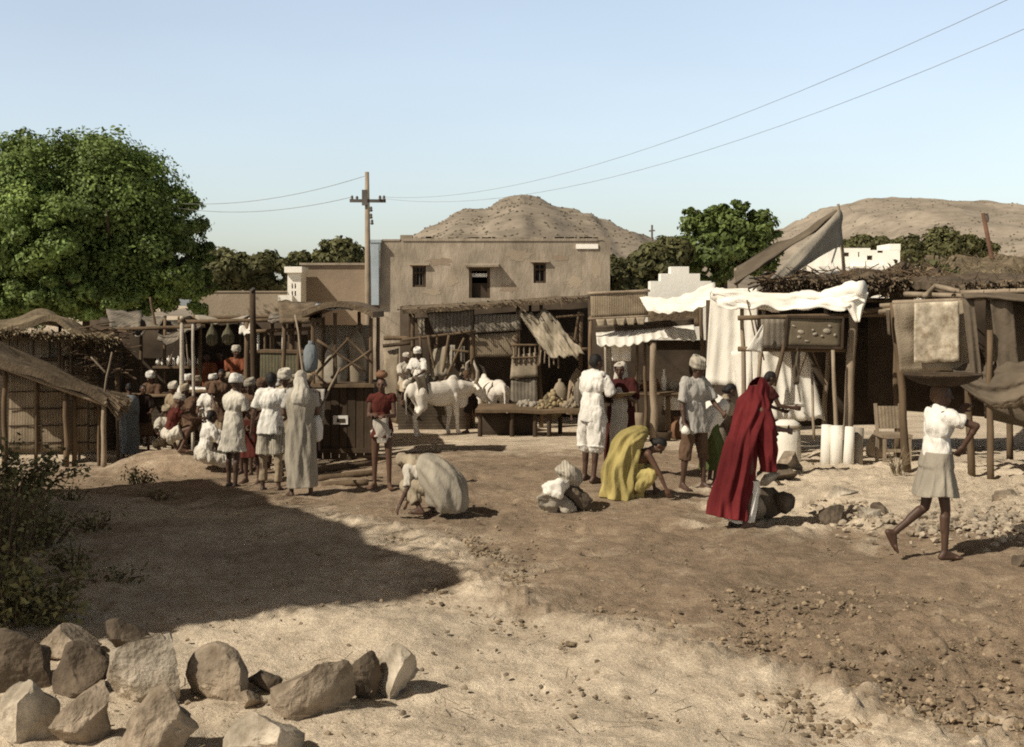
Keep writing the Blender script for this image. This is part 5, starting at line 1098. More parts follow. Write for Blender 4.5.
# ---- G: long stall behind the bulls
t = thing('long_mat_stall', GD(500, 32), 'long ramshackle stall hung with mats and a draped tarp beneath the big mud house', 'stall')
dG = 31.2
thatch('roof', t, (404, 308, 34), (590, 297, 34), (402, 312, dG-.3), (588, 299, dG-.3), m_thatchd, n=260, thick=.11, ln=.35, r=.005, amp=.07, freq=4)
for px, pt, r_ in ((413, 312, .06), (437, 314, .035), (472, 306, .07), (518, 303, .065), (541, 304, .055), (581, 312, .055), (595, 300, .05)): post(t, px, pt, dG, r=r_, m=m_wood)
for px in (410, 470, 530, 590): post(t, px, 305, 33.8, r=.05, m=m_darkwood)
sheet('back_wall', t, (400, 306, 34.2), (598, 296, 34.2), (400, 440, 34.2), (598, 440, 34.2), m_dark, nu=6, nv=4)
sheet('hung_mat', t, (426, 312, dG-.06), (473, 309, dG-.06), (434, 333, dG-.06), (473, 334, dG-.06), m_mat2, nu=14, nv=8, fold=.025, nf=5, thick=.02, edge=.1)
sheet('hung_mat', t, (475, 315, dG-.06), (520, 314, dG-.06), (474, 333, dG-.1), (522, 330, dG-.1), m_mat2, nu=14, nv=8, fold=.025, nf=4, thick=.02, amp=.04)
sheet('hung_mat', t, (471, 335, dG), (520, 332, dG), (471, 357, dG), (520, 357, dG), m_mat, nu=10, nv=6, amp=.04, thick=.03)
sheet('hung_mat', t, (512, 356, dG-.3), (537, 352, dG-.3), (510, 379, dG-.35), (538, 377, dG-.35), m_sack, nu=8, nv=6, amp=.05, thick=.03); sheet('hung_mat', t, (511, 380, dG-.3), (537, 378, dG-.3), (510, 404, dG-.35), (538, 404, dG-.35), m_mat2, nu=8, nv=6, amp=.05, thick=.03)
sheet('hung_mat', t, (566, 333, dG+.2), (578, 332, dG+.2), (564, 348, dG+.2), (578, 349, dG+.2), m_mat, nu=6, nv=6, amp=.03)
sheet('draped_tarp', t, (518, 313, dG-.1), (548, 310, dG-.1), (548, 355, dG-1.0), (584, 354, dG-1.0), m_tarp, nu=36, nv=22, fold=.035, nf=3.4, amp=.16, freq=4, sag=.08, thick=.02, edge=.12)
for px in (514, 519, 524, 530, 535): post(t, px, 345, dG-.35, 363, r=.022, name='rack_slat')
beam(t, (511, 345, dG-.38), (538, 345, dG-.38), .03, name='rack_rail'); beam(t, (511, 358, dG-.38), (538, 357, dG-.38), .025, name='rack_rail')
for px in (541, 545, 549, 553, 558): post(t, px, 350, dG-.7, 366+random.uniform(-3, 5), r=.018, name='rack_slat', pxb=px+random.uniform(-2, 3))
beam(t, (556, 317, dG-.1), (584, 315, dG-.1), .04); beam(t, (560, 350, dG-.6), (588, 349, dG-.6), .05); beam(t, (402, 340, dG-.2), (476, 331, dG-.2), .04); beam(t, (574, 345, dG-.2), (579, 312, dG-.2), .035)
sheet('hung_mat', t, (431, 350, dG-.1), (447, 346, dG-.1), (430, 378, dG-.4), (450, 374, dG-.3), m_tarp, nu=10, nv=8, fold=.04, nf=2, thick=.02)
for a, b_ in (((436, 400), (464, 338)), ((428, 335), (440, 400)), ((449, 335), (443, 372)), ((452, 350), (470, 352)), ((420, 336), (424, 395))): beam(t, (*a, dG-.3), (*b_, dG-.3), .035, m_wood, 'strut')
sheet('side_ledge', t, (398, 383, dG+.6), (470, 384, dG+.6), (396, 389, dG-.5), (470, 389, dG-.5), m_wood, nu=8, nv=4, thick=.07, amp=.02); sheet('side_front', t, (398, 391, dG-.4), (470, 391, dG-.4), (398, 436, dG-.4), (470, 436, dG-.4), m_matd, nu=6, nv=5, amp=.04)
sheet('door_mat', t, (384, 352, dG+.3), (399, 348, dG+.3), (384, 420, dG+.2), (398, 424, dG+.2), m_sack, nu=6, nv=8, amp=.05, thick=.03); beam(t, (384, 338, dG+.2), (410, 338, dG+.1), .06, m_wood); beam(t, (383, 346, dG+.2), (412, 343, dG+.1), .05, m_darkwood)
# low plank platform with heaps
t = thing('plank_platform', GD(530, 30.2), 'long low plank platform on stubby legs bearing the heaps of produce', 'platform')
mb = MB(); mb.patch(P(479, 405, 29.7), P(585, 405, 29.7), P(475, 411, 28.6), P(586, 412, 28.6), nu=12, nv=4, thick=.07, amp=.04); obj('deck', mb, m_wood, t)
for px, dd in ((480, 28.75), (512, 28.75), (535, 28.75), (549, 28.75), (580, 28.75), (500, 29.6), (560, 29.6)): post(t, px, 411, dd, r=.055, m=m_darkwood, name='leg')
sheet('under_shade_sheet', t, (482, 413, 29.2), (535, 413, 29.2), (482, 438, 29.2), (535, 438, 29.2), m_dark, nu=4, nv=3)  # dark sheet added as the shade beneath the deck
def heap(px, py, d, w, h, n, m_, lb, r=.055, nm='produce_heap'):
    mb = MB(); c = P(px, py, d); s_ = d/F
    for _ in range(n):
        a = random.uniform(0, 6.28); q = random.random()**.6; x_ = math.cos(a)*q*w*s_/2; y_ = math.sin(a)*q*w*s_/3; z_ = h*s_*(1-q)*random.uniform(.5, 1); rr = r*random.uniform(.7, 1.4); mb.ell(c+V((x_, y_, z_+rr*.6)), (rr*random.uniform(.8, 1.4), rr, rr*.85), Euler((random.random()*3, random.random()*3, random.random()*3)).to_matrix(), 8, 6)
    mb.ell(c+V((0, 0, 0)), (w*s_*.42, w*s_*.28, h*s_*.7), None, 12, 6); o = obj(nm, mb, m_, smooth=True); return tag(o, lb, 'produce', 'heaps of produce on the low platform')
heap(552, 407, 29.3, 30, 18, 60, m_veg, 'tall pale heap of produce on the plank platform below the tarp'); heap(528, 407, 29.2, 22, 7, 40, m_canvasg, 'low whitish heap of produce on the plank platform'); heap(571, 408, 29.1, 16, 9, 36, m_sack, 'brownish heap of produce before the hooded shopkeeper', .045); heap(543, 410, 28.9, 18, 7, 36, m_veg, 'small front heap of produce on the plank platform', .04)
# ---- H: pot stall with the white fringe
t = thing('pot_stall', GD(645, 28), 'dark stall with mat signboard and a white scalloped fringe awning, pots on its counter', 'stall')
dH = 27.6
sheet('mat_board', t, (590, 294, dH), (648, 291, dH), (591, 318, dH), (648, 315, dH), m_mat, nu=12, nv=6, amp=.03, thick=.04)
beam(t, (588, 293.5, dH-.03), (650, 290.5, dH-.03), .035, m_palewood); beam(t, (588, 319, dH-.03), (650, 316, dH-.03), .03, m_palewood)
for k in range(5): sheet('valance', t, (596+k*10, 319.5-k*.5, dH-.05), (605.5+k*10, 319-k*.5, dH-.05), (598+k*10, 326-k*.4, dH-.08), (604+k*10, 326-k*.4, dH-.08), m_sack, nu=5, nv=4, amp=.02, thick=.012)
def scallop(u, v, p): return p+V((0, -.02*math.sin(u*60), -(.055+.03*mnoise.noise(V((u*9, 1, 0))))*abs(math.sin((u+.02*mnoise.noise(V((u*5, 4, 0))))*math.pi*11))*v-.05*math.sin(u*7)*v))
sheet('fringe_awning', t, (596, 333, dH+.4), (694, 325, dH+.4), (597, 344, dH-.5), (697, 337, dH-.5), m_canvas, nu=66, nv=8, amp=.05, thick=.02, fn=scallop)
sheet('upper_front', t, (596, 326, dH+.42), (694, 318, dH+.42), (596, 336, dH+.42), (694, 328, dH+.42), m_matd, nu=10, nv=4, amp=.03); sheet('upper_front', t, (648, 308, dH+.8), (702, 303, dH+.8), (648, 330, dH+.8), (702, 326, dH+.8), m_thatchd, nu=10, nv=4, amp=.06)
for px, pt, r_, dd in ((653, 342, .085, dH-.4), (591, 316, .05, dH), (645, 340, .04, dH-.2), (637, 342, .035, dH-.1), (701, 300, .05, dH+.3)): post(t, px, pt, dd, r=r_, m=m_palewood if r_ > .06 else m_wood)
sheet('counter_top', t, (628, 390, dH+.8), (704, 389, dH+.8), (627, 395, dH-.2), (703, 394, dH-.2), m_wood, nu=8, nv=4, thick=.06, amp=.015)
for px in (632, 668, 684, 700): post(t, px, 395, dH-.1, r=.06, m=m_wood, name='leg')
sheet('back_wall', t, (588, 300, dH+1.55), (720, 300, dH+1.55), (588, 440, dH+1.55), (720, 440, dH+1.55), m_dark, nu=4, nv=4)  # dark-coloured sheet added so the stall's depth reads as shade
sheet('hung_cloth', t, (611, 343, dH+.1), (631, 342, dH+.1), (612, 361, dH+.1), (631, 361, dH+.1), m_canvas, nu=12, nv=6, fold=.02, nf=2, thick=.012); sheet('hung_cloth', t, (604, 346, dH+.3), (611, 346, dH+.3), (605, 380, dH+.3), (611, 382, dH+.3), m_canvasg, nu=8, nv=6, fold=.03, nf=2, thick=.012)
sheet('under_cloth', t, (664, 396, dH+.1), (680, 396, dH+.1), (664, 410, dH+.1), (681, 410, dH+.1), m_canvas, nu=8, nv=5, amp=.04)
def pot(px, py, d, w, h, m_, lb, prof=None, nm='clay_pot', cat='pot', grp='pots on the counter of the pot stall'):
    s_ = d/F; W_, H_ = w*s_/2, h*s_; prof = prof or [(.45, 0), (.85, .15), (1, .4), (.85, .68), (.45, .82), (.42, .88), (.6, .98), (.5, 1.0)]
    mb = MB(); mb.lathe(P(px, py, d) if py else GD(px, d, -.02), [(a*W_, b_*H_) for a, b_ in prof], 16); o = obj(nm, mb, m_, smooth=True); return tag(o, lb, cat, grp)
BOT = [(1, 0), (1, .6), (.5, .72), (.42, .95), (.5, 1)]
pot(634, 391, dH+.3, 12, 12, m_sack, 'pale squat pot at the tray end of the counter'); pot(646, 391, dH+.4, 13, 10, m_clay, 'reddish clay pot on the counter next to the thick post'); pot(642, 382, dH+.5, 8, 8, m_sack, 'small pale pot stacked on the reddish clay pot')
pot(664, 391, dH+.2, 5, 22, m_canvas, 'tall thin white bottle standing on the counter', BOT, 'bottle', 'bottle'); pot(673, 391, dH+.3, 13, 9, m_canvasg, 'low wide whitish bowl on the counter beside the white bottle', [(.5, 0), (.9, .5), (1, .95), (.9, 1)]); pot(683, 391, dH+.35, 9, 12, m_clay, 'brown pot on the counter close to the turbaned man'); pot(677, 0, dH+.2, 13, 24, m_clay, 'big dark jar standing under the counter', None, 'clay_jar', 'jar', None); pot(638, 0, dH-.6, 12, 30, m_palewood, 'tall drum-like jar at the foot of the thick post', [(.8, 0), (.95, .3), (.95, .8), (.8, 1)], 'clay_jar', 'jar', None)

# ---- small goods and clutter
random.seed(55)
for k in range(9):
    px = 158+k*5.2; pot(px, 366+random.uniform(-1, 1), 27.0+random.uniform(-.15, .15), 4.6, 8+random.uniform(-1, 3), m_canvas, 'small white jar in the row along the rail beside the white shed post', [(.7, 0), (1, .35), (.8, .75), (.4, .85), (.5, 1)], 'white_jar', 'jar', 'white jars lined up on the rail')
t = thing('jar_rail', GD(180, 27.0), 'long rail shelf carrying the row of white jars', 'shelf')
mb = MB(); mb.bar(P(154, 367, 27.0), P(206, 367, 27.0), .25, .05); obj('board', mb, m_wood, t)
for px in (156, 204): post(t, px, 368, 27.0, r=.035, m=m_wood)
def basket(px, py, d, w, h, lb, m_=None, grp=None):
    s_ = d/F; W_, H_ = w*s_/2, h*s_; mb = MB(); mb.lathe(P(px, py, d) if py else GD(px, d, -.01), [(W_*.7, 0), (W_*.95, H_*.5), (W_*1.05, H_*.95), (W_, H_), (W_*.9, H_*.9), (W_*.8, H_*.5), (.01, H_*.35)], 18); o = obj('basket', mb, m_ or m_basket, smooth=True); return tag(o, lb, 'basket', grp)
basket(443, 389, 31.0, 18, 9, 'round basket on the ledge behind the back of the side-on bull'); basket(458, 388, 31.2, 14, 7, 'small shallow basket on the ledge next to the round basket', m_basketd)
sack(464, 386, 31.6, 13, 20, m_sack, 'tan sack leaning at the end of the ledge behind the bull'); sack(432, 388, 31.5, 13, 17, m_canvasg, 'whitish sack on the ledge behind the perched men')
sack(560, 405, 29.6, 14, 24, m_sack, 'short tan sack rising behind the tall heap of produce'); sack(579, 406, 29.4, 11, 26, m_mat2, 'grey sack standing at the corner of the plank platform')
basket(602, 0, 26.9, 20, 9, 'wide flat basket on the ground at the foot of the fringe stall'); basket(664, 0, 27.2, 16, 10, 'round basket on the ground under the fringe counter', m_basketd)
sack(717, 0, 24.0, 20, 34, m_canvasg, 'whitish sack standing under the tall straight white sheet'); basket(738, 0, 21.0, 24, 12, 'broad basket on the ground under the narrow white strip')
sack(876, 0, 20.2, 18, 26, m_sack, 'brown sack in the mouth of the dark stall beside the chair')
pot(694, 391, 27.95, 8, 10, m_sack, 'tan pot at the far end of the counter beside the tall white sheet'); pot(656, 391, 28.1, 9, 12, m_clay, 'clay pot behind the thick post on the counter')
for i, (px, py, d_, w, h) in enumerate(((421, 318, 31.0, 7, 16), (452, 345, 30.9, 6, 20), (462, 346, 30.9, 5, 15))):
    o = sheet('hanging_rag', None, (px-w/2, py, d_), (px+w/2, py, d_), (px-w/2+1, py+h, d_), (px+w/2, py+h+2, d_), (m_tarp, m_canvasg, m_mat2)[i], ('brown rag hanging at the near corner post of the long mat stall', 'whitish rag hanging from the pole over the perched men', 'grey rag hanging beside the whitish one over the ledge')[i], 'rag', None, nu=8, nv=8, fold=.03, nf=1.5, amp=.03, thick=.012, edge=.2)
# ---- white roof cloth and the cloth stall
random.seed(33)
o = sheet('roof_sheet', None, (640, 300, 27.8), (716, 285, 26.5), (648, 311, 26.6), (716, 301, 23.2), m_canvas, 'broad white sheet slung over the roofs below the stepped parapet', 'cloth', nu=22, nv=12, amp=.12, sag=.12, thick=.02, fold=.02)
t = thing('cloth_stall', GD(790, 20.5), 'cloth-hung stall with crooked grey posts, a painted board and a thatched top', 'stall')
dI = 19.2
post(t, 853, 300, dI, 470, r=.075, pxb=846, bend=.05); post(t, 742, 300, 20.5, 452, r=.04, pxb=745); post(t, 764, 302, 20.2, r=.035, pxb=757); post(t, 712, 292, 22.3, r=.05); post(t, 757, 292, 22.3, r=.045)
post(t, 792, 316, dI-.05, 386, r=.035, pxb=774, m=m_wood); post(t, 826, 300, 22.8, r=.05); post(t, 897, 300, 20.4, r=.055, m=m_wood); post(t, 833, 350, 19.0, 468, r=.035, pxb=838); post(t, 812, 372, 19.4, 440, r=.022, pxb=814)
for a, b_ in (((712, 293, 21), (868, 297, 19.3)), ((738, 318, 19.3), (905, 314, 19.3)), ((738, 349, 19.25), (850, 350, 19.25)), ((853, 300, 19.2), (900, 300, 22.5)), ((742, 300, 20.4), (760, 296, 22.6)), ((860, 312, 19.2), (905, 306, 19.4))): beam(t, a, b_, .04)
for a, b_ in (((808, 350, 19.4), (797, 380, 20.2)), ((812, 350, 19.4), (826, 385, 20.2)), ((755, 320, 19.6), (764, 360, 20)), ((747, 300, 20), (757, 345, 20))): beam(t, a, b_, .014, name='stay')
thatch('roof', t, (760, 281, 25), (945, 272, 25), (764, 289, 20.9), (934, 289, 20.4), m_thatchd, n=2600, thick=.2, ln=.4, r=.0055, amp=.22, freq=4)
mb = MB(); sticks(mb, (765, 280, 23.5), (945, 274, 23.5), (770, 289, 21.2), (940, 288, 20.6), 130, .010, .9); obj('brushwood', mb, m_wood, t)
# painted board
pb = sheet('side_board', t, (761, 319, dI-.02), (786, 319, dI-.02), (762, 348, dI-.02), (786, 349, dI-.02), m_mat2, nu=6, nv=6, amp=.02, thick=.04)
bd = MB(); bd.patch(P(788, 317, dI-.12), P(842, 318, dI-.12), P(786, 346, dI-.15), P(841, 347, dI-.15), nu=10, nv=8, amp=.015, thick=.03); bo = obj('painted_board', bd, mat('board_brown', (.22, .18, .12), (.15, .12, .08), scale=4, bump=.3, dirt=.35), t, smooth=True)
mb = MB(); 
for a, b_ in (((787, 316.5), (843, 317.5)), ((785, 347), (842, 348)), ((787, 316.5), (785, 347)), ((843, 317.5), (842, 348))): mb.bar(P(*a, dI-.16), P(*b_, dI-.17), .03, .04)
obj('board_frame', mb, m_darkwood, bo)
mb = MB()
for (px, py, w, h, rz) in ((801, 332, 7, 4, .2), (799, 337, 4, 3, 0), (815, 334, 5, 3, -.3), (813, 330, 3, 2, .5), (827, 331, 8, 5, .1), (830, 326, 4, 2.5, .4), (822, 336, 3, 2, 0), (835, 335, 3, 3, 0), (794, 326, 4, 1.6, .5), (807, 341, 5, 1.6, .1)):
    s_ = dI/F; c = P(px, py, dI-.145-.03*(py-317)/30); M_ = Matrix.Rotation(rz, 3, 'Y'); mb.ell(c, (w*s_/2, .012, h*s_/2), M_, 10, 6)
obj('painted_shape', mb, m_canvasg, bo, smooth=True)
sheet('dark_flap', t, (791, 350, dI+.05), (800, 350, dI+.05), (794, 385, dI+.05), (799, 384, dI+.05), m_canvasd, nu=6, nv=8, amp=.05, thick=.03)
sheet('inner_shade_sheet', t, (800, 316, 22.9), (905, 316, 22.9), (800, 425, 22.9), (905, 418, 22.9), m_dark, nu=5, nv=5); sheet('back_wall', t, (706, 300, 23.4), (906, 300, 23.4), (706, 428, 23.4), (906, 424, 23.4), m_dark, nu=5, nv=5)  # first sheet is added, its dark colour standing for the inside shade
# cloths hung on it: things of their own
hb = 'white cloths hung on the cloth stall'
sheet('hanging_sheet', None, (711, 289, 22.0), (757, 288, 21.8), (705, 384, 22.0), (759, 387, 21.6), m_canvas, 'tall straight white sheet hanging from roof to knee height behind the red sari', 'cloth', hb, nu=34, nv=16, fold=.018, nf=4, amp=.04, thick=.014)
sheet('hanging_sheet', None, (756, 350, 20.6), (806, 350, 20.7), (768, 420, 20.5), (826, 420, 20.6), m_canvas, 'low wide white cloth stretched slantwise below the painted board', 'cloth', hb, nu=30, nv=14, fold=.04, nf=4, amp=.05, thick=.014, edge=.05)
sheet('hanging_sheet', None, (731, 352, 21.2), (752, 345, 21.0), (738, 400, 21.2), (752, 404, 21), m_canvas, 'narrow white cloth strip between the tall sheet and the slanting pole', 'cloth', hb, nu=14, nv=10, fold=.03, nf=2, amp=.03, thick=.014)
mb = MB(); a, b_, c = P(762, 325, dI-.2), P(746, 350, dI-.25), P(762, 353, dI-.2); mb.patch(a, a+V((.02, 0, 0)), b_, c, nu=10, nv=10, amp=.02, thick=.014); o = obj('pennant_cloth', mb, m_canvas, smooth=True); tag(o, 'small white triangular cloth corner beside the painted board', 'cloth', hb)
# rolled awning
mb = MB(); pts = []; rr = []
for i in range(41):
    u = i/40; px = 714+150*u; py = 293+9*math.sin(math.pi*u*1.15)+1.2*math.sin(u*19); dd = 20.6-1.6*u; pts.append(P(px, py, dd)); k = abs(((u*4.2) % 1)-.5)*2; rr.append(.105+.03*(1-k**6)+.035*mnoise.noise(V((u*9, 3, 1))))
pts = [p+V((0, 0, .03*mnoise.noise(V((i_*.45, 0, 7))))) for i_, p in enumerate(pts)]; mb.tube(pts, rr, 18, wob=.05); mb.patch(P(716, 291, 20.45), P(858, 296, 18.95), P(717, 308, 20.4), P(846, 310, 18.95), nu=44, nv=8, fold=.012, nf=7, amp=.07, freq=5, thick=.014, edge=.35); o = obj('rolled_awning', mb, m_canvas, smooth=True); tag(o, 'white awning rolled up and tied along the front edge of the cloth stall', 'awning')
for u in (.24, .47, .71):
    i = int(u*40); mb = MB(); mb.tube([pts[i]+V((math.sin(a)*.02, math.cos(a)*rr[i]*1.12, math.sin(a)*rr[i]*1.12)) for a in [q*.4 for q in range(17)]], .012, 5); obj('tie_cord', mb, m_darkwood, o)
a, b_, c = P(840, 296, 19.0), P(869, 292, 19.0), P(858, 322, 18.9); mb = MB(); mb.patch(a, b_, c-V((.03, 0, 0)), c+V((.03, 0, 0)), nu=14, nv=10, fold=.03, nf=2, amp=.04, thick=.014); obj('loose_end', mb, m_canvas, o, smooth=True)
# wrapped white block, rolls
t = thing('wrapped_block', GD(787, 19.4), 'knee-high white cloth-wrapped block standing under the slanting white cloth', 'block')
c = GD(787, 19.5); h_ = P(0, 421, 19.3).z-c.z; mb = MB(); mb.lathe(c-V((0, 0, .05)), [(.21, 0), (.22, .1), (.215, h_*.6), (.20, h_), (.12, h_+.05)], 18, 1, .9); obj('wrapped_body', mb, m_canvas, t, smooth=True)
mb = MB(); mb.lathe(c+V((0, 0, h_*.8)), [(.222, 0), (.226, .03), (.222, .06)], 18, 1, .9); obj('binding', mb, m_sack, t, smooth=True)
for i, (px, dd, pt, r_) in enumerate(((826, 18.9, 425, .085), (836, 18.8, 426, .09), (848, 18.7, 427, .08), (857, 18.85, 428, .08))):
    c = GD(px, dd, -.03); tp = P(px+(1 if i < 2 else 2), pt, dd+.12); mb = MB(); mb.tube([c, c.lerp(tp, .5), tp], [r_*1.05, r_, r_*.95], 12, wob=.05); o = obj('cloth_roll', mb, m_canvas if i != 3 else m_canvasg, smooth=True)
    tag(o, ('upright white cloth roll closest to the wrapped block', 'second upright white cloth roll, thickest of the four', 'third upright cloth roll, touching the crooked post', 'greyish last roll in the row of upright cloth rolls')[i], 'cloth roll', 'upright cloth rolls leaning at the crooked post')
# ---- J: dark mat stall at the right edge
random.seed(35)
t = thing('dark_mat_stall', GD(960, 17.5), 'deep dark stall with a black-brown roof and hanging mats, beside the tray carrier', 'stall')
dJ = 16.9
for px, pt, dd, pxb, r_ in ((893, 303, 17.6, 908, .055), (964, 298, 17.0, 972, .05), (990, 330, 16.4, 991, .045), (1030, 296, 16.2, 1034, .06), (1010, 300, 19.5, 1010, .05)): post(t, px, pt, dd, r=r_, m=m_wood, pxb=pxb)
for a, b_ in (((880, 312, 18.5), (972, 295, 17)), ((962, 293, 17), (1040, 290, 16.3)), ((893, 303, 17.6), (966, 300, 17)), ((880, 306, 20), (1040, 294, 20)), ((905, 294, 18), (968, 296, 17)), ((925, 296, 17.4), (935, 286, 17.8)), ((935, 286, 17.8), (970, 294, 17))): beam(t, a, b_, .04, m_palewood)
thatch('roof', t, (900, 281, 21), (1080, 276, 21), (956, 292, 17.4), (1080, 286, 16.2), m_thatchd, n=900, thick=.12, ln=.3, r=.005, amp=.10, freq=4)
sheet('dark_awning', t, (958, 286, 17.6), (1075, 283, 17.0), (966, 300, 16.6), (1075, 299, 15.7), m_canvasd, nu=16, nv=8, amp=.08, thick=.03)
sheet('back_wall', t, (868, 310, 22), (1090, 290, 22), (868, 408, 22), (1090, 425, 22), m_dark, nu=5, nv=5); sheet('side_wall', t, (1068, 292, 16), (1092, 292, 22), (1068, 470, 16), (1092, 425, 22), m_matd, nu=5, nv=5)
sheet('inner_mat', t, (985, 300, 19), (1075, 300, 18), (985, 418, 19), (1075, 440, 18), m_canvasd, nu=8, nv=6, amp=.08, thick=.03)
for q in ((895, 305, 901, 318), (903, 304, 906, 316), (886, 310, 890, 326)): sheet('rag', t, (q[0], q[1], 17.5), (q[2], q[1], 17.5), (q[0]+2, q[3]+8, 17.5), (q[2]+1, q[3]+10, 17.5), m_canvasd, nu=4, nv=6, fold=.02, nf=1, thick=.01)
o = sheet('hanging_mat', None, (892, 304, dJ), (968, 300, dJ-.1), (900, 373, dJ+.1), (973, 369, dJ-.05), m_sack, 'large tan mat hanging above the head of the tray carrier', 'mat', None, nu=24, nv=14, amp=.08, freq=2, thick=.014, edge=.025)
m_print = mat('printed_cotton', (.82, .73, .57), (.25, .185, .115), scale=7, bump=.1, dirt=.3)
o = sheet('printed_cloth', None, (914, 303, dJ-.14), (959, 301, dJ-.2), (914, 363, dJ-.06), (959, 361, dJ-.17), m_print, 'pale blotchy printed cloth hung over the large tan mat', 'cloth', None, nu=22, nv=14, amp=.03, thick=.008, edge=.02)
o = sheet('long_rag', None, (962, 298, dJ-.2), (974, 300, dJ-.25), (973, 392, dJ-.4), (984, 398, dJ-.4), m_canvasd, 'long dark cloth strip hanging down beside the printed cloth', 'cloth', None, nu=8, nv=14, fold=.03, nf=1.5, thick=.014, edge=.2)
def belly(u, v, p): return p+V((0, -.08*math.sin(math.pi*v)+.05*math.sin(v*17+u*4), -.16*math.sin(math.pi*u)*v))
o = sheet('slung_mat', None, (950, 366, 17.0), (1026, 362, 16.2), (958, 384, 16.6), (1030, 404, 15.9), m_canvasd, 'heavy dark mat slung like a hammock at the front of the dark stall', 'mat', None, nu=26, nv=22, amp=.07, freq=4, thick=.05, fn=belly, edge=.1)
o = sheet('slung_mat', None, (990, 300, 16.5), (1012, 296, 16.4), (1000, 395, 16.4), (1022, 402, 16.3), m_canvasd, 'stiff brown mat hanging upright between the dark stall posts', 'mat', None, nu=10, nv=12, amp=.06, thick=.03)
# chair
t = thing('slatted_chair', GD(893, 19.0), 'low pale cane-backed chair standing in the mouth of the dark stall', 'chair')
c = GD(893, 19.0); s_ = 1
for sx_ in (-.19, .19):
    mb = MB(); mb.bar(c+V((sx_, -.2, -.02)), c+V((sx_, -.2, .40)), .045, .045); obj('leg', mb, m_palewood, t)
    mb = MB(); mb.bar(c+V((sx_, .2, -.02)), c+V((sx_, .16, .40)), .045, .045); mb.bar(c+V((sx_, .16, .40)), c+V((sx_, .28, .88)), .045, .04); obj('leg', mb, m_palewood, t)
mb = MB(); mb.box(c+V((0, 0, .42)), (.46, .46, .05)); obj('seat', mb, m_palewood, t)
mb = MB(); mb.patch(c+V((-.17, .27, .84)), c+V((.17, .27, .84)), c+V((-.17, .19, .5)), c+V((.17, .19, .5)), nu=6, nv=6, thick=.03); obj('backrest', mb, m_mat, t)
mb = MB(); mb.box(c+V((0, -.2, .2)), (.38, .03, .05)); obj('stretcher', mb, m_palewood, t)
# dry stalks in the yard
def stalks(c, n, h, lb, nm='dry_bush', m_=None, r=.004):
    mb = MB()
    for _ in range(n):
        a = random.uniform(0, 6.28); q = V((math.cos(a)*random.random()*.6, math.sin(a)*random.random()*.6, 1)).normalized()*h*random.uniform(.4, 1.1); b_ = c+V((math.cos(a)*.05, math.sin(a)*.05, 0)); mb.tube([b_, b_+q*.5+V((0, 0, .02)), b_+q+V((math.cos(a)*.06, math.sin(a)*.06, -.03))], [r, r*.8, r*.4], 4)
    o = obj(nm, mb, m_ or m_thatch); tag(o, lb, 'dry plant')
stalks(GD(897, 17.2), 50, .42, 'wispy dry bush at the foot of the thin post behind the tray carrier')
# ---- thatched mounds beyond the right stalls and the sail
t = thing('thatch_shelter', GD(985, 27), 'long straw-roofed shelter on the slope behind the dark stall', 'shelter')
thatch('roof', t, (925, 262, 31), (1090, 256, 31), (918, 292, 25.5), (1090, 288, 25.5), m_thatch, n=4000, thick=.25, ln=.5, r=.007, amp=.3, freq=4)
sheet('wall_mat', t, (925, 292, 26), (1090, 287, 26), (925, 400, 26), (1090, 400, 26), m_matd, nu=8, nv=4, amp=.05)
for px in (935, 990, 1050): post(t, px, 288, 25.7, r=.06, m=m_wood)
for i, (px, py, w, d_, lb) in enumerate(((930, 278, 26, 23.8, 'dark dry brush heap on the roofs between the white house and the dark stall'), (905, 284, 22, 22.8, 'lower dry brush heap on the cloth stall roof'))):
    mb = MB(); c = P(px, py+8, d_); s_ = d_/F
    for _ in range(420):
        a = random.uniform(0, 6.28); rr_ = random.random()**.5*w*s_; p = c+V((math.cos(a)*rr_, math.sin(a)*rr_*.7, random.random()*.45*(1-rr_/(w*s_)*.7))); q = V((random.uniform(-1, 1), random.uniform(-1, 1), random.uniform(-.2, .9))).normalized()*random.uniform(.1, .35); mb.tube([p, p+q], [.012, .005], 4)
        if random.random() < .7:
            l_ = random.uniform(.06, .14); w_ = q.orthogonal().normalized()*l_*.5; mb.add([p+q-w_, p+q+w_, p+q*1.3+w_*.4, p+q*1.4-w_*.3], [(0, 1, 2, 3)])
    o = obj('brush_heap', mb, m_leaf[1] if i == 0 else m_thatchd); tag(o, lb, 'brush heap')
t = thing('sail_awning', GD(790, 24), 'pointed brown and grey canvas awning hoisted on a thin pole above the cloth stall roof', 'awning')
tp = P(839, 209, 23.5)
mb = MB(); mb.pole(P(846, 300, 23.5), P(838, 204, 23.5), .04, .03, .01); obj('pole', mb, m_palewood, t)
mb = MB(); mb.patch(P(736, 270, 24.8), P(734, 284, 22.8), tp, tp+V((0, -.02, -.05)), nu=10, nv=22, amp=.10, sag=.12, thick=.02); obj('dark_sheet', mb, m_canvasd, t, smooth=True)
mb = MB(); mb.patch(tp+V((0, -.03, 0)), P(843, 244, 23.4), P(764, 284, 22.2), P(770, 286, 22.2), nu=12, nv=22, amp=.09, sag=.16, thick=.02); obj('pale_sheet', mb, m_canvasg, t, smooth=True)
mb = MB(); mb.tube([P(770, 284, 22.6), P(800, 280, 22.6), P(838, 273, 23)], [.05, .07, .05], 8); mb.tube([P(839, 240, 23.4), P(832, 262, 23.2), P(838, 282, 23)], [.02, .02, .02], 6); obj('boom', mb, m_canvas, t, smooth=True)
post(t, 736, 268, 24.4, 300, r=.04)
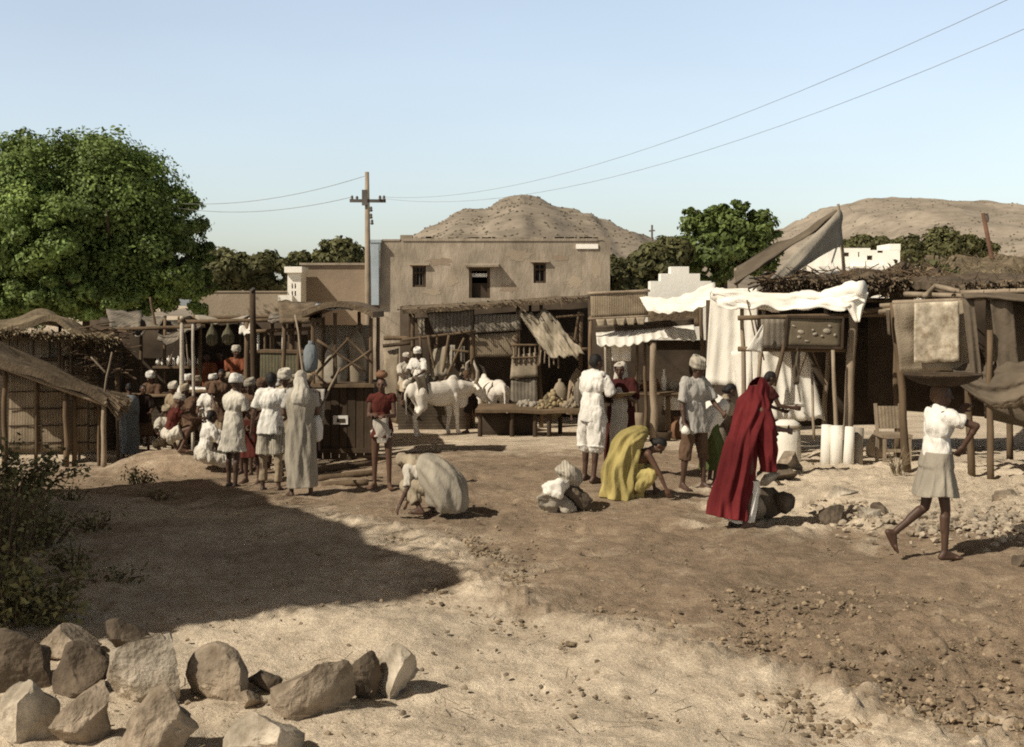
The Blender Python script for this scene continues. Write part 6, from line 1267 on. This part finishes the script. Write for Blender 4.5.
# ================================================================ bulls
m_bull = mat('white_hide', (.90, .84, .74), (.70, .63, .53), scale=3.2, bump=.2, bscale=40, dirt=.25, rough=.8); m_horn = mat('horn', (.48, .42, .34), (.30, .25, .19), scale=5, rough=.5, bump=.1); m_hoof = mat('hoof', (.07, .055, .045), bump=.1)
def bull(loc, rot, label, lower=0.0, s=1.0):
    m = MB(); rx = lambda a: Matrix.Rotation(R(a), 3, 'X')
    # +Y forwards
    m.ell((0, .0, .99), (.225, .62, .255)); m.ell((0, .38, 1.0), (.205, .27, .31)); m.ell((0, -.45, 1.04), (.21, .26, .25)); m.ell((0, .44, 1.24), (.075, .15, .15)); m.ell((0, .30, 1.17), (.09, .26, .11)); m.ell((0, -.66, 1.05), (.15, .14, .19)); m.ell((0, .1, .84), (.17, .38, .17))
    nk = V((0, .60, 1.08)); hd = V((0, 1.02, 1.18-lower)); m.cap(nk, hd, .20, .12); m.cap((0, .55, .95), (0, .88, 1.0-lower*.7), .12, .07); m.ell((0, .66, .80), (.035, .22, .20), rx(-20)); 
    f = V((0, .72, -.69)).normalized(); pol = hd+V((0, .02, .05)); muz = pol+f*.42; m.cap(pol, pol.lerp(muz, .5), .115, .085); m.cap(pol.lerp(muz, .5), muz, .085, .068); m.ell(muz, (.075, .065, .06)); m.cap(pol+f*.1-V((0, .02, .09)), muz-V((0, .05, .03)), .08, .055)
    for sd in (-1, 1):
        e0 = pol+V((.09*sd, -.03, .02)); m.cap(e0, e0+V((.15*sd, -.05, -.05)), .035, .03); m.ell(e0+V((.19*sd, -.06, -.07)), (.07, .03, .045)); m.ell(pol+f*.10+V((.085*sd, .02, .02)), (.03, .035, .03))
        # fore leg
        sh = V((.13*sd, .40, .92)); kn = V((.13*sd, .44+.02*sd, .46)); ft = V((.13*sd, .42+.06*sd, .05)); m.cap(sh, kn, .10, .058); m.ell(kn, (.062, .062, .075)); m.cap(kn, ft+V((0, 0, .06)), .047, .042); m.cap(ft+V((0, 0, .07)), ft+V((0, .03, .0)), .045, .06)
        # hind leg with hock
        hp_ = V((.13*sd, -.50, .98)); st = V((.15*sd, -.42-.05*sd, .70)); hk = V((.13*sd, -.60-.07*sd, .45)); ft = V((.13*sd, -.55-.10*sd, .05)); m.cap(hp_, st, .17, .11); m.cap(st, hk, .10, .05); m.ell(hk, (.05, .06, .06)); m.cap(hk, ft+V((0, 0, .07)), .048, .042); m.cap(ft+V((0, 0, .07)), ft+V((0, .03, 0)), .045, .06)
    tl0 = V((0, -.76, 1.14)); m.cap(tl0, V((0, -.84, .98)), .04, .03); m.cap(V((0, -.84, .98)), V((.02, -.82, .5)), .028, .018)
    me = remesh(m, .019, 4, .5); wrinkle(me, .008, 5, 3)
    o = mesh_obj('bull', me, m_bull); tag(o, label, 'bull', None)
    for sd in (-1, 1):
        b_ = pol+V((.07*sd, -.02, .07)); h = MB(); h.tube([b_, b_+V((.13*sd, -.03, .12)), b_+V((.17*sd, -.06, .30)), b_+V((.10*sd, -.10, .46)), b_+V((.02*sd, -.06, .54))], [.05, .048, .042, .03, .01], 10); obj('horn', h, m_horn, o, local=True, smooth=True)
        e = MB(); e.ell(pol+f*.11+V((.108*sd, .035, .03)), (.014, .018, .018), None, 8, 6); obj('eye', e, m_eye, o, local=True, smooth=True)
    h = MB(); h.tube([(.02, -.82, .52), (.03, -.82, .42), (.02, -.82, .30)], [.025, .045, .01], 8); obj('tail_tuft', h, m_horn, o, local=True, smooth=True)
    o.location = loc; o.rotation_euler = (0, 0, R(rot)); o.scale = (s, s, s); return o
bl = bull(GD(437, 29.3), -56, 'white bull with tall curved horns standing in the sun, dark pad on its rump', .12, 1.02)
p = MB(); p.patch((-.24, -.62, 1.15), (-.24, -.36, 1.16), (.24, -.62, 1.15), (.24, -.36, 1.16), nu=6, nv=14, thick=.05, fn=lambda u, v, q: V((q.x, q.y, 1.36-.36*(abs(v-.5)*2)**2.2+.01*math.sin(u*9)))); po = obj('rump_pad', p, m_canvasd, local=True, smooth=True); po.location = bl.location; po.rotation_euler = bl.rotation_euler; po.scale = bl.scale; tag(po, 'dark folded pad lying across the rump of the side-on white bull', 'pad')
bull(GD(491, 30.45), 24, 'white bull turned away behind the low plank platform', .25, 1.0)
# ================================================================ carried and set-down things
tr = local_to_world(near, fn.J['head']+fn.hu*.088*fn.s+V((0, .0, .0)))
m = MB(); m.lathe(tr, [(.12, 0), (.20, .02), (.29, .06), (.34, .10), (.345, .115), (.32, .11), (.24, .07), (.1, .04), (.01, .035)], 26, 1.05, 1.0); o = obj('head_tray', m, m_basketd, smooth=True); tag(o, 'wide shallow dark basket tray balanced on the head of the walking man', 'tray')
tr = local_to_world(mar, V((0, .30, 1.16))); m = MB(); m.lathe(tr, [(.10, 0), (.18, .02), (.26, .07), (.27, .085), (.24, .075), (.1, .035), (.01, .03)], 22); o = obj('flat_basket', m, m_basket, smooth=True); tag(o, 'flat round straw basket held by the person in dark maroon', 'basket')
tr = local_to_world(boy, (fb.J['wrL']+fb.J['wrR'])/2+V((0, .12, .02))); m = MB(); m.lathe(tr, [(.06, 0), (.12, .012), (.16, .03), (.155, .035), (.08, .02), (.01, .016)], 20); o = obj('plate', m, m_canvasg, smooth=True); tag(o, 'pale shallow plate held out by the bare-headed young man', 'plate')
tr = local_to_world(rbo, frb.J['head']+frb.hu*.10*frb.s); m = MB(); m.lathe(tr, [(.05, 0), (.075, .02), (.085, .05), (.065, .08), (.04, .092), (.05, .105), (.03, .105)], 18); o = obj('small_pot', m, m_clay, smooth=True); tag(o, 'small round clay pot balanced on the head of the boy in red', 'pot')
tr = local_to_world(turb, ft.J['wrR']+V((.0, .03, -.1))); m = MB(); m.lathe(tr-V((0, 0, .05)), [(.02, 0), (.055, .02), (.06, .06), (.035, .1), (.02, .12)], 12); o = obj('white_pouch', m, m_canvas, smooth=True); tag(o, 'small white pouch in the hanging hand of the man in the striped turban', 'pouch')
tr = local_to_world(g3, V((.22, .12, .98))); m = MB(); m.lathe(tr-V((0, 0, .28)), [(.03, 0), (.09, .04), (.10, .2), (.07, .3), (.02, .36)], 12, .8, .6); o = obj('white_pouch', m, m_canvas, smooth=True); tag(o, 'white pouch carried on the arm of the grey-wrapped woman', 'pouch')
# ================================================================ stones
random.seed(44)
m_rock = mat('field_stone', (.46, .375, .28), (.21, .16, .11), scale=7, bump=1.0, bscale=26, dirt=.5); m_rockp = mat('pale_stone', (.62, .54, .43), (.33, .27, .195), scale=6, bump=1.0, bscale=26, dirt=.5); m_rockd = mat('dark_stone', (.17, .13, .092), (.095, .072, .05), scale=6, bump=1.0, bscale=24, dirt=.4)
def rock_mesh(size, seed, cuts=9, sub=4, rough=.10):
    rng = random.Random(seed); bm = bmesh.new(); bmesh.ops.create_icosphere(bm, subdivisions=sub, radius=1.0)
    pl = []
    for _ in range(cuts):
        n = V((rng.gauss(0, 1), rng.gauss(0, 1), rng.gauss(0, .8))).normalized(); pl.append((n, rng.uniform(.36, .70)))
    for v in bm.verts:
        p = v.co.copy()
        for n, dd in pl:
            e = p.dot(n)-dd
            if e > 0: p -= n*e*.97
        q = p*1.0; p += p.normalized()*(rough*mnoise.fractal(q*1.8+V((seed, 0, 0)), .9, 2.1, 4)+rough*.35*mnoise.fractal(q*7+V((0, seed, 0)), .9, 2.1, 3))
        v.co = V((p.x*size[0], p.y*size[1], p.z*size[2]))
    m = MB(); bm.verts.ensure_lookup_table(); m.v = [tuple(v.co) for v in bm.verts]; m.f = [tuple(x.index for x in f.verts) for f in bm.faces]; m.m = [0]*len(m.f); bm.free(); return m
def rock(px0, px1, py0, py1, seed, m_, label, rot=(0, 0, 0), group=None, sink=.42, cuts=11, dep=.8, sub=4, yo=0, name='stone'):
    pb = py1-(py1-py0)*.06; c = GP((px0+px1)/2, min(pb, 760)); d = c.y; s_ = d/F; w = (px1-px0)*s_/2/.80; h = (py1-py0)*s_/2/.80
    mb = rock_mesh((w, w*dep, h), seed, cuts, sub); M_ = Euler([R(a) for a in rot]).to_matrix(); mb.v = [tuple(M_ @ V(v)) for v in mb.v]; zs = [v[2] for v in mb.v]; z0 = min(zs); H_ = max(zs)-z0
    loc = V((c.x, d+w*dep*.35+yo, gz(c.x, d)-z0-H_*sink*.5)); o = obj(name, mb, m_, local=True, smooth=True); o.location = loc; ORG[o.name] = loc
    o.data.set_sharp_from_angle(angle=R(24)); return tag(o, label, 'stone', group)
fg = 'big stones heaped along the near edge'
rock(-22, 50, 632, 692, 1, m_rockd, 'brown flat-topped stone cut by the picture edge, above the pale slab', (0, 8, 10), fg)
rock(44, 104, 636, 698, 2, m_rockd, 'dark brown wedge tilted over between two paler stones', (0, 28, 20), fg)
rock(112, 176, 634, 705, 3, m_rockp, 'upright blocky pale stone with a flat top edge', (0, -4, 15), fg, cuts=7)
rock(186, 242, 637, 699, 4, m_rock, 'squarish stone with bright cap and dark shaded front', (0, 8, -35), fg, cuts=7)
rock(-14, 62, 676, 748, 5, m_rockp, 'long pale slab slanting up to a point', (0, -24, 8), fg, dep=.7)
rock(46, 118, 682, 752, 6, m_rock, 'tan rounded stone next to the slanting pale slab', (0, 10, 40), fg)
rock(100, 206, 690, 762, 7, m_rock, 'widest tan stone, low and broad, in the lower row', (0, -14, 0), fg, dep=.6)
rock(230, 304, 704, 768, 8, m_rockp, 'bright pale stone cut by the lower picture edge', (0, 10, 30), fg)
rock(278, 346, 650, 720, 9, m_rock, 'smooth brown boulder leaning to one side in front of a dark rough stone', (0, 24, 10), fg, cuts=5)
rock(338, 380, 650, 697, 10, m_rockd, 'dark rough stone wedged between the leaning boulder and the tall pale one', (10, 0, 60), fg)
rock(362, 424, 634, 694, 11, m_rockp, 'tall pale stone with a dark shaded side, standing apart at the row end', (0, 6, -20), fg, cuts=7)
rock(92, 150, 622, 652, 12, m_rockd, 'low dark stone behind the upright blocky pale one', (0, 0, 30), fg)
rock(20, 96, 626, 662, 13, m_rock, 'tan stone peeping over the dark brown wedge', (0, 10, 0), fg)
rock(244, 284, 670, 692, 14, m_rockd, 'small dark clod beside the squarish capped stone', (0, 0, 0), fg, sub=3)
rock(236, 262, 690, 706, 15, m_rock, 'little tan stone above the bright pale one', (0, 0, 0), fg, sub=3)
# bundles and stones by the people
tagd = 'load set down beside the crouching yellow sari'
mb = rock_mesh((.20, .16, .125), 61, 2, 4, .22); Mb = Euler((.2, .55, .3)).to_matrix(); mb.v = [tuple(Mb @ V(v)) for v in mb.v]; c = GP(561, 510); o = obj('striped_bundle', mb, cStr, local=True, smooth=True); o.location = c+V((.07, .08, .42)); tag(o, 'striped beige cloth bundle resting on top of the white stones', 'bundle')
for i, (dx, dy, dz, r_, m_, lb) in enumerate(((-.13, -.02, .11, .145, m_canvasg, 'lowest white lump of the pile under the striped bundle'), (-.02, -.05, .28, .17, m_canvas, 'larger white lump in the middle of the pile under the striped bundle'), (.14, .06, .18, .21, m_rockd, 'dark stone supporting the striped bundle from behind'), (.08, -.06, .08, .11, m_canvasg, 'greyish lump at the bottom of the pile under the striped bundle'))):
    mb = rock_mesh((r_*1.15, r_, r_*1.0), 70+i, 9, 4, .2); o = obj('stone', mb, m_, local=True, smooth=True); o.location = c+V((dx, dy, dz)); tag(o, lb, 'stone', 'pile under the striped bundle')
c = GP(766, 521)
for i, (dx, dy, dz, r_, m_, lb) in enumerate(((.0, .10, .24, .24, m_rockd, 'large dark block of the load beside the red sari'), (-.17, -.06, .17, .17, m_rock, 'tan block of the load, against the hem of the red sari'), (.20, .05, .16, .17, m_rockd, 'dark rounded block at the far side of the load beside the red sari'), (.02, .08, .47, .19, m_rockp, 'flat pale slab lying on top of the load beside the red sari'))):
    mb = rock_mesh((r_*1.05, r_, r_*(.9 if i < 3 else .5)), 80+i, 8, 3, .08); o = obj('stone', mb, m_, local=True, smooth=True); o.location = c+V((dx, dy, dz)); tag(o, lb, 'stone', 'load of blocks beside the red sari')
rock(752, 792, 462, 484, 91, m_rockd, 'flat dark stone under the foot of the bare-headed young man', (0, 0, 0), None, sub=3); rock(772, 806, 452, 474, 92, m_rock, 'tan stone lying against the white wrapped block', (0, 0, 0), None, sub=3)
rock(822, 862, 486, 499, 93, m_rockp, 'long pale flat stone lying alone in front of the cloth rolls', (0, 0, 5), None, sub=3, dep=.4); rock(857, 880, 500, 520, 94, m_rockp, 'pale round stone amid the dark hollow of the rubble', (0, 0, 0), None, sub=3)
rock(815, 850, 505, 524, 95, m_rockd, 'dark jagged stone by the pale round one in the rubble', (0, 0, 30), None, sub=3); rock(868, 892, 499, 516, 96, m_rockd, 'small dark stone on the tray-carrier side of the pale round one', (0, 0, 70), None, sub=3)
rock(1016, 1040, 549, 570, 97, m_rockd, 'small dark stone at the picture edge by the walking man', (0, 0, 0), None, sub=3); rock(990, 1024, 487, 503, 98, m_rock, 'big tan stone crowning the rubble bank', (0, 0, 20), None, sub=3)
rock(360, 386, 452, 462, 99, m_rockd, 'low dark stone near the boy in red', (0, 0, 0), None, sub=3)
# rubble and gravel: far too many to count
def scatter(name, n, pick, label_kind, seed, m_):
    rng = random.Random(seed); mb = MB(); base = []
    for k in range(8):
        r_ = rock_mesh((1, 1, .75), 200+k, 7, 1, .12); base.append(r_)
    for _ in range(n):
        x, y, r_ = pick(rng); z = gz(x, y); b_ = rng.choice(base); a = rng.uniform(0, 6.28); ca, sa = math.cos(a), math.sin(a); sx_ = rng.uniform(.8, 1.4)
        mb.add([(x+r_*(ca*v[0]*sx_-sa*v[1]), y+r_*(sa*v[0]*sx_+ca*v[1]), z+r_*(v[2]+.3)) for v in b_.v], b_.f)
    o = obj(name, mb, m_, org=(0, 0, 0)); o['kind'] = 'stuff'; return o
def pk_grav(r):
    d = 5.8+(r.random()**1.5)*20; x = r.uniform(-.5, .48)*d*.9; return x, d, .006+.022*r.random()**5
def pk_edge(r):
    ys = [6.7, 7.7, 8.2, 9.1, 10, 12.6]; xs = [2.2, 2.0, 1.4, .65, -.1, -.75]; y = r.uniform(6.6, 12.8); x = float(np.interp(y, ys, xs))+r.gauss(0, .28)
    if r.random() < .35: y = r.uniform(6.3, 10.5); x = r.uniform(1.6, 4.2)
    return x, y, .007+.026*r.random()**2.8
def pk_rub(r):
    while True:
        px, py = r.uniform(780, 1060), r.uniform(484, 556)
        if r.random() < math.exp(-((px-985)/75)**2-((py-518)/17)**2)+.4*math.exp(-((px-860)/40)**2-((py-512)/12)**2): break
    p = GP(px, py); return p.x, p.y, .015+.05*r.random()**2.2
m_grav = mat('gravel_stone', (.36, .285, .20), (.22, .17, .115), scale=3, bump=.3, dirt=.2, island=.45)
scatter('gravel', 5200, pk_grav, None, 1, m_grav); scatter('gravel', 7500, pk_edge, None, 2, mat('soil_clod', (.36, .275, .185), (.20, .15, .095), scale=3, bump=.3, dirt=.2, island=.45)); scatter('rubble', 1000, pk_rub, None, 3, mat('rubble_stone', (.46, .385, .29), (.32, .26, .19), scale=3, bump=.4, dirt=.2, island=.3))
# ================================================================ straggly bush and weeds on the left
m_weed = mat('weed_leaf', (.33, .30, .13), (.19, .17, .075), scale=2, rough=.7, bump=0, dirt=.3, island=.5, trans=.15)
def bush(c, w, h, n, lf, seed, label, name='straggly_bush', stems=40):
    rng = np.random.default_rng(seed); random.seed(seed); t = thing(name, c, label, 'bush'); st = MB(); pts = []; nr = []
    for _ in range(stems):
        a = random.uniform(0, 6.28); r_ = random.random()**.6; e = V((math.cos(a)*r_*w, math.sin(a)*r_*w*.8, h*random.uniform(.3, 1.05)*(1-.45*r_))); b_ = V((math.cos(a)*r_*w*.35, math.sin(a)*r_*w*.3, 0)); mid = b_.lerp(e, .55)+V((0, 0, .12*h)); st.tube([b_-V((0, 0, .03)), mid, e], [.010, .007, .003], 5)
        for q in range(n//stems):
            u = random.uniform(.2, 1.02); p = (b_*(1-u)**2+mid*2*u*(1-u)+e*u*u); pts.append(p+V(rng.normal(size=3)*.06)); nr.append(rng.normal(size=3)*.6+np.array([0, 0, .8]))
    obj('stem', st, m_wood, t, local=True); pts = np.array(pts); nr = np.array(nr); nr /= np.linalg.norm(nr, axis=1)[:, None]; leaf_mesh('foliage', pts, nr, lf, m_weed, t, rng); return t
bush(GP(2, 600)+V((-.3, .6, 0)), .55, 1.3, 1000, .055, 1, 'tall straggly leafy bush half in the shade at the road edge', stems=90)
bush(GP(18, 655)+V((-.3, .7, 0)), .55, .7, 1400, .065, 2, 'lower weedy bush right behind the big stones', stems=40)
bush(GD(40, 12.6), .5, .6, 600, .06, 3, 'ragged shaded weed clump between the tall bush and the lean-to', stems=40)
bush(GD(-2, 15.5), 1.1, 1.1, 1800, .08, 4, 'scrubby undergrowth in front of the bamboo lean-to', stems=46)
bush(GD(140, 19.6), .25, .35, 260, .06, 5, 'tiny green weed growing on the shaded face of the earth bank', stems=14)

# straw and dung litter trodden into the road
rng = random.Random(9); mb = MB()
for _ in range(600):
    d_ = 6.5+rng.random()**1.3*20; x = rng.uniform(-.42, .46)*d_; a = rng.uniform(0, 6.28); l_ = rng.uniform(.02, .09); z = gz(x, d_)+.035; w_ = .0035; ca, sa = math.cos(a), math.sin(a)
    mb.add([(x-ca*l_+sa*w_, d_-sa*l_-ca*w_, z-.005), (x-ca*l_-sa*w_, d_-sa*l_+ca*w_, z-.005), (x+ca*l_-sa*w_, d_+sa*l_+ca*w_, z+.01), (x+ca*l_+sa*w_, d_+sa*l_-ca*w_, z+.01)], [(0, 1, 2, 3)])
o = obj('straw_litter', mb, m_thatch, org=(0, 0, 0)); o['kind'] = 'stuff'

for i, (px, dd, w_, h_, n_) in enumerate(((75, 11.2, .35, .3, 200), (96, 13.6, .3, .22, 160), (112, 10.6, .28, .16, 150), (70, 16.5, .35, .3, 180), (160, 16.8, .25, .15, 90))):
    bush(GD(px, dd), w_, h_, n_, .05, 30+i, ('small weed tuft in the broad shadow next to the tall straggly bush', 'second weed tuft in the broad shadow, further from the bush', 'flat spreading weed in the broad shadow near the big stones', 'weed tuft in the shade before the bamboo lean-to', 'lone low weed in the middle of the broad shadow')[i], 'weed', stems=12)
